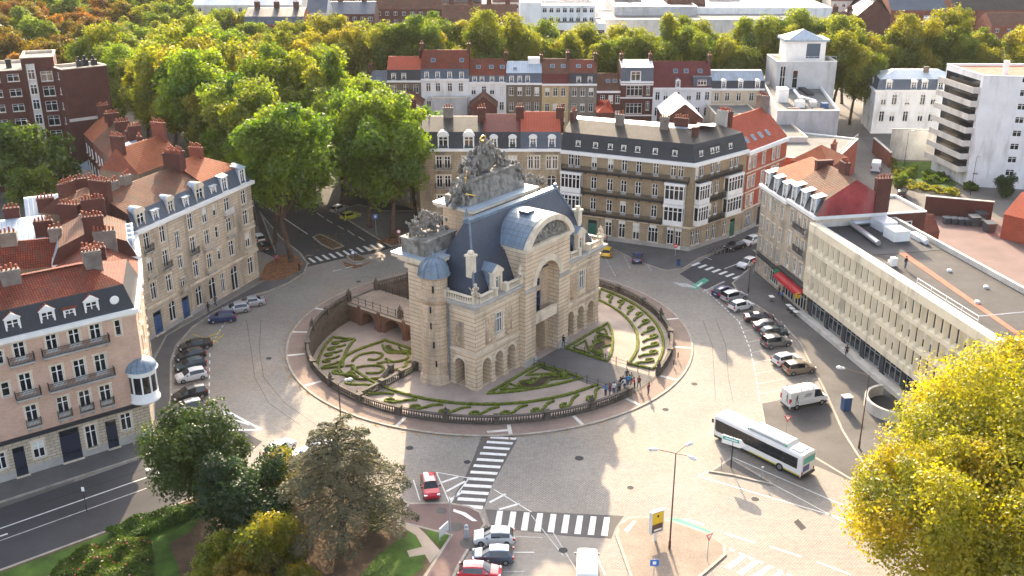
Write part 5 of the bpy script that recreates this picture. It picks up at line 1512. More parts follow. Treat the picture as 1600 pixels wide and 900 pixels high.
# second row behind it
h = Bld('terraced_house', 'house with bright orange tile roof and brick chimneys behind the stone building', quad((-60.5, 161), (-56.3, 171.5), 8), 15.6, 'dun_brick'); h.roof([(3.9, 19.4, 'tile_orange')], (0, 2), gable='red_brick'); h.chim_on(0, .6, 4.0, 17, 21.4, lx=2.4, pots=6, turn=R(90), mat='brown_brick'); h.chim_on(0, 10.6, 4.0, 17.5, 21.6, lx=2.6, pots=6, turn=R(90), mat='red_brick')
eR = (-.52, .854)
def qR(s, t=0): return (-58.0 + eR[0] * s - eR[1] * t, 172.0 + eR[1] * s + eR[0] * t)
for k, (lab, rm, wl, hh, ml) in enumerate((('blue zinc roofed house with two rows of small windows in the left back row', 'zinc', 'dun_brick', 14.6, True), ('house with red tile roof next to the blue zinc roof, left back row', 'tile_red', 'dun_brick', 13.6, False),
                                       ('narrow house with maroon roof in the left back row', 'tile_brown', 'red_brick', 13.4, False), ('last orange roofed house of the left back row by the brick tower', 'tile_orange', 'brown_brick', 13.2, False))):
    s0 = k * 9.5
    P = [qR(s0 + 9.4, 8.5), qR(s0, 8.5), qR(s0, 0), qR(s0 + 9.4, 0)]
    h = Bld('terraced_house', lab, ccw(P), hh, wl, None, group='back row at left')
    i0 = 0 if math.isclose(h.P[0][0], P[0][0]) else 2
    P = h.P
    h = h.roof(([(.8, hh + 1.8, 'slate_blue'), (3.9, hh + 2.8, rm)] if ml else [(4.0, hh + 3.2, rm)]), (0, 2), gable='brown_brick')
    for x in (1.8, 4.6, 7.4):
        for z in (hh - 3.4, hh - 6.8): h.window(0, x, z, 1.0, 1.8, 'c', y=-.16)
        if ml: h.dormer(0, x, hh + .1, 1.0, 1.3, .2, 1.2, 'box', 'white_trim', 'zinc')
    h.chim_on(0, .4, 4.2, hh + 1, hh + 5.2, lx=2.2, pots=6, turn=R(90)); h.chim_on(0, 5.2, 3.9, hh + 2, hh + 4.4, lx=1.4, pots=4)
# brown brick apartment block, upper left ----------------------------------------------
eT = (math.cos(R(20)), math.sin(R(20))); sa = G(31, 90, 27.3)
def apart(label, u0, u1, v, d, h_, cols, off, w_, hh):
    a = (sa[0] + eT[0] * u0 - eT[1] * v, sa[1] + eT[1] * u0 + eT[0] * v); c = (a[0] + eT[0] * (u1 - u0), a[1] + eT[1] * (u1 - u0))
    H_ = Bld('apartment_block', label, quad(a, c, d), h_, 'brown_brick', {0: [q for f in range(8) for q in row(cols, off + f * 3.0, w_, hh, 'm2')]}, 'apartments', blinds=.3)
    return H_.flat(.5, 'flat_roof', 'trim_stone')
h = apart('left wing of the brown brick apartment tower with white window frames', -18, -.05, 1.5, 13, 24.8, [2, 5.5, 9, 12.5, 16], 2.2, 2.2, 1.5)
h.chim_on(0, 15, 6, 24, 26, lx=1, pots=0, mat='bitumen_dark')
h = apart('tall brick stair tower of the brown apartment block with glazed strip', 0, 6.0, 0, 9, 27.3, [4.3], 2.4, 2.2, 2.0)
for f in range(8): h.window(0, 1.6, 2.0 + f * 3.0, 1.3, 2.0, 'm2', y=-.72)
b = MB(); b.box(.8, 2.4, -.55, -.02, 1, 26); b.build('stair_strip', 'pale_render', h.root, loc=h.at(0, 0, 0, 0), rz=h.rz(0))
ZT = 25.2; pa, pb, pc = G(76, 102, ZT), G(96, 108, ZT), G(166, 101, ZT)
h = Bld('apartment_block', 'right wing of the brown brick apartment tower with nearly blind end wall', [pa, pb, pc, (pa[0] + pc[0] - pb[0], pa[1] + pc[1] - pb[1])], ZT, 'brown_brick', {0: [q for f in range(8) for q in row([1.6, 4.2], 2.6 + f * 3.0, .8, 1.4, 's')]}, 'apartments', blinds=0); h.flat(.5, 'flat_roof', 'trim_stone')
b = MB(); b.box(-.05, h.edge(1)[2] + .05, -.06, 0, 14.6, 15.2); b.build('pale_band', 'pale_render', h.root, loc=h.at(1, 0, 0, 0), rz=h.rz(1))
for x, y in ((3.5, 1.6), (5.0, 2.6), (6.4, 1.4)): b = MB(); b.box(x, x + 1.0, y, y + .9, 24.7, 26.2); b.box(x + .2, x + .6, y + .2, y + .6, 26.2, 27.0); b.build('roof_vent', 'bitumen_dark', h.root, loc=h.at(1, 0, 0, 0), rz=h.rz(1))
# row behind the gate: mansard houses -------------------------------------------------
def mans(label, x0, x1, y, d, h_, wall, ops0, rings, dorm=(), ch=(), name='terraced_house', sur='trim_stone', cor='white_trim', ry=0.0, group=None, frame='white_paint', gable='dun_brick', bl=.3):
    H_ = Bld(name, label, [(x0, y), (x1, y), (x1, y + d), (x0, y + d)], h_, wall, {0: ops0}, surround=sur, group=group, frame=frame, blinds=bl)
    H_.band(h_ - .35, h_ + .1, .4, cor, (0,)); H_.roof(rings, (0, 2), None, gable, z=h_ + .1)
    for a in dorm: H_.dormer(0, a[0], h_ + .15, *a[1:])
    for x, yy, z0, z1, n_, m_ in ch: H_.chim_on(0, x, yy, z0, z1, lx=.36 * n_ + .3, ly=.7, pots=n_, mat=m_)
    return H_
def wr(cols, zs, w_=1.1, hh=2.1, st='c'): return [q for z in zs for q in row(cols, z, w_, hh, st)]
X0 = -16.4
h = mans('yellow stone mansard house with two rounded white dormers behind the gate', X0, X0 + 11.3, 176.5, 11, 15.9, 'yellow_stone', wr([3.5, 4.95, 8.15, 9.5], (13.5, 10.0, 6.4), 1.05, 2.2) + wr([3.5, 4.95, 8.15, 9.5], (2.4,), 1.05, 2.4),
         [(.9, 18.8, 'slate'), (5.4, 20.6, 'slate_brown')], ((4.3, 1.9, 2.2, 0.05, 1.6, 'round', 'white_trim', 'slate'), (8.8, 1.9, 2.2, 0.05, 1.6, 'round', 'white_trim', 'slate')), ((5, 5.2, 19.6, 22.2, 4, 'chimney_grey'), (11.0, 4, 18, 22.4, 3, 'brown_brick')))
for z in (12.3, 8.8): h.balcony(0, 2.7, 5.8, z, .5); h.balcony(0, 7.4, 10.3, z, .5)
h = mans('narrow house with dark red tile roof behind the gate sculpture', X0 + 11.3, X0 + 17.9, 176.45, 11, 15.9, 'yellow_stone', wr([1.9, 5.2], (13.5, 10.0, 6.4), 1.3, 2.2), [(.5, 18.9, 'slate'), (5.4, 21.0, 'tile_maroon')],
         ((1.9, 1.3, 1.9, .05, 1.2, 'round', 'white_trim', 'slate'), (5.2, 1.3, 1.9, .05, 1.2, 'round', 'white_trim', 'slate')), ((6.5, 4, 18, 22.6, 3, 'brown_brick'),))
h = mans('narrow house with bright orange tile roof and blue slate mansard', X0 + 17.9, X0 + 25.0, 176.45, 11, 15.9, 'yellow_stone', wr([1.8, 2.9, 5.0, 6.1], (13.5,), .9, 2.3) + wr([2.2, 5.5], (10.0, 6.4, 2.4), 1.6, 2.3, 'A'), [(.5, 18.9, 'slate_blue'), (5.4, 21.4, 'tile_bright')],
         ((2.2, 1.3, 1.9, .05, 1.2, 'round', 'white_trim', 'slate_blue'), (5.5, 1.3, 1.9, .05, 1.2, 'round', 'white_trim', 'slate_blue')), ((7.0, 4, 18, 22.4, 3, 'brown_brick'),))
# big corner building behind on the right ---------------------------------------------
KA, KB, KC = (8.7, 176.6), (30.6, 167.2), (41.6, 176.9)
ex = (.919, -.394); exb = (.748, .663)
P = [KA, KB, KC, (KC[0] - 8.2, KC[1] + 9.3), (KB[0] + 1.3, KB[1] + 13.4), (KA[0] + 4.6, KA[1] + 10.8)]
cm = [6.15, 9.15, 11.65, 14.25, 17.25]
ops = {0: wr([1.8, 3.0] + cm + [20.3, 21.6], (14.0,), 1.0, 2.5, 'd') + wr(cm, (10.2, 6.4), 1.05, 2.6, 'd') + wr(cm[1:4] + [20.4], (2.3,), 1.2, 2.6, 'c') + [(16.4, 18.2, .9, 3.7, 'm3'), (21.3, 22.3, .2, 3.5, 'd'), (5.3, 7.0, .1, 3.6, 'D')],
       1: wr([.9, 2.2, 5.1, 6.7, 10.4, 11.8], (14.0,), 1.0, 2.5, 'd') + wr([5.1, 6.7], (10.2, 6.4), 1.0, 2.6, 'd') + wr([.9, 2.3, 5.1, 6.7, 9.8], (2.3,), 1.0, 2.6, 'c') + [(11.3, 12.7, .1, 3.6, 'D')]}
c2 = Bld('corner_building', 'large ochre corner building with iron balconies, white bay windows and slate mansard', P, 15.6, 'yellow_brick', ops, door='green_paint', surround=None, bands=[(0, .9, 'plinth'), (.9, 4.3, 'yellow_stone'), (4.3, 15.6, 'yellow_brick')], blinds=.3)
c2.band(15.2, 15.8, .5, 'white_trim', (0, 1)); c2.band(4.2, 4.5, .25, 'trim_stone', (0, 1), 'string_course')
c2.roof([(.8, 18.8, 'slate'), (4.6, 20.4, 'slate_brown')], (0, 1, 2, 3, 4), 'zinc', 'dun_brick', z=15.8)
for z, segs in ((12.5, ((0, .3, 23.2), (1, .6, 12.6))), (8.6, ((0, 4.1, 18.9), (1, 3.6, 8.4))), (4.8, ((0, 4.1, 18.9), (1, 3.6, 8.4)))):
    for i, a, bb in segs: c2.balcony(i, a, bb, z, .85, 'black_iron', 'slate')
def bay(H_, i, x0, x1, z0, z1, out, n_):
    w_ = x1 - x0; b = MB(); b.box(-w_ / 2, w_ / 2, -out, 0, 0, .9); b.box(-w_ / 2 - .1, w_ / 2 + .1, -out - .1, 0, z1 - z0 - .45, z1 - z0)
    for k in range(n_ + 1):
        x = -w_ / 2 + .08 + (w_ - .16) * k / n_; b.box(x - .08, x + .08, -out, -out + .14, .9, z1 - z0 - .45)
    b.box(-w_ / 2 + .1, w_ / 2 - .1, -out + .02, -out + .12, (z1 - z0) * .68, (z1 - z0) * .68 + .1)
    for sx in (-1, 1): b.box(sx * w_ / 2 - .06, sx * w_ / 2 + .06, -.14, 0, .9, z1 - z0 - .45)
    o = b.build('bay_window', 'white_trim', H_.root, loc=H_.at(i, (x0 + x1) / 2, 0, z0), rz=H_.rz(i))
    g = MB(); g.box(-w_ / 2 + .03, w_ / 2 - .03, -out + .08, 0, .9, z1 - z0 - .45); g.build('pane', 'glass', o)
for i, a, bb in ((0, .3, 4.0), (0, 19.2, 22.6), (1, .7, 3.5), (1, 8.6, 12.8)):
    for z in (4.7, 8.5): bay(c2, i, a, bb, z, z + 3.7, 1.0, 5 if bb - a > 3.5 else 4)
for x in (3.0, 6.2, 8.9, 11.3, 13.8, 16.9, 20.3): c2.dormer(0, x, 16.7, .85, 1.0, .28, .9, 'box', 'white_trim', 'slate')
for x in (2.0, 5.0, 6.4, 10.0): c2.dormer(1, x, 16.7, .85, 1.0, .28, .9, 'box', 'white_trim', 'slate')
for x in (9.15, 11.65, 14.25, 17.3, 20.4, 21.8):
    b = MB(); b.box(-.6, .6, -.12, .02, 3.55, 4.1); o = c2.part(b, 'sign_panel', 'white_trim'); o.location = c2.at(0, x, 0, 0); o.rotation_euler.z = c2.rz(0)
c2.chim_on(0, 9.2, 4.2, 19.2, 22.0, lx=1.5, pots=3, mat='chimney_grey'); c2.chim_on(0, 17.2, 4.2, 19.2, 22.2, lx=1.5, pots=4, mat='chimney_grey'); c2.chim_on(1, 3.2, 2.8, 19.2, 21.0, lx=1.0, pots=0, mat='brown_brick'); c2.chim_on(1, 12.0, 4.0, 18.8, 22.4, lx=1.8, pots=5, mat='plinth', turn=R(90)); c2.chim_on(0, .5, 4.6, 18.6, 21.8, lx=1.8, pots=4, turn=R(90)); c2.chim_on(0, 19.6, 6.4, 19.8, 21.8, lx=2.4, pots=6)
# red brick house beside it
P = quad((41.7, 176.95), (51.6, 188.4), 11)
h = Bld('brick_house', 'bright red brick house with striped bands and red tile roof beside the corner building', P, 15.2, 'bright_red_brick', {0: wr([1.2, 2.8, 6.2, 10, 11.8], (13.0, 9.5, 6.0), 1.0, 2.2) + [(1.2, 3.4, .9, 3.8, 'm4'), (5.6, 7.4, .1, 3.8, 'D'), (9.6, 11.8, .9, 3.8, 'm4')]}, surround='trim_stone', bands=[(0, 1, 'plinth'), (1, 4.4, 'yellow_stone'), (4.4, 15.2, 'bright_red_brick')])
for z in (4.4, 7.6, 11.2): h.band(z, z + .25, .1, 'trim_stone', (0,), 'stone_band')
h.band(14.6, 15.3, .4, 'white_trim', (0,)); h.roof([(5.4, 20.2, 'tile_bright')], (0, 2), z=15.3, gable='red_brick')
for x in (2.0, 4.6, 7.2, 9.8): h.skylight(0, 0, x, .3, 1.0, 1.3)
h.chim_on(0, 14.5, 5.4, 18.5, 22.4, lx=2.4, pots=5, turn=R(90), mat='chimney_grey'); h.chim_on(0, .5, 5, 18.5, 21.8, lx=2.0, pots=5, turn=R(90))
# right-hand corner building with tobacco-red shopfront ---------------------------------
A, B = (40.0, 158.0), (43.5, 139.5)
L_ = math.hypot(B[0] - A[0], B[1] - A[1]); eD = ((B[0] - A[0]) / L_, (B[1] - A[1]) / L_); nD = (-eD[1], eD[0])
def qD(s, t=0): return (A[0] + eD[0] * s + nD[0] * t, A[1] + eD[1] * s + nD[1] * t)
Mid = qD(9.6)
P = [A, Mid, qD(9.6, 11), qD(-1.5, 11)]
ops = {0: wr([1.2, 3.3, 5.4, 7.9], (12.6, 8.8, 5.4), .95, 2.2) + wr([1.3, 4.2], (2.0,), 1.1, 2.2) + [(5.6, 8.6, .6, 3.2, 'm4')], 3: wr([3, 6, 9], (12.6, 8.8, 5.2), 1, 2.1)}
d1 = Bld('stone_house', 'weathered stone house with orange tile roof and zinc dormers, right of the square', P, 14.7, 'limestone', ops, surround='trim_stone')
d1.band(14.3, 14.8, .45, 'white_trim', (0, 3)); d1.band(3.5, 3.75, .8, 'slate', (0,), 'shop_canopy'); d1.roof([(.9, 17.2, 'slate'), (5.3, 20.2, 'tile_orange')], (0, 2, 3), z=14.8)
for x in (1.4, 4.6, 7.8): d1.dormer(0, x, 14.9, 1.3, 2.2, .05, 1.8, 'hip', 'white_trim', 'zinc')
d1.chim_on(0, 9.4, 5.2, 17.5, 20.9, lx=2.6, pots=0, turn=R(90)); 
P = [Mid, B, qD(L_, 11), qD(9.6, 11)]
ops = {0: wr([1.7, 4.2, 6.1, 8.2], (13.0, 9.5), .95, 2.2) + wr([1.7, 4.2, 6.1, 8.2], (5.9,), .95, 2.4, 'd') + [(.8, 4.6, .3, 3.0, 'm4'), (5.2, 8.8, .3, 3.0, 'm4')]}
d2 = Bld('shop_house', 'stone house with red shopfront awning, brown tile roof and red painted gable', P, 15.2, 'limestone', ops, surround='trim_stone')
d2.band(14.8, 15.3, .45, 'white_trim', (0,)); d2.band(4.3, 4.55, 1.0, 'slate', (0,), 'shop_canopy'); d2.roof([(.9, 17.6, 'slate'), (5.4, 20.4, 'tile_brown')], (0, 2), z=15.3, gable='red_painted_gable')
for x in (1.3, 4.4, 7.6): d2.dormer(0, x, 15.4, 1.3, 2.2, .05, 1.8, 'hip', 'white_trim', 'zinc')
d2.balcony(0, 3.2, 7.2, 11.8, .7); d2.balcony(0, 3.4, 5.0, 8.3, .4); d2.balcony(0, 5.3, 6.9, 8.3, .4)
b = MB(); b.box(.5, 9.0, -1.5, .0, 3.25, 3.4); b.poly([(.5, -.06, 4.0), (.5, -1.5, 3.3), (9.0, -1.5, 3.3), (9.0, -.06, 4.0)]); b.box(.5, 9.0, -1.52, -1.48, 2.9, 3.3); gloss('awning_red', (.45, .02, .03), .7)
o = b.build('awning', 'awning_red', d2.root, loc=d2.at(0, 0, 0, 0), rz=d2.rz(0))
b = MB(); b.box(.4, 9.1, -.16, -.02, 3.6, 4.25); o = b.build('shop_sign', 'white_trim', d2.root, loc=d2.at(0, 0, 0, 0), rz=d2.rz(0))
gloss('sign_yellow', (.75, .50, .02), .5); gloss('sign_green', (.02, .42, .2), .5); gloss('sign_red', (.6, .02, .03), .5); gloss('sign_blue', (.02, .14, .5), .5)
b = MB(); b.add([(8.9, -1.4, 2.6), (9.0, -1.9, 3.1), (8.9, -1.4, 3.6), (8.8, -.9, 3.1)], [(0, 1, 2, 3)]); b.box(8.86, 8.94, -1.8, -1.0, 2.7, 3.5); b.build('hanging_sign', 'sign_yellow', d2.root, loc=d2.at(0, 0, 0, 0), rz=d2.rz(0))
b = MB(); b.box(.1, .18, -1.2, -.4, 3.2, 4.0); b.build('hanging_sign', 'sign_green', d2.root, loc=d2.at(0, 0, 0, 0), rz=d2.rz(0))
d2.chim_on(0, 5.2, 5.6, 18.4, 22.0, lx=1.8, ly=.8, pots=4, mat='brown_brick'); d2.chim_on(0, 9.0, 9.8, 15.5, 20.4, lx=2.2, ly=.9, pots=5, mat='brown_brick', turn=R(90))
h = Bld('brick_house', 'small dark brick house with white trimmed flat top behind the red gable', [qD(9.7, 11.3), qD(L_ - .5, 11.3), qD(L_ - .5, 17.5), qD(9.7, 17.5)], 15.0, 'brown_brick'); h.flat(.4, 'flat_roof', 'white_trim')
for z in (11.2, 7.0): h.window(1, 3.0, z, 2.2, 2.4, 'm3', y=-.2)
# pale ribbed concrete office block, right ----------------------------------------------
A, B = (43.6, 139.6), (52.3, 98.9)
L_ = math.hypot(B[0] - A[0], B[1] - A[1]); eO = ((B[0] - A[0]) / L_, (B[1] - A[1]) / L_); nO = (-eO[1], eO[0])
def qO(s, t=0): return (A[0] + eO[0] * s + nO[0] * t, A[1] + eO[1] * s + nO[1] * t)
off = Bld('office_block', 'long pale ribbed concrete office block with flat dark roof, right side', [qO(0), qO(L_), qO(L_, 12.5), qO(0, 12.5)], 14.4, 'concrete', cat='office building', ops={})
rg_ = off.root
# upper floors overhang: modules of splayed ribs, each storey its own ribbed panel row
NB = 28; bw = L_ / NB
sp = MB(); sp.box(0, bw, -.95, -.55, 0, .55); sp.add([(0, -.95, .55), (bw, -.95, .55), (bw, -.55, .95), (0, -.55, .95)], [(0, 1, 2, 3)])
rib = MB(); rib.add([(-.07, -.95, 0), (.07, -.95, 0), (.46, -.5, 0), (-.46, -.5, 0), (-.07, -1.02, 3.0), (.07, -1.02, 3.0), (.46, -.5, 3.0), (-.46, -.5, 3.0)], [(0, 1, 5, 4), (1, 2, 6, 5), (3, 0, 4, 7), (4, 5, 6, 7), (0, 3, 2, 1)])
gl_ = MB(); gl_.poly([(.3, -.50, .95), (bw - .3, -.50, .95), (bw - .3, -.50, 2.9), (.3, -.50, 2.9)])
pan = sp.mesh('spandrel', ['concrete']); ribm = rib.mesh('rib', ['concrete']); glm = gl_.mesh('pane', ['glass'], uv=False); glb = gl_.mesh('pane', ['glass_blue'], uv=False); bl_ = MB(); bl_.poly([(.3, -.515, 1.9), (bw - .3, -.515, 1.9), (bw - .3, -.515, 2.9), (.3, -.515, 2.9)]); blm = bl_.mesh('blind', ['blind'], uv=False); ro_ = random.Random(4)
ao = off.rz(0)
for fl in range(3):
    z = 4.0 + fl * 3.1
    for k in range(NB):
        o = link('window_bay', pan, rg_, off.at(0, k * bw, 0, z), ao)
        link('pane', glb if ro_.random() < .25 else glm, o); link('rib', ribm, o, (0, 0, .05))
        if ro_.random() < .2: link('blind', blm, o)
b = MB(); b.box(-.1, L_ + .1, -1.05, 0, 13.25, 14.42); b.box(-.05, L_ + .05, -.9, 0, 3.6, 4.0); b.box(0, L_, -.49, 0, 4.0, 13.3)
b.build('facade_frame', 'concrete', rg_, rz=ao)
for k in range(8):
    x = 2 + k * 4.9; o = off.window(0, x + 1.6, .9, 3.6, 2.5, 'm3', 'grey_paint', None, False, 0, y=-.26)
    b = MB(); b.box(-.35, .35, -.34, .0, 0, 3.6); o = b.build('column', 'dark_glass_wall', rg_, loc=off.at(0, x - .6, 0, 0), rz=ao)
b = MB(); b.box(-.2, L_, -1.5, -.36, 0, .75); b.build('plinth_ledge', 'pale_render', rg_, rz=ao)
b = MB(); b.box(0, L_, -.06, 0, .75, 3.6); b.build('ground_floor', 'dark_glass_wall', rg_, rz=ao)
off.flat(.7, 'bitumen', 'pale_render', th=.35)
def ro(mb, name, m): return mb.build(name, m, rg_, rz=ao)
b = MB(); b.box(.4, 12.5, .4, 11.9, 13.72, 13.74); ro(b, 'dark_felt', 'bitumen_dark')
b = MB(); b.add([(11, 5.6, 13.73), (11.6, 6.6, 13.73), (39, 4.2, 13.73), (39, 3.5, 13.73)], [(0, 3, 2, 1)]); b.m[-1] = 0; ro(b, 'felt_strip', 'felt_red')
b = MB(); b.tube((.8, 5.0, 14.2), (9.5, 4.2, 14.2), .38, .38, 10); b.tube((.8, 5.0, 14.2), (.9, 9.0, 14.2), .38, .38, 10); ro(b, 'vent_duct', 'steel')
b = MB(); b.box(1.2, 4.2, 7.8, 10.2, 13.7, 15.1); ro(b, 'vent_unit', 'pale_steel')
b = MB(); b.box(5.6, 8.4, 7.2, 9.6, 13.7, 15.2); b.box(4.0, 5.6, 8.2, 8.9, 13.9, 14.6); ro(b, 'vent_unit', 'white_trim')
b = MB(); b.box(6.6, 9.2, 10.6, 11.6, 13.7, 14.4); b.tube((9.2, 11.0, 14.1), (10.2, 11.0, 14.1), .4, .4, 8); ro(b, 'vent_unit', 'pale_steel')
b = MB(); b.tube((15.6, 2.2, 13.7), (15.6, 2.2, 14.1), .2, .2, 8); b.box(16.2, 16.9, 1.8, 2.5, 13.72, 14.8); ro(b, 'work_cart', 'white_paint')
b = MB()
for x in (24, 27, 30, 33, 36):
    b.tube((x, .8, 13.7), (x, .8, 14.9), .05, .05, 5)
b.tube((24, .8, 14.9), (36, .8, 14.9), .05, .05, 5); b.tube((24, .8, 14.4), (36, .8, 14.4), .04, .04, 5); b.tube((36, .8, 14.9), (36, 8, 14.9), .05, .05, 5); ro(b, 'guard_rail', 'pale_steel')
for x, y in ((30, 5), (26, 9), (20, 8)): b = MB(); b.lathe([(.3, 13.7), (.3, 13.95), (.1, 14.05)], 8); o = ro(b, 'roof_vent', 'pale_steel'); o.location = off.at(0, x, y, 0)
hb2 = Bld('office_wing', 'brown cube end wing with cluttered roof beyond the concrete office block', [qO(L_ + .1, .2), qO(L_ + 14, .2), qO(L_ + 14, 14), qO(L_ + .1, 14)], 13.2, 'dun_brick', cat='office building'); hb2.flat(.6, 'flat_roof', 'trim_stone')
for k in range(5): b = MB(); b.box(2 + k * 1.7, 3.2 + k * 1.7, 2 + k, 3.6 + k, 12.6, 13.6 + .2 * (k % 3)); b.build('roof_unit', 'pale_steel', hb2.root, rz=hb2.rz(0))
rw_ = thing('ramp_wall', 'curved low white wall round the entrance ramp under the yellow tree', 'wall', (*G(1402, 640), 0)); b = MB()
cx_, cy_ = 0, 0
for k in range(14):
    a0, a1 = R(100 + k * 11), R(100 + (k + 1) * 11)
    q = [((r) * math.cos(a), (r) * math.sin(a)) for r, a in ((3.6, a0), (3.95, a0), (3.95, a1), (3.6, a1))]; b.prism(ccw(q), 0, 1.5)
b.build('parapet', 'pale_render', rw_); b = MB(); b.prism(circle((0, 0), 3.6, 24), 0, .15); b.build('ramp_floor', 'asphalt_dark', rw_)
# ------------------------------------------------------------------ terrace of town houses across the back
def fx(px): return (px - 800) * .159
FY = 255.0
# label, px0, px1, eave z, wall, columns (fractions), window style, rings (inset,dz,mat), dormers, skylights(ring,t,fracs), chimneys
FR = [
 ('small house with grey slate roof at the left end of the back terrace', 576, 605, 11.6, 'brown_brick', (.3, .7), [(5, 3.6, 'slate_blue')], (), (0, .5, (.5,)), (.02,)),
 ('dun brick house with orange roof and dark mansard, back terrace left', 605, 658, 13.6, 'dun_brick', (.2, .55, .85), [(.7, 2.6, 'slate'), (5, 5.2, 'tile_bright')], (.2, .5), None, (.98,)),
 ('wide white house with long red tile roof in the back terrace', 658, 733, 14.0, 'white_render', (.15, .35, .6, .83), [(.8, 2.4, 'slate_blue'), (5, 6.4, 'tile_red')], (.12, .35, .6, .85), (1, .45, (.25, .85)), (.0, .99)),
 ('white house with lower red roof and three skylights, back terrace', 733, 791, 13.2, 'white_render', (.12, .4, .62, .88), [(.5, 1.6, 'slate_blue'), (5, 5.0, 'tile_red')], (.15, .35, .62, .88), (1, .5, (.25, .6, .9)), (.99,)),
 ('dun brick house with pale zinc roof and roof lantern, back terrace', 791, 847, 13.0, 'dun_brick', (.14, .38, .62, .86), [(.7, 2.4, 'slate_blue'), (5, 4.6, 'zinc')], (.15, .38, .6), (1, .35, (.25,)), (.99,)),
 ('yellow rendered house with brown roof in the back terrace', 847, 889, 12.8, 'ochre_render', (.2, .5, .8), [(.7, 2.4, 'tile_maroon'), (5, 5.4, 'tile_brown')], (), (1, .5, (.4, .8)), (.98,)),
 ('grey stone house with red tile roof and blue dormer, back terrace', 889, 933, 12.8, 'grey_stone', (.2, .5, .8), [(.6, 2.6, 'slate'), (5, 5.2, 'tile_red')], (.35, .75), (1, .5, (.35, .75)), (.97,)),
 ('low brown brick house with two roof windows, back terrace', 933, 970, 11.0, 'brown_brick', (.25, .6, .9), [(5, 3.6, 'tile_brown')], (), (0, .55, (.5, .8)), ()),
 ('tall brick and white house with big bay windows, back terrace', 970, 1021, 13.4, 'brown_brick', (), [(.5, 3.4, 'slate_blue'), (4, 4.4, 'zinc')], (), None, (.05, .95)),
 ('wide white house with maroon roof and small gable dormer, back terrace', 1021, 1113, 11.8, 'white_render', (.08, .22, .42, .62, .78, .93), [(5.2, 5.8, 'tile_maroon')], (.42,), (0, .62, (.4, .58, .82)), (.99,)),
 ('cream house with dark zinc mansard and arched dormers at the right end', 1113, 1196, 11.6, 'cream_render', (.1, .3, .52, .76), [(.7, 1.9, 'slate'), (4.5, 3.8, 'lead')], (.22, .54, .86), None, ()),
]
for lab, a, b_, ez, wl, cf, rings, dm, sk, ch in FR:
    x0, x1 = fx(a), fx(b_) - .06; W0 = x1 - x0
    cols = [c * W0 for c in cf]
    ops = wr(cols, (ez - 2.0, ez - 5.9, ez - 9.6), 1.15, 2.1) if cols else [(W0 * .18, W0 * .68, z, z + 2.6, 'm4') for z in (ez - 3.6, ez - 8.0)] + wr([W0 * .85], (ez - 2.2, ez - 6), .9, 2.2)
    h = mans(lab, x0, x1, FY, 10.5, ez, wl, ops, [(i_, ez + dz, m_) for i_, dz, m_ in rings], group='terrace across the back', cor='white_trim', sur=None, gable='brown_brick', bl=.3)
    for d in dm: h.dormer(0, d * W0, ez + .25, 1.15, 1.6 if rings[0][1] > 1.7 else 1.2, .1, 1.1, 'round' if 'arched' in lab else ('ped' if 'gable' in lab else 'box'), 'white_trim', 'slate_blue')
    if sk:
        for t in sk[2]: h.skylight(sk[0], 0, t * W0, sk[1], 1.1, 1.2)
    for t in ch: h.chim_on(0, t * W0, 5.2, ez + 2, ez + rings[-1][1] + 1.6, lx=1.8, ly=.7, pots=5, turn=R(90))
    if 'tall brick' in lab:
        h.dormer(0, W0 * .45, ez + .2, 2.6, 2.4, -.1, 1.4, 'box', 'white_trim', 'slate_blue')
        for z in (ez - 4.2, ez - 8.6, ez - .9): h.band(z, z + .35, .12, 'white_trim', (0,), 'stone_band')
    if 'lantern' in lab:
        b = MB(); b.box(W0 * .62, W0 * .95, 4.0, 6.0, ez + 3.6, ez + 5.6); h.part(b, 'roof_lantern', 'white_trim')
    if 'maroon roof and' in lab:
        b = MB(); b.box(W0 * .68, W0 * .99, .3, 3.5, ez + .1, ez + 2.7); h.part(b, 'blue_dormer', 'slate_blue'); h.window(0, W0 * .83, ez + .7, 2.2, 1.3, 'm3', y=.1)
# outbuildings in the courtyards between
def outb(label, px0, px1, py, z, d, wall, roof=None, mat='flat_roof', wins=(), name='outbuilding', rot=0.0, ry=.0, rise=2.6, st=(0, 2)):
    a, c = G(px0, py, z), G(px1, py, z)
    P = quad((a[0], a[1]), (c[0], c[1] + rot), d)
    H_ = Bld(name, label, P, z, wall, {0: list(wins)}, sills=False, blinds=0)
    if roof: H_.roof([(d / 2 - .1 if 0 in st else (c[0] - a[0]) / 2 - .1, z + rise, mat)], st, None, wall, over=.25)
    else: H_.flat(.35, mat, 'trim_stone')
    return H_
outb('low outbuilding with brown pitched roof behind the boulevard trees', 610, 658, 168, 9.0, 12, 'pale_render', True, 'tile_brown', st=(1, 3))
outb('pale grey rendered courtyard block behind the gate', 674, 730, 152, 10.0, 16, 'grey_render', None, 'flat_roof')
outb('dark tiled courtyard house behind the gate', 734, 776, 168, 8.5, 12, 'brown_brick', True, 'tile_brown', st=(1, 3))
outb('long white courtyard wall block left of the back terrace', 528, 602, 133, 6.0, 10, 'white_render', None, 'flat_roof')
outb('white gabled workshop with glazed roof behind the corner building', 1040, 1098, 186, 9.2, 14, 'brown_brick', True, 'white_trim', st=(1, 3), rise=3.4)
outb('low red pyramid roofed kiosk behind the corner building', 934, 958, 176, 9.0, 6, 'brown_brick', True, 'tile_bright', st=(0, 1, 2, 3), rise=2.4)
outb('cream flat roofed annex with parapet behind the corner building', 1118, 1186, 178, 8.0, 12, 'cream_render', None, 'flat_roof')
outb('grey flat roofed annex beside the red brick house', 1216, 1262, 214, 8.5, 20, 'pale_render', None, 'flat_roof')
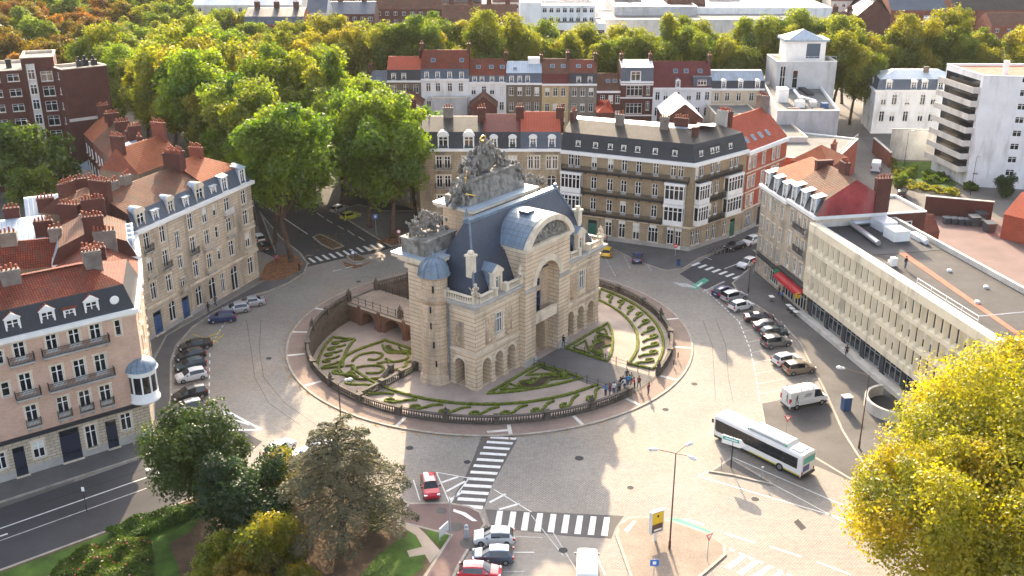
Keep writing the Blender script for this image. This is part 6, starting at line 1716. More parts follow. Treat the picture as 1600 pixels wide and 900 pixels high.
# red-orange brick house with roof terrace
a, c = G(1262, 240, 7.0), G(1340, 212, 7.0)
h = Bld('brick_house', 'orange brick house with roof terrace railing on the back street', quad(G(1300, 262, 6.5), G(1340, 224, 6.5), 14), 7.6, 'bright_red_brick', {0: wr([2.0, 6.0], (5.6,), 1.6, 1.6, 'm2')}); h.flat(.3, 'flat_roof', 'white_trim')
b = MB(); lq = h.edge(0)[2]
for k in range(7): b.tube((k * lq / 6, .1, 7.6), (k * lq / 6, .1, 8.6), .03, .03, 5)
b.tube((0, .1, 8.6), (lq, .1, 8.6), .03, .03, 5); b.build('railing', 'steel', h.root, rz=h.rz(0)); h.chim_on(0, 9, 2, 7.4, 9.4, lx=2.6, pots=5, mat='red_brick')
h = Bld('brick_house', 'brick house with broad orange hip roof between right corner building and back street', quad(G(1236, 252, 8), G(1296, 262, 8), 9), 8.2, 'red_brick', {}); h.roof([(4.0, 11.0, 'tile_orange')], (0, 1, 2, 3), None, 'red_brick', over=.3)
outb('long low shed with red tile roof behind the office block', 1398, 1468, 362, 4.6, 7, 'red_brick', True, 'tile_red', rise=2.0, name='shed')
# white modern building ------------------------------------------------------------
zt = 11.5
a, b_ = G(1215, 172, zt), G(1312, 172, zt); c = G(1193, 128, zt)
P = [a, b_, (b_[0] + (c[0] - a[0]), c[1]), c]
h = Bld('modern_building', 'white flat roofed modern block with rooftop machinery right of the back terrace', P, zt, 'grey_render', {3: wr([4, 8, 12, 16, 20], (8.5, 5.0), 1.0, 1.8, 's')}, cat='building', sills=False); h.flat(.7, 'flat_roof', 'white_trim')
w0 = b_[0] - a[0]
for k, (x, y, sx, sy, sz, m_) in enumerate(((3, 12, 2.4, 3, 3.2, 'white_trim'), (5.8, 6, 2, 2, 1.4, 'pale_steel'), (9, 6, 1.6, 1.6, 1.3, 'steel'), (11.5, 5, 1.5, 1.5, 1.2, 'blue_paint'), (7.2, 9, 1.4, 1.8, 1.8, 'steel'), (3.2, 3, 2.6, .8, .5, 'sandy_paving'), (8.8, 2.5, 2.6, .6, .5, 'sandy_paving'), (1.4, 20, 1.4, 10, .5, 'bitumen'), (12.2, 20, 1.6, 14, .5, 'bitumen_dark'))):
    b = MB(); b.box(x, x + sx, y, y + sy, zt - .7, zt - .7 + sz); h.part(b, 'roof_unit', m_)
b = MB(); b.tube((9, 16, zt), (11.5, 10, zt), .35, .35, 8); b.tube((9, 16, zt), (8.4, 18.5, zt + 1), .35, .35, 8); h.part(b, 'vent_duct', 'pale_steel')
a2 = (c[0] + 1.5, c[1] - 6)
h = Bld('modern_tower', 'white tower with metal pavilion on top beside the avenue trees', [a2, (a2[0] + 15, a2[1]), (a2[0] + 15, a2[1] + 11), (a2[0], a2[1] + 11)], 17.8, 'grey_render', {0: [(1, 2.4, 8, 16.5, 'm2'), (4.2, 5.6, 11, 15.5, 's')]}, cat='building', sills=False); h.flat(.6, 'sandy_paving', 'white_trim')
b = MB(); b.box(2.4, 12.4, 2, 8.5, 17.2, 22.3); pv = h.part(b, 'pavilion', 'white_trim')
b = MB(); b.box(1.8, 13.0, 1.4, 9.1, 22.3, 22.9); b.add([(2.6, 1.6, 22.9), (11.8, 1.6, 22.9), (11.8, 8.9, 22.9), (2.6, 8.9, 22.9), (7.2, 5.2, 25.0)], [(0, 1, 4), (1, 2, 4), (2, 3, 4), (3, 0, 4)]); b.build('pavilion_roof', 'zinc', pv)
b = MB(); b.box(7.6, 11.0, 1.95, 2.02, 18.2, 21.8); b.build('pane', 'glass_blue', pv)
b = MB()
for k in range(9): b.tube((3.6 + k * 1.4, .2, 17.8), (3.6 + k * 1.4, .2, 18.9), .03, .03, 4)
b.tube((3.6, .2, 18.9), (14.8, .2, 18.9), .04, .04, 4); h.part(b, 'railing', 'pale_steel')
# white mansion, courtyard wall, apartment tower ------------------------------------------
ez = 11.0; a, b_ = G(1369, 141, ez), G(1508, 141, ez); w0 = b_[0] - a[0]; c = G(1355, 128, ez)
P = [a, (a[0] + w0, a[1]), (a[0] + w0, a[1] + 12), (c[0], a[1] + 12)]
cx8 = [w0 * t for t in (.1, .22, .37, .54, .66, .9)]
h = Bld('mansion', 'white mansion with pale zinc mansard roof beside the apartment tower', P, ez, 'white_render', {0: wr(cx8, (8.6, 4.4), 1.3, 2.6), 3: wr([3, 6, 9], (8.6, 4.4, 1.4), 1.1, 2.2)}, blinds=.3); h.band(ez - .4, ez + .1, .4, 'white_trim', (0, 3)); h.roof([(.8, ez + 2.6, 'slate_blue'), (5.0, ez + 4.2, 'zinc')], (0, 1, 2, 3), 'zinc', z=ez + .1)
for x in (.14, .42, .54, .72, .88): h.dormer(0, x * w0, ez + .2, 1.5, 1.9, .1, 1.2, 'round', 'white_trim', 'slate_blue')
h.dormer(3, 6, ez + .2, 1.5, 1.9, .1, 1.2, 'round', 'white_trim', 'slate_blue'); h.chim_on(0, w0 * .6, 4, 13.6, 16.2, lx=1.2, pots=0, mat='dun_brick')
a, b_ = G(1388, 249, 0), G(1492, 252, 0); b = MB()
t = thing('boundary_wall', 'tall grey stained rendered wall behind the small lawn', 'wall', (a[0], a[1], 0), math.atan2(b_[1] - a[1], b_[0] - a[0])); l = math.hypot(b_[0] - a[0], b_[1] - a[1])
b.box(0, l, 0, .4, 0, 7.0); b.build('wall', 'stained_render', t); b = MB(); b.box(-.1, l + .1, -.1, .5, 7.0, 7.2); b.build('coping', 'plinth', t)
a, b_ = G(1362, 238, 0), G(1388, 262, 0)
t = thing('brick_wall', 'dark red brick boundary wall along the back street', 'wall', (a[0], a[1], 0), math.atan2(b_[1] - a[1], b_[0] - a[0])); l = math.hypot(b_[0] - a[0], b_[1] - a[1]); b = MB(); b.box(0, l, 0, .4, 0, 3.4); b.build('wall', 'red_brick', t); b = MB(); b.box(-.1, l + .1, -.1, .5, 3.4, 3.55); b.build('coping', 'plinth', t)
TE = (95.4, 208.2); TL = (91.4, 222.0); H_ = 23.3
P = [TE, (TE[0] + 24, TE[1] - 5), (TE[0] + 22, TE[1] + 14), (TL[0] + 2, TL[1])]
wx = [10.2]
h = Bld('apartment_tower', 'white apartment tower with stacked curved balconies at the right edge', P, H_, 'white_render', {0: [q for f in range(8) for q in row([8.2], 3.4 + f * 2.75, 1.7, 1.35, 'm2')] + row([1.6], 2.8, 1.2, .5, 's')}, cat='apartments', blinds=.4, sills=False); h.flat(.5, 'felt_red', 'white_trim')
h.chim_on(0, 5.0, 4.5, 22.6, 25.6, lx=.9, ly=.9, pots=0, mat='white_trim'); h.chim_on(0, 10.5, 4.5, 22.6, 25.4, lx=1.2, ly=.9, pots=0, mat='white_trim')
l3 = h.edge(3)[2]
for f in range(7):
    b = MB(); z = 3.2 + f * 2.75
    b.box(0, l3 - .4, -2.1 + .1 * f, 0, -.2, 0); b.box(0, l3 - .4, -2.1 + .1 * f, -1.95 + .1 * f, 0, 1.0); b.box(l3 - .55, l3 - .4, -1.95 + .1 * f, 0, 0, 1.0); o = b.build('balcony', 'pale_render', h.root, loc=h.at(3, 0, 0, z), rz=h.rz(3))
    g = MB(); g.box(.5, l3 - .8, -.06, .0, .05, 2.3); g.build('pane', 'glass', o)
# shed, yard wall, bins
a, b_ = G(1562, 372, 0), G(1640, 392, 0)
h = Bld('brick_shed', 'orange brick shed with red tile roof and green door at the right edge', quad(a, b_, 11), 4.6, 'bright_red_brick', {0: [(5.0, 6.6, .1, 2.6, 'D')]}, door='green_paint'); h.roof([(5.4, 7.6, 'tile_bright')], (0, 2), None, 'bright_red_brick', over=.3)
for y in (3.6, 5.4, 7.2): h.window(3, y, 2.6, .9, 1.3, 's', 'black_iron', None, True, 0, y=-.15)
a, b_ = G(1443, 335, 0), G(1548, 345, 0)
t = thing('yard_wall', 'long dark brick wall behind the row of waste bins', 'wall', (a[0], a[1], 0), math.atan2(b_[1] - a[1], b_[0] - a[0])); l = math.hypot(b_[0] - a[0], b_[1] - a[1]); b = MB(); b.box(0, l, 0, .5, 0, 3.6); b.build('wall', 'brown_brick', t); b = MB(); b.box(-.1, l + .1, -.12, .62, 3.6, 3.75); b.build('coping', 'plinth', t)
gloss('bin_grey', (.05, .065, .075), .5)
bn = MB(); bn.add([(-.5, -.45, 0), (.5, -.45, 0), (.5, .45, 0), (-.5, .45, 0), (-.62, -.55, 1.15), (.62, -.55, 1.15), (.62, .55, 1.15), (-.62, .55, 1.15)], [(3, 2, 1, 0), (0, 1, 5, 4), (1, 2, 6, 5), (2, 3, 7, 6), (3, 0, 4, 7)]); bm_ = bn.mesh('body', ['bin_grey'])
ld = MB(); ld.add([(-.66, -.6, 1.15), (.66, -.6, 1.15), (.66, .6, 1.3), (-.66, .6, 1.3), (-.66, -.6, 1.08), (.66, -.6, 1.08), (.66, .6, 1.15), (-.66, .6, 1.15)], [(0, 1, 2, 3), (4, 5, 1, 0), (5, 6, 2, 1), (6, 7, 3, 2), (7, 4, 0, 3)]); lm_ = ld.mesh('lid', ['bin_grey'])
bins = [(1478 + 11 * k, 349 + .8 * k) for k in range(6)] + [(1521, 352), (1532, 346), (1545, 362)]
for k, (px, py) in enumerate(bins):
    t = thing('waste_bin', 'dark grey wheeled waste bin lined up along the yard wall' if k < 6 else ('large dark grey waste container by the brick shed, %s' % ('nearest', 'farthest', 'middle')[k - 7 if k > 6 else 2]), 'bin', (*G(px, py), .009), .1, 'bins along the yard wall'); s_ = 1.0 if k < 6 else 1.5
    t.scale = (s_, s_, s_); link('body', bm_, t); link('lid', lm_, t)
struct(sheet('small_lawn', GL([(1398, 252), (1490, 254), (1500, 285), (1480, 300), (1440, 298), (1412, 285)]), .02, 'lawn'))
# houses along the right side of the boulevard, behind its trees
a0, a1 = G(502, 382), G(400, 314); l = math.hypot(a1[0] - a0[0], a1[1] - a0[1]); bd = ((a1[0] - a0[0]) / l, (a1[1] - a0[1]) / l)
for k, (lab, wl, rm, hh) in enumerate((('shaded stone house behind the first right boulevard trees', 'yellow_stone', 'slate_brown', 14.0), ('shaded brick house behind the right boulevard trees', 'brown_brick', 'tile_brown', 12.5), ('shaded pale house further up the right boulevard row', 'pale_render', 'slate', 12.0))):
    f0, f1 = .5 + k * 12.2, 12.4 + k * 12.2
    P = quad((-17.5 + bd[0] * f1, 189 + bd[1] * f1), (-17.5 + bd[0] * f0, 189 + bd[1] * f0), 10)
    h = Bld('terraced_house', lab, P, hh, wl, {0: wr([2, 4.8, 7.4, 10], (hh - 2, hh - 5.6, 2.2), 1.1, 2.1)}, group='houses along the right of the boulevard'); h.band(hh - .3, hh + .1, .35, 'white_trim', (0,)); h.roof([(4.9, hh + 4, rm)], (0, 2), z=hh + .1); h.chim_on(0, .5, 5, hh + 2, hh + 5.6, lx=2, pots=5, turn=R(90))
# ------------------------------------------------------------------ far town
def far(label, px0, px1, py, z, d, wall, wins=(), roof=None, mat='slate', rise=4, st=(0, 2), cat='building', name='far_building', ch=0, flatm='flat_roof', fl=3.2, ww=1.5, wh=1.6, nfl=3, ml=None):
    """Far block: eave line seen from px0 to px1 at row py, z high."""
    a, c = G(px0, py, z), G(px1, py, z); w_ = c[0] - a[0]
    H_ = Bld(name, label, [a, (a[0] + w_, a[1]), (a[0] + w_, a[1] + d), (a[0], a[1] + d)], z, wall, {0: [q for k in range(nfl) for q in row([w_ * t for t in wins], z - 1.8 - k * fl, ww, wh, 'm2')]}, cat=cat, sills=False, blinds=.3)
    if roof: H_.roof(([(.9, z + 2.6, ml)] if ml else []) + [(d / 2 - .2, z + rise, mat)], st, None, wall)
    else: H_.flat(.5, flatm, 'white_trim')
    for k in range(ch): H_.chim_on(0, w_ * (k + .5) / ch, d / 2, z + rise * .7, z + rise + 2, lx=2, pots=4)
    return H_
f8 = [(k + .5) / 8 for k in range(8)]; f6 = [(k + .5) / 6 for k in range(6)]; f4 = [(k + .5) / 4 for k in range(4)]
far('modern block with white top floor and black brick bays behind the avenue trees', 856, 946, 36, 14, 16, 'white_render', [], nfl=3)
h = far('black and white banded front of the modern block behind the trees', 856, 944, 46, 12, 3, 'brown_brick', (.14, .4, .66, .9), nfl=4, ww=3.0, wh=2.0)
far('tall blank white gable block at the top centre', 812, 846, 4, 20, 18, 'white_render')
far('white apartment wing with ribbon windows at the top centre', 846, 930, 8, 19, 14, 'white_render', f8, nfl=4)
far('low white annex left of the modern block', 806, 838, 44, 9, 12, 'pale_render', (.3, .7), nfl=2, ww=3)
far('long low pale industrial building with flat roof at the top right', 940, 1250, 30, 11, 30, 'pale_render', [], flatm='flat_roof')
far('dark flat roofed hall behind the long industrial building', 960, 1090, 10, 14, 40, 'grey_render', [], flatm='slate')
far('pale tiered industrial hall at the top right', 1090, 1300, 12, 13, 40, 'white_render', [], flatm='grey_render')
far('brick house with slate mansard and arched dormers at the top left', 382, 474, 38, 12, 14, 'red_brick', f6, True, 'slate', 5, ml='slate_blue', nfl=2, ch=3)
far('long pale roofed town block behind the slate mansard house', 300, 470, 8, 14, 20, 'pale_render', f8, True, 'zinc', 4, ch=4)
far('grey stone house with blue roof beside the far brick houses', 478, 510, 20, 14, 14, 'grey_render', f4, True, 'slate_blue', 5, nfl=2, ch=1)
far('row of far brown brick houses with hipped roofs', 510, 585, 22, 12, 14, 'brown_brick', f6, True, 'slate_blue', 4, nfl=3, ch=2)
far('far brick terrace with red roofs at the top', 585, 690, 14, 11, 14, 'brown_brick', f8, True, 'tile_brown', 5, nfl=2, ch=4)
far('far brown roofed terrace left of the white gable block', 690, 808, 30, 9, 14, 'brown_brick', f8, True, 'tile_brown', 5, nfl=2, ch=4)
far('far brick terrace with slate roofs at the upper middle', 560, 740, 4, 12, 20, 'brown_brick', f8, True, 'slate_brown', 6, nfl=2, ch=5)
far('red brick gabled chapel-like house at the top right', 1340, 1392, 24, 11, 16, 'brown_brick', (), True, 'slate', 7, st=(1, 3))
far('long slate roofed hall with steep roof at the top right corner', 1392, 1480, 16, 12, 22, 'red_brick', (), True, 'slate_blue', 8)
far('large slate church-like roof at the far right corner', 1490, 1620, 16, 12, 26, 'red_brick', (), True, 'slate_brown', 10, ch=2)
far('low brick houses with pink roofs at the top right', 1300, 1345, 38, 7, 14, 'red_brick', (), True, 'tile_brown', 4, ch=2)
far('blue glass roofed pavilion at the top right', 1452, 1500, 40, 7, 14, 'pale_render', (), True, 'zinc', 3)
far('brick house at the right edge behind the avenue trees', 1550, 1625, 40, 9, 14, 'red_brick', f4, True, 'tile_brown', 4, nfl=2)
h = far('round balconied white villa among the boulevard trees', 372, 418, 108, 12, 12, 'white_render', f4, nfl=2)
b = MB(); b.lathe([(4.2, 8.4), (4.2, 9.4), (3.9, 9.4)], 20, (4, 3), cap=False); b.lathe([(4.2, 11.6), (4.2, 12.3)], 20, (4, 3)); h.part(b, 'round_balcony', 'white_trim')
far('small house with red roof behind the boulevard crown', 505, 555, 118, 7, 10, 'red_brick', (), True, 'tile_red', 4)
r9 = random.Random(99)
for k in range(15):                       # town beyond, seen over and between the crowns
    px = 330 + 88 * k + r9.uniform(-15, 15); py = r9.uniform(0, 9)
    far('distant town house with %s roof on the horizon, %s' % (('red', 'slate', 'brown')[k % 3], 'pale walls' if k % 2 else 'brick walls'), px, px + r9.uniform(38, 60), py, r9.uniform(9, 14), 14, 'pale_render' if k % 2 else 'brown_brick', f4, True, ('tile_red', 'slate', 'tile_brown')[k % 3], r9.uniform(3, 6), nfl=2, ch=1).root['group'] = 'distant town houses'
# ------------------------------------------------------------------ trees and planting
leafmat('leaf', [(.060, .110, .010), (.130, .175, .014), (.215, .230, .018)], .58)
leafmat('leaf_dark', [(.018, .034, .008), (.032, .055, .012), (.055, .080, .016)], .35)
leafmat('leaf_yellow', [(.11, .14, .010), (.24, .24, .010), (.40, .35, .012), (.48, .34, .012)], .5)
leafmat('leaf_cedar', [(.045, .060, .045), (.075, .090, .065), (.115, .115, .085)], .25)
def leaf_mesh(name, C, Nn, size, tone, mat, rs, asp=.62):
    """Leaf-sized rhombic faces at points C facing roughly Nn."""
    M = len(C)
    Nn = Nn / np.linalg.norm(Nn, axis=1)[:, None]
    ref = rs.normal(size=(M, 3)); a = np.cross(Nn, ref); a /= np.linalg.norm(a, axis=1)[:, None]; b = np.cross(Nn, a)
    s = size[:, None]
    V = np.stack([C - a * s, C - b * s * asp + Nn * s * .12, C + a * s, C + b * s * asp + Nn * s * .12], 1).reshape(-1, 3)
    me = bpy.data.meshes.new(name)
    me.vertices.add(M * 4); me.vertices.foreach_set('co', V.astype(np.float32).ravel())
    me.loops.add(M * 4); me.loops.foreach_set('vertex_index', np.arange(M * 4, dtype=np.int32))
    me.polygons.add(M); me.polygons.foreach_set('loop_start', np.arange(0, M * 4, 4, dtype=np.int32))
    at = me.attributes.new('tone', 'FLOAT', 'POINT'); at.data.foreach_set('value', np.repeat(np.clip(tone, 0, 1), 4).astype(np.float32))
    me.materials.append(MATS[mat]); me.update(calc_edges=True); me.validate()
    return me
def tree_mesh(seed, H, r, n_l, n_leaf, leaf, mat, bark='bark', cz=.62, ry=.36, lob=(.26, .42), trunk=.30, bare=.28, spread=1.0, base_r=1.0):
    rs = np.random.RandomState(seed)
    L = []
    while len(L) < n_l:
        p = rs.uniform(-1, 1, 3); d = np.linalg.norm(p)
        if d > 1 or (d < .35 and rs.rand() < .6): continue
        L.append(p * (r * .78 * spread, r * .78 * spread, H * ry * .8) + (0, 0, H * cz))
    L = np.array(L); rad = rs.uniform(lob[0], lob[1], n_l) * r
    lt = rs.uniform(.15, .85, n_l)
    w = rad ** 2; idx = rs.choice(n_l, n_leaf, p=w / w.sum())
    D = rs.normal(size=(n_leaf, 3)); D[:, 2] += .25; D /= np.linalg.norm(D, axis=1)[:, None]
    # twiggy sub-clumps on each lobe
    sub = np.array([rs.normal(size=(9, 3)) for _ in range(n_l)]); sub /= np.linalg.norm(sub, axis=2)[:, :, None]
    k = rs.randint(0, 9, n_leaf); D = D * .62 + sub[idx, k] * .75
    C = L[idx] + D * (rad[idx] * rs.uniform(.72, 1.10, n_leaf))[:, None]
    dist = np.full(n_leaf, 9.0)
    for j in range(n_l):
        q = np.linalg.norm(C - L[j], axis=1) / rad[j]; q[idx == j] = 9; dist = np.minimum(dist, q)
    keep = (dist > .62) & (C[:, 2] > H * bare * .8)
    C, D, idx, k = C[keep], D[keep], idx[keep], k[keep]; M = len(C)
    Nn = D * .8 + rs.normal(size=(M, 3)) * .75 + (0, 0, .35)
    tone = lt[idx] + rs.uniform(-.12, .12, (n_l, 9))[idx, k] + rs.normal(size=M) * .11
    crown = leaf_mesh('crown', C, Nn, leaf * rs.uniform(.6, 1.25, M), tone, mat, rs)
    t = MB(); tr = trunk; lean = rs.uniform(-.04, .04, 2) * H
    fork = (lean[0], lean[1], H * bare)
    t.path([(0, 0, -.1), (0, 0, .5), (lean[0] * .5, lean[1] * .5, H * bare * .55), fork], [tr * 1.5 * base_r, tr * 1.1, tr * .95, tr * .85], 8)
    for j in np.argsort(-rad)[:min(n_l, 12)]:
        e = L[j]; m = (fork[0] + (e[0] - fork[0]) * .45, fork[1] + (e[1] - fork[1]) * .45, fork[2] + (e[2] - fork[2]) * .6)
        t.path([fork, m, tuple(e)], [tr * .55, tr * .3, tr * .1], 6)
    return crown, t.mesh('trunk', [bark], True)
def place_tree(meshes, label, x, y, s=1.0, rz=None, col=(1, 1, 1), group=None, name='tree', sz=None, z=0.0, rg=rng):
    t = thing(name, label, 'tree', (x, y, z), rg.uniform(0, 6.28) if rz is None else rz, group)
    t.scale = (s, s, s if sz is None else sz)
    c = link('crown', meshes[0], t); c.color = (col[0], col[1], col[2], 1)
    link('trunk', meshes[1], t)
    return t
PL = [tree_mesh(40 + k, 22, 7.0, 36, 24000, .27, 'leaf', 'bark', .63, .37, (.17, .33), trunk=.34, bare=.27) for k in range(5)]
RD = [tree_mesh(60 + k, 15, 6.0, 22, 9000, .36, 'leaf', 'bark', .58, .40, (.2, .38), trunk=.25, bare=.16) for k in range(4)]
# boulevard rows on the left
rt = random.Random(5)
G1 = (1.0, 1.0, .85); 
near = [(455, 410, 'big green plane tree with leaning trunk on the left pavement of the boulevard', 1.28), (430, 383, 'slim forked plane tree just behind the big leaning plane tree', 1.05), (613, 376, 'plane tree with tall bare trunk right of the boulevard crossing', 1.24), (577, 356, 'plane tree beside the yellow car on the boulevard', 1.28), (650, 346, 'plane tree overlapping the ochre mansard house behind the gate', 1.02)]
for k, (px, py, lab, s) in enumerate(near):
    place_tree(PL[k % 4], lab, *G(px, py), s, col=(1.05, 1.2, .75), name='plane_tree', rg=rt)
a0, a1 = G(502, 382), G(400, 314); l = math.hypot(a1[0] - a0[0], a1[1] - a0[1]); bd = ((a1[0] - a0[0]) / l, (a1[1] - a0[1]) / l)
for side, st, nn, lab in ((0, G(437, 372), 11, 'green plane tree in the left row along the boulevard'), (1, G(548, 338), 11, 'green plane tree in the right row along the boulevard'), (2, G(585, 320), 5, 'plane tree in the outer row right of the boulevard')):
    for k in range(nn):
        d = 7 + k * 10.4 + rt.uniform(-2, 2); f = rt.uniform(-1.5, 1.5)
        place_tree(PL[rt.randrange(5)], lab, st[0] + bd[0] * d + f, st[1] + bd[1] * d, rt.uniform(1.05, 1.38), col=(rt.uniform(.95, 1.6), rt.uniform(1.05, 1.35), rt.uniform(.6, .9)), group=('left boulevard row', 'right boulevard row', 'outer boulevard row')[side], name='plane_tree', rg=rt)
# avenue behind the back terrace
for row_, Y0, x0, x1, lab in ((0, 276, -62, 60, 'yellow-green plane tree of the avenue behind the back terrace'), (1, 292, -70, 160, 'plane tree in the far row of the avenue'), (2, 284, 78, 175, 'olive green plane tree of the avenue behind the white mansion'), (3, 268, 74, 92, 'dark plane tree at the end of the back street')):
    x = x0
    while x < x1:
        warm = rt.uniform(.0, 1.0)
        place_tree(PL[rt.randrange(5)], lab, x + rt.uniform(-1.5, 1.5), Y0 + rt.uniform(-3, 3), rt.uniform(.98, 1.32), col=(lerp(.95, 1.6, warm), lerp(1.0, 1.15, warm), .7), group=('avenue front row', 'avenue far row', 'avenue right row', 'back street end')[row_], name='plane_tree', rg=rt)
        x += rt.uniform(7.5, 12) if row_ != 3 else 7
# park with autumn colours, upper left
AUT = [(1.55, .52, .4), (1.2, .42, .4), (1.1, .6, .4), (2.1, .75, .3), (.9, .95, .7), (1.1, 1.15, .7), (1.5, 1.2, .55), (.95, .38, .4)]
NA = ['rust orange', 'brown red', 'dull brown', 'bright orange', 'dark green', 'fresh green', 'yellow green', 'copper']
k = 0
for j in range(15):
    Y = 236 + j * 22
    xa, xb = -Y * .205 - 6, -Y * .56
    n_ = int((xa - xb) / 10.5) + 1
    for i in range(n_):
        x = lerp(xa, xb, (i + .5) / n_) + rt.uniform(-3, 3); y = Y + rt.uniform(-6, 6)
        if y < 250 and x < -75: continue
        f = (x - xb) / max(1, (xa - xb))
        c = rt.choice([5, 6, 5, 4, 6]) if (f > .55 or j < 1) else rt.choice([0, 1, 2, 3, 0, 7, 1, 4, 2])
        place_tree(RD[rt.randrange(4)], '%s park tree in the wood at the upper left' % NA[c], x, y, rt.uniform(.8, 1.25), col=AUT[c], group='%s trees of the upper left park' % NA[c], name='park_tree', rg=rt)
for px, py, s, c, lab in ((62, 338, 1.3, (.55, .72, .7), 'dark round tree between the brick tower and the tiled roofs'), (66, 356, .85, (.9, 1.0, .6), 'smaller green tree in front of the dark round tree at left'), (-12, 315, 1.0, (.8, .9, .6), 'green tree cut by the left edge below the brick tower'),
                           (1405, 300, .28, (1.0, 1.1, .8), 'small garden shrub tree beside the little lawn')):
    place_tree(RD[1], lab, *G(px, py), s, col=c, rg=rt)
for k in range(14):
    px = 500 + k * 78; place_tree(RD[k % 4], 'distant green tree among the far town roofs', *G(px + rt.uniform(-20, 20), 30 + rt.uniform(-8, 8)), rt.uniform(.7, 1.1), col=(1.1, 1.0, .7), group='distant trees in the town', rg=rt)
# big yellow tree, lower right (two crowns)
YT = [tree_mesh(81, 21, 9.6, 60, 100000, .17, 'leaf_yellow', 'bark', .56, .44, (.13, .36), .4, .2, 1.1), tree_mesh(82, 20, 9.0, 54, 80000, .17, 'leaf_yellow', 'bark', .56, .44, (.13, .36), .4, .2, 1.1)]
place_tree(YT[0], 'large yellow-green tree filling the lower right corner', 44.0, 80.0, 1.0, .4, name='yellow_tree')
place_tree(YT[1], 'second yellow tree at the right edge behind the large yellow tree', 53.0, 90.0, 1.0, 2.0, (1.0, .9, .8), name='yellow_tree')
place_tree(YT[1], 'low yellow tree cut off by the bottom edge at lower right', 36.8, 71.2, .95, 1.0, (1.0, .97, .9), name='yellow_tree')
# park trees, lower left
DT = tree_mesh(91, 10.5, 5.6, 26, 26000, .19, 'leaf_dark', 'bark_dark', .58, .44, (.22, .36), .18, .14)
place_tree(DT, 'dark green broadleaf tree beside the street at lower left', *G(318, 792), 1.0, .3, (1.5, 1.5, 1.0), z=.1)
DT2 = tree_mesh(92, 9, 5.2, 22, 24000, .17, 'leaf_dark', 'bark_dark', .5, .5, (.24, .38), .2, .06)
place_tree(DT2, 'dense dark pine-like tree between the broadleaf tree and the cedar', *G(392, 838), 1.0, 1.3, (.75, 1.0, 1.0), z=.1)
SH = tree_mesh(93, 6.5, 3.4, 16, 12000, .16, 'leaf', 'bark_dark', .52, .46, (.25, .42), .1, .08)
for px, py, s, c, lab, sz in ((455, 792, 1.0, (1.7, 1.1, .6), 'yellowing shrub behind the dark pine-like tree', None), (345, 915, .8, (1.3, 1.15, .8), 'olive yellow shrub at the bottom edge', None), (428, 900, .95, (1.5, 1.1, .8), 'tall ochre shrub at the bottom left of the cedar', 1.15),
                              (385, 935, .8, (1.5, .85, .8), 'reddish shrub cut off by the bottom edge', None), (470, 930, .55, (1.3, .9, .6), 'small olive shrub under the cedar', None), (585, 825, .5, (.9, .8, .7), 'low dark shrub at the right foot of the cedar', .4)):
    place_tree(SH, lab, *G(px, py), s, col=c, name='shrub', sz=sz, z=.1)
# cedar: level plates of needles on long drooping boughs
def cedar(seed=3, H=14.0):
    rs = np.random.RandomState(seed); C = []; Nn = []; T = []; S_ = []
    t = MB(); t.path([(0, 0, -.1), (0, 0, 2.5), (.3, .1, 7), (.2, .2, 11), (.3, .1, H)], [.5, .4, .32, .2, .06], 9)
    t.path([(.1, 0, 1.6), (1.6, .3, 4.2), (2.1, .6, 9)], [.3, .22, .08], 8)
    for k in range(64):
        z = 2.4 + (H - 2.6) * (k / 63.0) ** .95 + rs.uniform(-.3, .3); a = k * 2.399 + rs.uniform(-.3, .3)
        ln = (7.4 * (1 - min(1, max(0, (z - 2.6) / (H - 1.2))) ** 1.6) + 1.1) * rs.uniform(.8, 1.1)
        droop = rs.uniform(.02, .16); d = np.array([math.cos(a), math.sin(a), 0]); sd = np.array([-math.sin(a), math.cos(a), 0])
        def P(u): return d * ln * u + np.array([.2, .1, z + ln * (.22 * u - (droop + .22) * u * u)])
        pts = [tuple(P(u)) for u in (0, .3, .6, .9)]; t.path(pts, [.13, .09, .06, .03], 5)
        m = int(115 * ln); u = rs.uniform(.16, 1.0, m) ** .8; wd = ln * .38 * np.sin(np.pi * np.clip(u * .85 + .1, 0, 1))
        cl = rs.randint(0, 14, m); off = rs.uniform(-1, 1, 14)[cl] * .8 + rs.normal(size=m) * .16
        p = np.array([P(x) for x in u]) + sd[None] * (off * wd)[:, None]; p[:, 2] += rs.normal(size=m) * .13 - np.abs(off) * .25
        C.append(p); Nn.append(rs.normal(size=(m, 3)) * .55 + (0, 0, 1)); T.append(rs.uniform(.2, .8) + rs.normal(size=m) * .2); S_.append(rs.uniform(.10, .22, m))
    C = np.concatenate(C); M = len(C)
    return leaf_mesh('crown', C, np.concatenate(Nn), np.concatenate(S_), np.concatenate(T), 'leaf_cedar', rs, .35), t.mesh('trunk', ['bark_dark'], True)
place_tree(cedar(), 'blue-grey cedar with layered boughs left of the red car', *G(535, 842), .9, .5, (1.75, 1.45, 1.15), name='cedar_tree', z=.1)
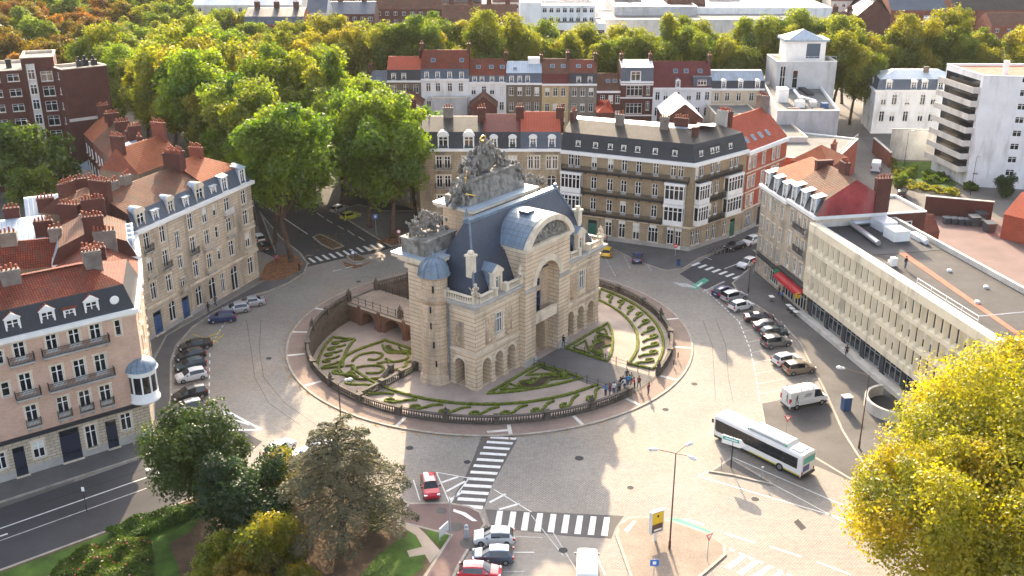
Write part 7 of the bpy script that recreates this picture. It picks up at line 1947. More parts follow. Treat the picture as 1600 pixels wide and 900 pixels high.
# rose bed and ground cover juniper, hedges
def mound(name, label, pts, h, leaf, mat, col, n, flowers=0, seed=1, z=.1, cat='shrub'):
    rs = np.random.RandomState(seed); P = np.array(pts); c = P.mean(0); C = []
    while len(C) < n:
        i = rs.randint(len(P)); j = (i + 1) % len(P); w = rs.dirichlet((1, 1, 1)); C.append(w[0] * P[i] + w[1] * P[j] + w[2] * c)
    C = np.array(C); z_ = h * (.55 + .45 * np.sin(C[:, 0] * 1.7 + seed) * np.cos(C[:, 1] * 1.3)) * rs.uniform(.35, 1, n) ** .5
    t = thing(name, label, cat, (c[0], c[1], z)); Q = np.column_stack([C - c, z_])
    o = link('foliage', leaf_mesh('foliage', Q, rs.normal(size=(n, 3)) * .7 + (0, 0, .8), leaf * rs.uniform(.6, 1.3, n), rs.uniform(0, 1, n), mat, rs), t); o.color = (*col, 1)
    b = MB()
    for k in range(40):
        q = Q[rs.randint(n)]; b.tube((q[0], q[1], 0), (q[0] + .1, q[1], max(.15, q[2] * .9)), .02, .012, 4)
    b.build('stems', 'bark_dark', t)['kind'] = 'stuff'
    if flowers:
        for nm, m_ in (('red_blooms', 'rose_red'), ('pink_blooms', 'rose_pink')):
            b = MB()
            for k in range(flowers // 2):
                q = Q[rs.randint(n)]; b.ball((q[0], q[1], q[2] + .06), rs.uniform(.06, .11), 6)
            b.build(nm, m_, t)['kind'] = 'stuff'
    return t
gloss('rose_red', (.55, .03, .05), .6); gloss('rose_pink', (.62, .28, .28), .6)
mound('rose_bed', 'bushy rose bed with red and pink blooms at the bottom left', ccw(GL([(75, 905), (120, 868), (190, 845), (235, 848), (242, 880), (235, 930), (60, 930)])), 1.0, .13, 'leaf', (.62, .78, .9), 14000, 60, 2)
mound('juniper_cover', 'dark green spreading ground cover along the left lawn edge', ccw(GL([(165, 838), (200, 818), (285, 790), (320, 800), (280, 822), (230, 842), (190, 846)])), .8, .12, 'leaf_dark', (1.5, 1.9, 1.1), 9000, 0, 3)
for k, (q, h_, c, lab) in enumerate((([(1408, 268), (1432, 262), (1432, 278), (1410, 282)], 1.6, (1.2, 1.2, .8), 'light green rounded bush at the corner of the small lawn'), ([(1440, 272), (1482, 275), (1482, 288), (1440, 286)], 1.3, (.7, .9, .7), 'dark clipped bush along the small lawn'),
                                     ([(1420, 285), (1500, 300), (1498, 308), (1416, 296)], 1.0, (1.6, 1.2, .6), 'yellowish hedge in front of the small lawn'), ([(1460, 243), (1500, 246), (1500, 262), (1460, 258)], 1.8, (.55, .6, .5), 'dark hedge below the grey boundary wall'), ([(1505, 288), (1528, 290), (1528, 300), (1505, 299)], 1.2, (.6, .8, .6), 'small dark bush at the foot of the white apartment tower'),
                                     ([(1385, 240), (1398, 250), (1412, 290), (1398, 285)], 1.2, (1.1, .9, .6), 'scruffy hedge between the back street and the lawn'))):
    mound('bush', lab, ccw(GL(q)), h_, .22, 'leaf', c, 2600, 0, 10 + k, .02)
b = tree_mesh(97, 6, 2.2, 12, 5000, .2, 'leaf_dark', 'bark_dark', .5, .5, (.35, .5), .15, .02)
place_tree(b, 'dark green clipped conifer beside the white apartment tower', *G(1572, 308), 1.0, col=(.8, 1.2, .8), name='conifer')
# fallen leaves
rs = np.random.RandomState(8); C = []
for a_, n_ in (((405, 440, 474, 400), 260), ((588, 386, 650, 366), 200), ((535, 416, 580, 400), 60), ((485, 395, 545, 366), 120)):
    for k in range(n_): C.append(G(rs.uniform(a_[0], a_[2]), rs.uniform(min(a_[1], a_[3]), max(a_[1], a_[3]))))
for k in range(500):
    a = rs.uniform(R(100), R(300)); r = R_OUT + rs.exponential(.35); C.append((CC[0] + r * math.cos(a), CC[1] + r * math.sin(a)))
C = np.array([(x, y, .15 if i < 640 else .03) for i, (x, y) in enumerate(C)])
o = link('fallen_leaves', leaf_mesh('fallen_leaves', C, rs.normal(size=(len(C), 3)) * .2 + (0, 0, 1), rs.uniform(.08, .18, len(C)), rs.uniform(.5, 1, len(C)), 'leaf_yellow', rs)); o.color = (.9, .6, .6, 1)
tag(o, 'scattered brown and orange fallen leaves along kerbs and under trees', 'leaves', kind='stuff')
# ------------------------------------------------------------------ vehicles
gloss('tyre', (.012, .012, .013), .8); gloss('rim', (.42, .43, .45), .3, .8); gloss('car_glass', (.012, .016, .022), .05, spec=.7)
gloss('lamp_white', (.75, .76, .78), .15); gloss('lamp_red', (.45, .015, .02), .2); gloss('plate', (.70, .70, .66), .5); gloss('black_plastic', (.02, .02, .022), .5)
PAINT = dict(white=(.72, .72, .71), silver=(.42, .44, .46), grey=(.16, .16, .17), black=(.012, .012, .014), navy=(.012, .025, .12), teal=(.015, .045, .06), red=(.50, .012, .03), brown=(.07, .05, .045), beige=(.27, .22, .165), yellow=(.80, .50, .01), lime=(.46, .50, .05), bluegrey=(.10, .13, .17), blue=(.05, .16, .5))
for k_, c_ in PAINT.items(): gloss('paint_' + k_, c_, .28, .35 if k_ in ('silver', 'grey', 'beige', 'bluegrey', 'brown') else 0, .6)
# stations: x, belt z, roof z, half width, half roof width
TYPES = {
 'hatch': dict(w=.87, st=[(-1.98, .62, .64, .72, .66), (-1.90, .92, .95, .84, .74), (-1.52, .96, 1.38, .86, .60), (-.60, .95, 1.48, .87, .63), (.30, .93, 1.43, .87, .61), (1.02, .92, .96, .86, .74), (1.70, .80, .83, .82, .66), (1.98, .58, .60, .70, .58)], c=(2, 4), wb=(-1.22, 1.26), wr=.30),
 'sedan': dict(w=.88, st=[(-2.22, .60, .62, .72, .66), (-2.14, .92, .95, .82, .74), (-1.55, .96, 1.0, .86, .72), (-.98, .95, 1.36, .87, .60), (-.2, .94, 1.43, .88, .63), (.45, .93, 1.38, .88, .60), (1.18, .90, .94, .86, .74), (1.95, .78, .81, .82, .66), (2.24, .56, .58, .70, .58)], c=(3, 5), wb=(-1.38, 1.36), wr=.31),
 'mpv': dict(w=.90, st=[(-2.10, .66, .68, .76, .70), (-2.04, 1.0, 1.03, .86, .76), (-1.80, 1.03, 1.55, .88, .66), (-.7, 1.02, 1.66, .90, .68), (.30, 1.0, 1.58, .90, .66), (1.15, .98, 1.02, .88, .76), (1.80, .84, .87, .84, .68), (2.10, .60, .62, .72, .60)], c=(2, 4), wb=(-1.32, 1.34), wr=.33),
 'van': dict(w=1.0, st=[(-2.70, .50, .52, .95, .95), (-2.68, 1.20, 2.20, .99, .90), (-2.5, 1.2, 2.30, 1.0, .92), (.6, 1.2, 2.30, 1.0, .92), (1.35, 1.2, 2.15, 1.0, .86), (1.95, 1.15, 1.20, .98, .82), (2.55, .95, .98, .92, .74), (2.70, .6, .62, .80, .66)], c=(3, 4), wb=(-1.75, 1.75), wr=.34),
}
CARM = {}
def car_meshes(tp):
    if tp in CARM: return CARM[tp]
    T = TYPES[tp]; st = T['st']; c0, c1 = T['c']; w = T['w']
    def sec(s):
        x, bz, rz_, hw, rw = s; hw_ = hw
        half = [(hw_ * .93, .20), (hw_, .42), (hw_, bz - .14), (hw_ * .965, bz), (rw + .02, rz_ - .07 if rz_ - bz > .2 else rz_), (rw * .82, rz_ + (0 if rz_ - bz > .2 else .015)), (0, rz_ + .025)]
        return [(x, y, z) for y, z in half] + [(x, -y, z) for y, z in reversed(half[:-1])]
    S_ = [sec(s) for s in st]; n = len(S_[0])
    grp = dict(body=MB(), windshield=MB(), rear_window=MB(), side_window=MB(), side_window2=MB())
    for i in range(len(S_) - 1):
        for j in range(n - 1):
            q = [S_[i][j], S_[i + 1][j], S_[i + 1][j + 1], S_[i][j + 1]]
            left = j == 3; right = j == n - 1 - 4
            top = 4 <= j <= n - 6
            tgt = 'body'
            if c0 <= i < c1 and left: tgt = 'side_window'
            elif c0 <= i < c1 and right: tgt = 'side_window2'
            elif i == c1 and (top or left or right): tgt = 'windshield'
            elif i == c0 - 1 and top and tp != 'van': tgt = 'rear_window'
            if tgt in ('windshield', 'rear_window') and (left or right) and tp != 'van': tgt = 'body'
            grp[tgt].poly(q)
    grp['body'].poly(list(reversed(S_[0]))) ; grp['body'].poly(S_[-1])
    grp['body'].box(st[0][0] + .1, st[-1][0] - .1, -w * .85, w * .85, .16, .24)
    # black sills and bumpers edge
    out = {}
    for k, g in grp.items():
        g.f = [tuple(reversed(f)) for f in g.f]
        if k == 'body': continue
        out[k] = g.mesh(k.rstrip('2'), ['car_glass'], True, uv=False)
    L0, L1 = st[0][0], st[-1][0]
    def lamp(x, y, z, m, sx=.10, sy=.16, sz=.09):
        b = MB(); b.box(x - sx, x + sx, y - sy, y + sy, z - sz, z + sz); return b.mesh('lamp', [m], uv=False)
    zf = st[-2][1] - .08; zr = st[1][1] - (.12 if tp != 'van' else .0)
    out['headlight'] = [lamp(L1 - .16, s * st[-2][3] * .80, zf - .06, 'lamp_white') for s in (-1, 1)]
    out['tail_light'] = [lamp(L0 + .06, s * st[1][3] * .88, zr, 'lamp_red', .09, .11, .14 if tp != 'van' else .3) for s in (-1, 1)]
    b = MB(); b.box(L0 - .02, L0 + .05, -.26, .26, .5, .62); out['number_plate'] = b.mesh('number_plate', ['plate'], uv=False)
    b = MB(); b.box(L0 - .03, L0 + .3, -w * .86, w * .86, .24, .40); b.box(L1 - .3, L1 + .02, -w * .78, w * .78, .22, .36); out['bumper'] = b.mesh('bumper', ['black_plastic'], uv=False)
    b = MB(); b.box(st[c1][0] + .3, st[c1][0] + .46, .0, .2, st[c1][1] + .02, st[c1][1] + .16); out['mirror'] = b.mesh('mirror', ['black_plastic'], uv=False)
    t = MB(); t.tube((0, -.11, 0), (0, .11, 0), T['wr'], T['wr'], 14); out['tyre'] = t.mesh('wheel', ['tyre'], uv=False)
    t = MB(); t.tube((0, -.125, 0), (0, .125, 0), T['wr'] * .62, T['wr'] * .62, 10); out['rim'] = t.mesh('rim', ['rim'], uv=False)
    out['_body'] = grp['body']; out['_n'] = {}
    CARM[tp] = out
    return out
def car(tp, paint, label, px, py, vec, group=None, name=None, cat='car', s=1.0):
    m = car_meshes(tp); T = TYPES[tp]
    c = G(px, py, .6); f = G(px + vec[0], py + vec[1], .6)
    rz = math.atan2(f[1] - c[1], f[0] - c[0])
    t = thing(name or {'hatch': 'hatchback_car', 'sedan': 'sedan_car', 'mpv': 'people_carrier', 'van': 'delivery_van'}[tp], label, cat, (c[0], c[1], .02), rz, group)
    t.scale = (s, s, s)
    if paint not in m['_n']:
        m['_n'][paint] = m['_body'].mesh('body', ['paint_' + paint], True, uv=False)
    link('body', m['_n'][paint], t)
    link('windshield', m['windshield'], t)
    if tp != 'van': link('rear_window', m['rear_window'], t)
    link('side_window', m['side_window'], t); link('side_window', m['side_window2'], t)
    for q in m['headlight']: link('headlight', q, t)
    for q in m['tail_light']: link('tail_light', q, t)
    link('number_plate', m['number_plate'], t); link('bumper', m['bumper'], t)
    for sg in (-1, 1):
        link('mirror', m['mirror'], t, (0, sg * (T['w'] * .98) - (.2 if sg < 0 else 0), 0))
        for wx in T['wb']:
            o = link('wheel', m['tyre'], t, (wx, sg * (T['w'] - .085), T['wr'])); link('rim', m['rim'], o)
    return t
gl = 'cars parked in the left bays'; gr = 'cars parked in the right bays'
CARS = [
 ('sedan', 'silver', 'silver sedan parked farthest along the left bays, by the blue arched door', 391, 472, (-40, 6), gl), ('hatch', 'silver', 'silver hatchback parked between the silver sedan and the dark blue car', 369, 482, (-40, 6), gl), ('hatch', 'navy', 'dark blue hatchback parked beside two silver cars', 347, 496, (-42, 4), gl),
 ('sedan', 'black', 'black sedan parked first below the yellow hatched lines', 305, 539, (-48, 10), gl), ('hatch', 'black', 'small black car parked second below the yellow hatched lines', 297, 555, (-46, 12), gl), ('hatch', 'teal', 'dark teal hatchback parked just above the white car', 297, 570, (-46, 12), gl), ('hatch', 'white', 'white hatchback parked among the dark cars at left', 299, 586, (-50, 11), gl),
 ('mpv', 'black', 'large black car parked below the white hatchback', 296, 616, (-56, 14), gl), ('hatch', 'grey', 'grey hatchback parked last at the lower end of the left bays', 293, 636, (-50, 13), gl),
 ('hatch', 'navy', 'very dark blue hatchback parked at the top of the right bays', 1131, 455, (28, -9), gr), ('mpv', 'silver', 'silver people carrier parked second in the right bays', 1147, 463, (34, -8), gr), ('hatch', 'white', 'white hatchback parked third in the right bays', 1158, 477, (34, -8), gr),
 ('sedan', 'brown', 'dark brown sedan parked in front of the red shop', 1187, 496, (42, 0), gr), ('sedan', 'grey', 'grey sedan parked beside the dark brown sedan', 1201, 508, (44, -2), gr), ('hatch', 'teal', 'dark car squeezed between the grey sedan and the grey people carrier', 1210, 519, (42, -4), gr), ('mpv', 'grey', 'grey-brown people carrier parked in the right bays', 1213, 534, (42, -6), gr),
 ('hatch', 'white', 'white hatchback parked next to the beige people carrier', 1229, 561, (40, -8), gr), ('mpv', 'beige', 'beige people carrier parked near the white delivery van', 1249, 575, (46, -6), gr),
 ('hatch', 'white', 'white car driving out of the right side street', 1167, 411, (-22, 10), None), ('hatch', 'black', 'black car parked in the right side street by the corner building', 1148, 384, (-28, 8), None), ('hatch', 'white', 'white car parked behind the black car in the right side street', 1173, 376, (-22, 9), None),
 ('hatch', 'yellow', 'bright yellow car parked behind the gate', 948, 393, (2, -10), None), ('hatch', 'navy', 'dark blue car parked right of the yellow car behind the gate', 996, 402, (1, -10), None),
 ('hatch', 'silver', 'silver car parked under the boulevard trees', 530, 326, (22, -8), None), ('hatch', 'lime', 'yellow-green car parked under the boulevard trees', 547, 337, (22, -6), None), ('hatch', 'white', 'white car half hidden by the stone corner house on the boulevard', 404, 372, (-14, -14), None), ('hatch', 'black', 'black car behind the slim forked plane tree', 412, 384, (-14, -14), None),
 ('hatch', 'red', 'red hatchback stopped right of the cedar, front towards the viewer', 672, 760, (5, 22), None), ('hatch', 'white', 'white hatchback parked at the bottom beside the crossing', 772, 838, (-26, 0), None), ('hatch', 'bluegrey', 'dark blue-grey hatchback parked between the white and the red car at the bottom', 770, 867, (-26, 0), None), ('hatch', 'red', 'red hatchback cut off by the bottom edge', 750, 893, (26, 1), None),
 ('van', 'white', 'white van cut off by the bottom edge', 917, 893, (0, -20), None), ('hatch', 'white', 'white car glimpsed between the park trees', 438, 700, (14, -10), None), ('hatch', 'white', 'white car glimpsed behind the cedar', 470, 713, (14, -10), None), ('van', 'blue', 'blue van half hidden behind the cedar', 503, 712, (14, -10), None),
 ('van', 'white', 'white van parked in the back street at right', 1369, 262, (3, -10), None), ('hatch', 'red', 'red car parked at the bend of the back street', 1405, 286, (3, -10), None), ('hatch', 'black', 'black car parked below the red car in the back street', 1409, 302, (2, -10), None)]
for c_ in CARS:
    car(c_[0], c_[1], c_[2], c_[3], c_[4], c_[5], c_[6], None, 'van' if c_[0] == 'van' else 'car')
van = car('van', 'white', 'white delivery van with roof rack and two dark figures on its side', 1257, 624, (60, -12), None, None, 'van', 1.05)
b = MB()
for y in (-.7, 0, .7): b.tube((-2.2, y, 2.45), (.6, y, 2.45), .03, .03, 5)
for x in (-2.1, -1.2, -.3, .5): b.tube((x, -.8, 2.42), (x, .8, 2.42), .03, .03, 5); b.box(x - .03, x + .03, -.82, -.76, 2.3, 2.45); b.box(x - .03, x + .03, .76, .82, 2.3, 2.45)
b.build('roof_rack', 'black_plastic', van)
gloss('figure_green', (.03, .08, .07), .6)
def deco_fig(mb, org, ex_, h=1.25):
    def P(u, v): return (org[0] + ex_[0] * u, org[1] + ex_[1] * u, org[2] + v)
    s = h / 1.25
    for q in ([(.0, .62), (.16, .62), (.2, .98), (.02, 1.0)], [(.05, 1.02), (.16, 1.02), (.17, 1.18), (.05, 1.18)], [(0, .62), (.09, .62), (-.06, .0), (-.16, .0)], [(.08, .62), (.17, .62), (.34, .0), (.24, .0)], [(.0, .95), (.05, .98), (-.14, .6), (-.19, .62)]):
        mb.poly([P(u * s, v * s) for u, v in q])
b = MB(); deco_fig(b, (-1.9, -1.013, .75), (1, 0)); b.build('figure_graphic', 'figure_green', van); b = MB(); deco_fig(b, (-2.72, -.25, .8), (0, -1)); b.build('figure_graphic', 'figure_green', van)
b = MB(); b.box(-.9, .1, -1.012, -1.0, 1.5, 1.62); b.box(-.7, .2, -1.012, -1.0, 1.68, 1.86); b.build('side_lettering', 'grey_paint', van)
b = MB(); b.box(-2.6, 2.4, -1.02, -.98, .28, .5); b.build('sill_trim', 'black_plastic', van)
# city bus -----------------------------------------------------------------------------
f_, r_ = G(1113, 684, 0), G(1250, 752, 0); rz = math.atan2(f_[1] - r_[1], f_[0] - r_[0])
ee = (math.cos(rz), math.sin(rz)); rt_ = (ee[1], -ee[0])
mid = ((f_[0] + r_[0]) / 2 + rt_[0] * 1.27, (f_[1] + r_[1]) / 2 + rt_[1] * 1.27)
bus = thing('city_bus', 'white city bus with dark window band passing the small triangular island', 'bus', (mid[0], mid[1], .01), rz)
BL, BW = 6.0, 1.27
b = MB()
prof = [(BW - .05, .32), (BW, .6), (BW, 2.5), (BW - .06, 2.82), (BW - .25, 2.98), (0, 3.04)]
secs = []
for x, k_ in ((-BL, .94), (-BL + .12, 1.0), (BL - .35, 1.0), (BL - .1, .97), (BL, .9)):
    half = [(y * k_, z if z < 2.6 else 2.6 + (z - 2.6) * (.6 if k_ < .95 else 1)) for y, z in prof]
    secs.append([(x, y, z) for y, z in half] + [(x, -y, z) for y, z in reversed(half[:-1])])
n = len(secs[0])
for i in range(len(secs) - 1):
    for j in range(n - 1): b.poly([secs[i][j], secs[i][j + 1], secs[i + 1][j + 1], secs[i + 1][j]])
b.poly(secs[0]); b.poly(list(reversed(secs[-1])))
gloss('bus_white', (.76, .76, .75), .3, 0, .4); gloss('bus_stripe', (.62, .50, .04), .4); gloss('bus_skirt', (.02, .03, .028), .5); gloss('bus_teal', (.08, .42, .38), .3); gloss('bus_poster', (.10, .10, .30), .5)
b.build('body', 'bus_white', bus, False)
xs_ = [(-5.3, -3.6), (-3.5, -1.9), (-1.8, -.5), (-.4, 1.3), (1.4, 2.9), (3.0, 4.4), (4.5, 5.6)]
for sg in (-1, 1):
    b = MB(); b.box(-5.45, 5.75, sg * BW - .012, sg * BW + .012, 1.25, 2.55); b.build('window_band', 'black_plastic', bus)
    for x0, x1 in xs_:
        b = MB(); b.box(x0, x1, sg * BW - .02, sg * BW + .02, 1.35 if x0 < 4.4 else 1.1, 2.45); b.build('window', 'car_glass', bus)
    b = MB(); b.box(-5.9, 5.8, sg * BW - .012, sg * BW + .012, .28, .52); b.build('skirt', 'bus_skirt', bus)
    b = MB(); b.box(-5.9, 1.0, sg * BW - .011, sg * BW + .011, .52, .66); b.build('stripe', 'bus_stripe', bus)
    b = MB(); b.box(-3.6, 1.2, sg * (BW - .28) - .02, sg * (BW - .28) + .02, 3.05, 3.32); b.build('roof_lettering', 'sign_blue' if False else 'grey_paint', bus)
    for x in (-3.7, 1.4): b = MB(); b.tube((x, sg * (BW - .3), 3.18), (x, sg * (BW - .22), 3.18), .13, .13, 8); b.build('roof_emblem', 'sign_green', bus)
b = MB(); b.box(-.2, 2.6, BW - .01, BW + .016, .62, 1.2); b.build('side_poster', 'bus_white', bus); b = MB(); b.box(2.0, 2.6, BW - .0, BW + .02, .62, 1.2); b.build('side_poster', 'bus_poster', bus)
b = MB(); b.box(-BL - .03, -BL + .02, -1.0, 1.0, 1.85, 2.6); b.build('rear_window', 'bus_teal', bus); b = MB(); b.box(-BL - .03, -BL + .02, -.15, .95, .95, 1.65); b.build('rear_poster', 'bus_poster', bus); b = MB(); b.box(-BL - .12, -BL + .1, -1.2, 1.2, .3, .62); b.build('rear_bumper', 'black_plastic', bus)
b = MB(); b.box(BL - .08, BL + .02, -1.1, 1.1, 1.2, 2.6); b.build('windshield', 'car_glass', bus)
for sg in (-1, 1):
    for nm, x, m_ in (('tail_light', -BL - .03, 'lamp_red'), ('headlight', BL - .05, 'lamp_white')): b = MB(); b.box(x, x + .06, sg * 1.05 - .1, sg * 1.05 + .1, .7, 1.0); b.build(nm, m_, bus)
    b = MB(); b.box(BL + .02, BL + .2, sg * 1.3 - .08, sg * 1.3 + .08, 2.0, 2.5); b.build('mirror', 'black_plastic', bus)
    for x in (-3.3, 3.2):
        t = MB(); t.tube((0, -.14, 0), (0, .14, 0), .48, .48, 16); o = t.build('wheel', 'tyre', bus, loc=(x, sg * (BW - .12), .48)); t = MB(); t.tube((0, -.155, 0), (0, .155, 0), .27, .27, 12); t.build('rim', 'rim', o)
b = MB(); b.add([(-4.0, -1.0, 3.02), (1.6, -1.0, 3.02), (1.6, 1.0, 3.02), (-4.0, 1.0, 3.02), (-3.7, -.85, 3.42), (1.1, -.85, 3.42), (1.1, .85, 3.42), (-3.7, .85, 3.42)], [(4, 5, 6, 7), (0, 1, 5, 4), (1, 2, 6, 5), (2, 3, 7, 6), (3, 0, 4, 7)])
for k in range(6): b.box(-3.4 + k * .75, -3.36 + k * .75, -.8, .8, 3.42, 3.45)
b.build('roof_pod', 'bus_white', bus); b = MB(); b.box(-5.4, -4.2, -.8, .8, 3.0, 3.14); b.build('roof_vent', 'pale_steel', bus); b = MB(); b.box(3.2, 4.2, -.35, .35, 3.03, 3.08); b.build('roof_hatch', 'pale_render', bus)

# ------------------------------------------------------------------ people
gloss('skin', (.42, .24, .17), .6); gloss('skin_dark', (.14, .075, .05), .6)
for k_, c_ in dict(blue=(.04, .16, .42), navy=(.018, .022, .045), black=(.014, .014, .016), white=(.62, .62, .60), red=(.32, .03, .04), maroon=(.16, .03, .045), grey=(.16, .165, .17), denim=(.055, .085, .16), pink=(.45, .10, .20), hivis=(.55, .62, .06), brown=(.12, .07, .045), teal=(.03, .28, .38)).items(): gloss('cloth_' + k_, c_, .85)
gloss('hair_dark', (.018, .012, .01), .7); gloss('hair_brown', (.09, .05, .025), .7)
def skin_person(pose):
    """One continuous body grown over a jointed skeleton; returns mesh with faces tagged by height/limb."""
    V = {}; Eg = []
    arm = dict(stand=((.26, .02, 1.12), (.25, .16, .90)), walk=((.27, -.14, 1.14), (.24, -.02, .90)), lean=((.25, .26, 1.14), (.16, .42, 1.02)))[pose]
    arm2 = dict(stand=((-.26, -.02, 1.12), (-.24, .12, .88)), walk=((-.27, .12, 1.14), (-.23, .28, .95)), lean=((-.25, .26, 1.14), (-.16, .42, 1.02)))[pose]
    lf, lb = dict(stand=(.03, -.03), walk=(.26, -.28), lean=(-.02, -.10))[pose]
    ty = .10 if pose == 'lean' else 0.0
    pts = [('pel', 0, 0, .94, .145), ('wai', 0, ty * .4, 1.10, .125), ('che', 0, ty, 1.30, .15), ('nkb', 0, ty, 1.44, .085), ('nk', 0, ty + .01, 1.50, .055), ('hd', 0, ty + .03, 1.60, .098), ('hdt', 0, ty + .02, 1.70, .085)]
    for s, a, f in ((1, arm, lf), (-1, arm2, lb)):
        n_ = 'r' if s > 0 else 'l'
        pts += [('sh' + n_, s * .19, ty, 1.40, .075), ('el' + n_, a[0][0], a[0][1] + ty, a[0][2], .05), ('wr' + n_, a[1][0], a[1][1] + ty, a[1][2], .034), ('hn' + n_, a[1][0] * .97, a[1][1] + ty + .04, a[1][2] - .08, .04),
                ('hp' + n_, s * .095, 0, .90, .105), ('kn' + n_, s * .10, f * .55 + .02, .50, .068), ('an' + n_, s * .10, f - (.05 if pose == 'walk' and f < 0 else 0), .10 + (.06 if pose == 'walk' and f < 0 else 0), .045), ('to' + n_, s * .11, f + .14, .05, .042)]
    names = [p[0] for p in pts]; ix = {n_: i for i, n_ in enumerate(names)}
    chain = [('pel', 'wai'), ('wai', 'che'), ('che', 'nkb'), ('nkb', 'nk'), ('nk', 'hd'), ('hd', 'hdt')]
    for n_ in 'rl': chain += [('che', 'sh' + n_), ('sh' + n_, 'el' + n_), ('el' + n_, 'wr' + n_), ('wr' + n_, 'hn' + n_), ('pel', 'hp' + n_), ('hp' + n_, 'kn' + n_), ('kn' + n_, 'an' + n_), ('an' + n_, 'to' + n_)]
    me = bpy.data.meshes.new('skeleton'); me.from_pydata([p[1:4] for p in pts], [(ix[a], ix[b]) for a, b in chain], [])
    o = bpy.data.objects.new('skeleton', me); COL.objects.link(o)
    md = o.modifiers.new('s', 'SKIN'); o.modifiers.new('d', 'SUBSURF').levels = 1
    sv = me.skin_vertices[0].data
    for i, p in enumerate(pts): sv[i].radius = (p[4], p[4] * (.78 if p[0] in ('che', 'wai', 'pel') else 1)); sv[i].use_root = i == 0
    dg = bpy.context.evaluated_depsgraph_get(); ev = o.evaluated_get(dg); m2 = bpy.data.meshes.new_from_object(ev)
    bm = bmesh.new(); bm.from_mesh(m2)
    hands = [Vector(pts[ix['hn' + n_]][1:4]) for n_ in 'rl']; wr_ = [Vector(pts[ix['wr' + n_]][1:4]) for n_ in 'rl']
    for h, w_, s in zip(hands, wr_, (1, -1)):            # five fingers on each hand
        d = (h - w_).normalized()
        for k in range(4):
            a = h + Vector(((k - 1.5) * .021, 0, 0)) + d * .02; ln = (.065, .078, .074, .058)[k]
            p1 = a + d * ln * .55; p2 = p1 + (d + Vector((0, .5, .1))).normalized() * ln * .5
            fb = MB(); fb.tube(a, p1, .0095, .0085, 5); fb.tube(p1, p2, .0085, .006, 5)
            for f in fb.f: bm.faces.new([bm.verts.new(fb.v[i]) for i in f])
        a = w_ + (h - w_) * .5 + Vector((-s * .03, .015, 0)); fb = MB(); fb.tube(a, a + d * .03 + Vector((-s * .03, .02, 0)), .011, .009, 5); fb.tube(a + d * .03 + Vector((-s * .03, .02, 0)), a + d * .065 + Vector((-s * .035, .03, 0)), .009, .007, 5)
        for f in fb.f: bm.faces.new([bm.verts.new(fb.v[i]) for i in f])
    nb = MB(); nb.ball((0, ty + .13, 1.60), .018, 6, 0, (.8, 1.2, 1.3))
    for s in (-1, 1): nb.ball((s * .10, ty + .03, 1.605), .025, 6, 0, (.5, .8, 1.3))
    for f in nb.f: bm.faces.new([bm.verts.new(nb.v[i]) for i in f])
    for f in bm.faces:
        c = f.calc_center_median(); dh = min((c - h).length for h in hands); dw = min((c - w_).length for w_ in wr_)
        f.material_index = 2 if (c.z > 1.47 or dh < .13 and abs(c.x) > .12) else (3 if c.z < .11 else (0 if (c.z > .96 or (abs(c.x) > .17 and c.z > .8)) else 1)); f.smooth = True
    bm.to_mesh(m2); bm.free()
    bpy.data.objects.remove(o); bpy.data.meshes.remove(me)
    hair = MB(); hair.ball((0, ty + .0, 1.665), .108, 10, 0, (.98, 1.05, .92)); hair.ball((0, ty - .05, 1.60), .085, 8, 0, (1, .8, 1.2))
    face = MB()
    for s in (-1, 1): face.ball((s * .036, ty + .118, 1.622), .011, 6)
    face.box(-.025, .025, ty + .112, ty + .124, 1.553, 1.563)
    return m2, hair.mesh('hair', ['hair_dark'], True, False), face.mesh('face_features', ['hair_brown'], False, False)
POSE = {p: skin_person(p) for p in ('stand', 'walk', 'lean')}
PB = {}
def person(label, px, py, z, ang, pose, top, leg, skin='skin', hair='hair_dark', group=None, s=1.0):
    k = (pose, top, leg, skin)
    if k not in PB:
        m = POSE[pose][0].copy()
        for q in ('cloth_' + top, 'cloth_' + leg, skin, 'black_plastic'): m.materials.append(MATS[q])
        PB[k] = m
    x, y = G(px, py, z)
    t = thing('person', label, 'person', (x, y, z), R(ang), group); t.scale = (s, s, s)
    link('body', PB[k], t)
    h = POSE[pose][1]
    if hair != 'hair_dark':
        kk = (pose, hair)
        if kk not in PB: PB[kk] = h.copy(); PB[kk].materials[0] = MATS[hair]
        h = PB[kk]
    link('hair', h, t); link('face', POSE[pose][2], t)
    return t
gp_ = 'people gathered at the garden entrance'
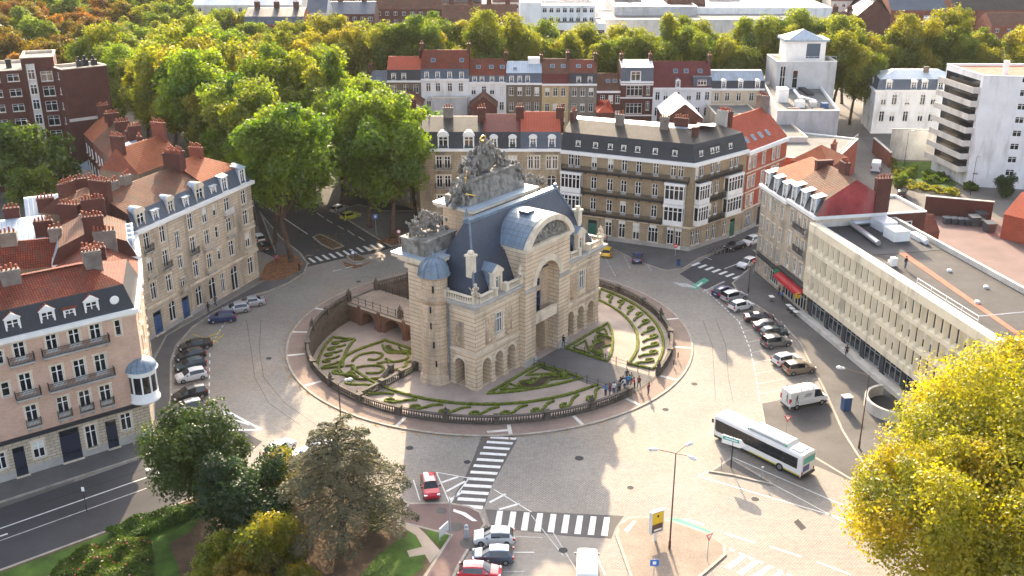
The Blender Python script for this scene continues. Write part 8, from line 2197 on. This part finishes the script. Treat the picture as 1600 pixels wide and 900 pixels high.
PEO = [('person in a dark coat standing alone on the ring pavement', 1013, 617, .13, 40, 'stand', 'maroon', 'denim'), ('person in red and white walking in at the garden entrance', 998, 606, .13, 150, 'walk', 'maroon', 'black'), ('person in a bright blue top leaning at the left end of the group', 946, 619, .13, 30, 'lean', 'blue', 'navy'), ('person in a dark red top beside the bright blue one', 953, 618, .13, 60, 'stand', 'maroon', 'denim'),
       ('person in a white shirt near the left of the group', 959, 616, .13, 20, 'stand', 'white', 'denim'), ('person in black trousers and pale top facing the group', 966, 614, .13, 200, 'stand', 'grey', 'black'), ('person in a navy jacket in the middle of the group', 969, 608, .13, 40, 'stand', 'navy', 'navy'), ('person in a black jacket in the middle of the group', 973, 606, .13, -20, 'stand', 'black', 'denim'),
       ('person in a white top bending beside the black jacket', 976, 609, .13, 120, 'lean', 'white', 'denim'), ('person in a light blue top right of the middle of the group', 979, 604, .13, 10, 'stand', 'blue', 'denim'), ('person in a teal blue jacket right in the group', 983, 604, .13, -30, 'stand', 'teal', 'denim'), ('person with a dark head behind the teal jacket', 986, 601, .13, 200, 'stand', 'grey', 'black'), ('person in navy standing furthest back in the group', 979, 595, .13, 180, 'stand', 'navy', 'grey'),
       ('person in red sitting low at the right of the group', 991, 608, .13, 90, 'lean', 'red', 'black')]
for q in PEO: person(*q, hair='hair_brown' if len(q[0]) % 3 == 0 else 'hair_dark', group=gp_)
for q in [('person in black walking out of the great arch', 880, 541, .13, 170, 'walk', 'black', 'black'), ('person in dark clothes standing inside the first right arch', 886, 528, .13, 170, 'stand', 'navy', 'black'), ('person in a dark coat crossing below the pink corner house', 271, 678, .13, 100, 'walk', 'navy', 'black'), ('person in black on the left pavement behind the dark blue car', 326, 489, .13, 60, 'walk', 'black', 'black'), ('second person in black further along the left pavement', 337, 478, .13, 60, 'walk', 'black', 'navy'),
          ('person in a pink top under the big plane tree', 432, 412, .13, 0, 'stand', 'pink', 'maroon'), ('person in dark clothes crossing the boulevard', 471, 373, .01, 150, 'walk', 'black', 'black'), ('person in black standing by the office block entrance ledge', 1322, 557, .13, 150, 'stand', 'black', 'navy'), ('person in white walking under the trees right of the boulevard', 635, 357, .13, 150, 'walk', 'white', 'denim'), ('person in red behind the gate near the corner building', 948, 380, .13, 90, 'stand', 'red', 'black'),
          ('roof worker in dark clothes standing on the office block roof', 1414, 420, 13.75, 200, 'stand', 'black', 'denim'), ('person in a pale top seated outside the red shop', 1222, 470, .13, 100, 'lean', 'blue', 'black'), ('person in dark clothes by the shop door', 1217, 462, .13, 100, 'stand', 'black', 'navy')]: person(*q)

# ------------------------------------------------------------------ street furniture
def lamp_post(label, px, py, h, arms, z=.13, mat='rust_iron', r=.09):
    x, y = G(px, py, z); t = thing('street_lamp', label, 'street lamp', (x, y, z))
    b = MB(); b.tube((0, 0, 0), (0, 0, h), r, r * .6, 8); b.tube((0, 0, 0), (0, 0, .9), r * 1.5, r * 1.4, 8); b.build('pole', mat, t)
    for a, l in arms:
        a = R(a); e = Vector((math.cos(a), math.sin(a), 0)); p1 = e * l + Vector((0, 0, h + .25))
        b = MB(); b.tube((0, 0, h - .05), p1, .045, .035, 6); b.build('arm', mat, t)
        b = MB(); b.path([p1, p1 + e * .25, p1 + e * .8, p1 + e * .98], [.07, .17, .2, .06], 8); b.build('lamp_head', 'pale_steel', t, True)
    return t
lamp_post('tall street lamp with three white heads on the lower right island', 1046, 857, 10.6, ((175, 1.6), (40, 1.3), (-45, 1.3)))
lamp_post('street lamp with one white head on the ring pavement beside the cedar', 534, 676, 6.5, ((15, .7),), .13, 'black_iron')
lamp_post('tall reddish street lamp beside the blue cabinet on the right pavement', 1342, 700, 9.2, ((155, 2.6),))
for lab, px, py, h in (('thin lamp post among the boulevard trees', 432, 400, 8), ('lamp post by the lawn near the back street', 1412, 262, 8), ('lamp post at the foot of the white apartment tower', 1516, 305, 8), ('dark lamp post before the right corner house', 1169, 458, 4.5), ('tall thin mast in front of the avenue trees', 1255, 128, 17)): lamp_post(lab, px, py, h, ((20, .6),) if h > 5 else (), 0.0, 'black_iron', .07)
def sign(label, px, py, h, build, z=.13, mat='grey_paint', ang=-90, r=.04, name='road_sign', cat='sign'):
    x, y = G(px, py, z); t = thing(name, label, cat, (x, y, z), R(ang + 90))
    b = MB(); b.tube((0, 0, 0), (0, 0, h), r, r, 6); b.build('post', mat, t)
    build(t, h); return t
def tri_plate(t, h):
    b = MB(); b.add([(-.45, -.05, h), (.45, -.05, h), (0, -.05, h - .78), (-.45, -.03, h), (.45, -.03, h), (0, -.03, h - .78)], [(0, 2, 1), (3, 4, 5), (0, 1, 4, 3), (1, 2, 5, 4), (2, 0, 3, 5)]); b.build('plate', 'sign_red', t)
    b = MB(); b.poly([(-.27, -.055, h - .1), (0, -.055, h - .56), (.27, -.055, h - .1)]); b.build('plate_centre', 'white_paint', t)
def disc(m1, m2, bar=False):
    def f(t, h):
        b = MB(); b.tube((0, -.05, h - .35), (0, -.03, h - .35), .38, .38, 16); b.build('plate', m1, t)
        b = MB()
        if bar: b.box(-.27, .27, -.06, -.05, h - .42, h - .28)
        else: b.tube((0, -.055, h - .35), (0, -.05, h - .35), .27, .27, 14)
        b.build('plate_centre', m2, t)
    return f
def sqr(m1, w_=.6, hh=.6, m2='white_paint'):
    def f(t, h):
        b = MB(); b.box(-w_ / 2, w_ / 2, -.05, -.03, h - hh, h); b.build('plate', m1, t); b = MB(); b.box(-w_ * .2, w_ * .2, -.06, -.05, h - hh * .75, h - hh * .25); b.build('plate_centre', m2, t)
    return f
sign('give way sign on the right end of the lower island', 1105, 874, 2.9, tri_plate, ang=-60)
sign('give way sign beside the bus on the parking apron', 1228, 678, 2.4, tri_plate, .01, ang=-100)
sign('no entry sign at the mouth of the right side street', 1177, 428, 2.6, disc('sign_red', 'white_paint', True))
sign('red no entry sign on the pavement corner by the corner building', 1055, 400, 2.2, disc('sign_red', 'white_paint', True))
sign('red and white round sign beside the boulevard trees right of the crossing', 624, 384, 3.0, disc('sign_red', 'white_paint'))
sign('blue round arrow sign on the small boulevard island', 552, 406, 1.7, disc('sign_blue', 'white_paint'), ang=-70)
sign('blue square sign in the shade right of the boulevard', 588, 368, 4.0, sqr('sign_blue', .9, .8))
sign('blue parking sign at the bottom edge of the lower island', 1021, 905, 2.2, sqr('sign_blue', .8, .7))
sign('small white topped post on the left street reservation', 136, 800, 3.0, sqr('white_paint', .3, .5), .02, 'black_iron')
sign('thin post with white plate on the triangular island', 1190, 746, 1.4, sqr('white_paint', .25, .2))
sign('thin bare grey post on the triangular island near the bus', 1127, 731, 1.1, lambda t, h: None)
sign('grey post with round and square plates at the park footpath', 704, 840, 4.6, sqr('grey_paint', .5, .5), ang=0)
sign('brown bollard-like sign on the ring pavement at right', 1059, 562, 1.1, sqr('rust_iron', .15, .8, 'rust_iron')); sign('second brown marker post on the ring pavement at right', 1052, 573, 1.1, sqr('rust_iron', .15, .8, 'rust_iron'))
def dirsign(t, h):
    b = MB(); b.add([(-1.3, -.05, h - 1.0), (.9, -.05, h - 1.0), (1.4, -.05, h - .5), (.9, -.05, h), (-1.3, -.05, h), (-1.3, .05, h - 1.0), (.9, .05, h - 1.0), (1.4, .05, h - .5), (.9, .05, h), (-1.3, .05, h)], [(0, 1, 2, 3, 4), (9, 8, 7, 6, 5), (0, 5, 6, 1), (1, 6, 7, 2), (2, 7, 8, 3), (3, 8, 9, 4), (4, 9, 5, 0)]); b.build('panel', 'white_paint', t)
    b = MB(); b.box(-1.2, .7, -.065, -.05, h - .5, h - .08); b.build('panel_band', 'bus_teal', t); b = MB(); b.box(-.9, .5, -.07, -.065, h - .36, h - .24); b.build('lettering', 'white_paint', t)
sign('white and teal direction sign in front of the bus', 1142, 730, 3.7, dirsign, .13, 'black_iron', -125, .07)
def advert(t, h):
    b = MB(); b.box(-.75, .75, -.18, .18, 1.0, h + 1.1); b.build('case', 'pale_steel', t); b = MB(); b.box(-.62, .62, -.2, -.18, 2.1, h + .95); b.build('poster_top', 'sign_yellow', t); b = MB(); b.box(-.62, .62, -.2, -.18, 1.15, 2.08); b.build('poster_bottom', 'cloth_brown', t)
    b = MB(); b.tube((0, -.21, h + .55), (0, -.2, h + .55), .14, .14, 10); b.build('poster_emblem', 'black_iron', t); b = MB(); b.box(-.4, .5, -.21, -.2, 1.3, 1.5); b.build('poster_lettering', 'white_paint', t)
sign('backlit advertising panel with yellow poster on the lower island', 1024, 845, 2.4, advert, .13, 'pale_steel', -62, .14, 'advertising_panel', 'advert')
x, y = G(1321, 640, .13); t = thing('street_cabinet', 'blue cabinet with white top on the right pavement', 'cabinet', (x, y, .13), .2); b = MB(); b.box(-.5, .5, -.4, .4, 0, 1.75); b.build('body', 'blue_paint', t); b = MB(); b.box(-.58, .58, -.48, .48, 1.75, 1.9); b.build('top', 'white_paint', t); b = MB(); b.box(-.42, .42, -.42, -.4, .15, 1.6); b.build('door', 'blue_paint', t)
x, y = G(694, 838, .13); t = thing('notice_board', 'leaning white framed notice board at the park corner', 'notice board', (x, y, .1), R(60)); b = MB(); b.box(-.8, .8, -.05, .05, .35, 1.35); b.build('panel', 'pale_steel', t)
for sx in (-.75, .75): b = MB(); b.tube((sx, 0, 0), (sx, 0, 1.4), .05, .05, 6); b.build('post', 'grey_paint', t)
x, y = G(729, 840, .13); t = thing('bollard', 'thick blue-grey bollard on the pink footpath', 'bollard', (x, y, .13)); b = MB(); b.lathe([(.2, 0), (.2, 1.35), (.16, 1.45), (.0, 1.5)], 12); b.build('body', 'grey_paint', t); b = MB(); b.lathe([(.21, 1.05), (.21, 1.2)], 12, cap=False); b.build('band', 'white_paint', t)
x, y = G(468, 423, .13); t = thing('bollard', 'dark post at the edge of the leaf-strewn corner', 'bollard', (x, y, .13)); b = MB(); b.lathe([(.16, 0), (.16, 1.2), (.1, 1.3), (0, 1.32)], 10); b.build('body', 'black_iron', t)
for k, (px, py) in enumerate(((1205, 470), (1232, 484), (1237, 489), (1243, 494))):
    x, y = G(px, py, .13); t = thing('cafe_table', 'white topped cafe table outside the red shop, %s' % ('by the door', 'first of the row of three', 'middle of the row of three', 'last of the row of three')[k], 'table', (x, y, .13), R(-80), 'tables outside the red shop'); b = MB(); b.box(-.45, .45, -.35, .35, .72, .76); b.build('top', 'white_paint', t); b = MB(); b.tube((0, 0, 0), (0, 0, .72), .04, .04, 6); b.box(-.3, .3, -.3, .3, 0, .04); b.build('leg', 'black_iron', t)
x, y = G(1060, 415, .13); t = thing('litter_bin', 'blue litter bin on the pavement corner', 'bin', (x, y, .13)); b = MB(); b.lathe([(.3, 0), (.34, 1.0), (.3, 1.05)], 10); b.build('body', 'blue_paint', t); b = MB(); b.lathe([(.36, 1.02), (.36, 1.1), (0, 1.2)], 10); b.build('lid', 'black_iron', t)
x, y = G(1106, 398, .13); t = thing('bicycle_rack', 'row of steel bicycle hoops by the corner building', 'bicycle rack', (x, y, .13), R(25))
hp = MB(); hp.path([(0, -.4, 0), (0, -.4, .75), (0, .4, .75), (0, .4, 0)], .03, 6); hm = hp.mesh('hoop', ['steel'])
wl = MB(); wl.path([(0, .32 * math.cos(a), .32 * math.sin(a)) for a in [q * math.pi / 6 for q in range(13)]], .02, 4); wm = wl.mesh('wheel', ['tyre'])
fr = MB(); fr.path([(0, -.5, .34), (0, -.2, .8), (0, .35, .8), (0, .5, .34)], .02, 5); fr.path([(0, -.5, .34), (0, 0, .3), (0, .35, .8), (0, .4, 1.0)], .02, 5); fr.path([(0, 0, .3), (0, -.22, .95)], .02, 5); fr.tube((-.25, .42, 1.0), (.25, .42, 1.0), .02, .02, 5); fr.box(-.07, .07, -.36, -.1, .94, 1.0); fm_ = fr.mesh('frame', ['black_plastic'])
for k in range(6):
    link('hoop', hm, t, (k * .8, 0, 0))
    bx_, by_ = x + math.cos(R(25)) * (k * .8 + .2), y + math.sin(R(25)) * (k * .8 + .2)
    c_ = thing('bicycle', 'dark bicycle parked in the rack by the corner building', 'bicycle', (bx_, by_, .13), R(25), 'bicycles in the rack'); link('frame', fm_, c_)
    for sy in (-.5, .5): link('wheel', wm, c_, (0, sy, .34))
# ------------------------------------------------------------------ thin autumn haze
hz_ = bpy.data.materials.new('haze_air'); hz_.use_nodes = True; nt = hz_.node_tree; nt.nodes.clear()
out_ = N(nt, 'ShaderNodeOutputMaterial'); pv_ = N(nt, 'ShaderNodeVolumePrincipled')
pv_.inputs['Color'].default_value = (.93, .92, .90, 1); pv_.inputs['Density'].default_value = .00004; pv_.inputs["Anisotropy"].default_value = .2
nt.links.new(pv_.outputs[0], out_.inputs['Volume']); MATS['haze_air'] = hz_
b = MB(); b.box(-BIG - 50, BIG + 50, -250, BIG + 50, MOAT - 1.2, CAM_H + 3.0)
hzo = link('haze', b.mesh('haze', ['haze_air'], uv=False)); hzo['kind'] = 'stuff'; hzo['label'] = 'thin pale autumn haze in the air'; hzo['category'] = 'haze'
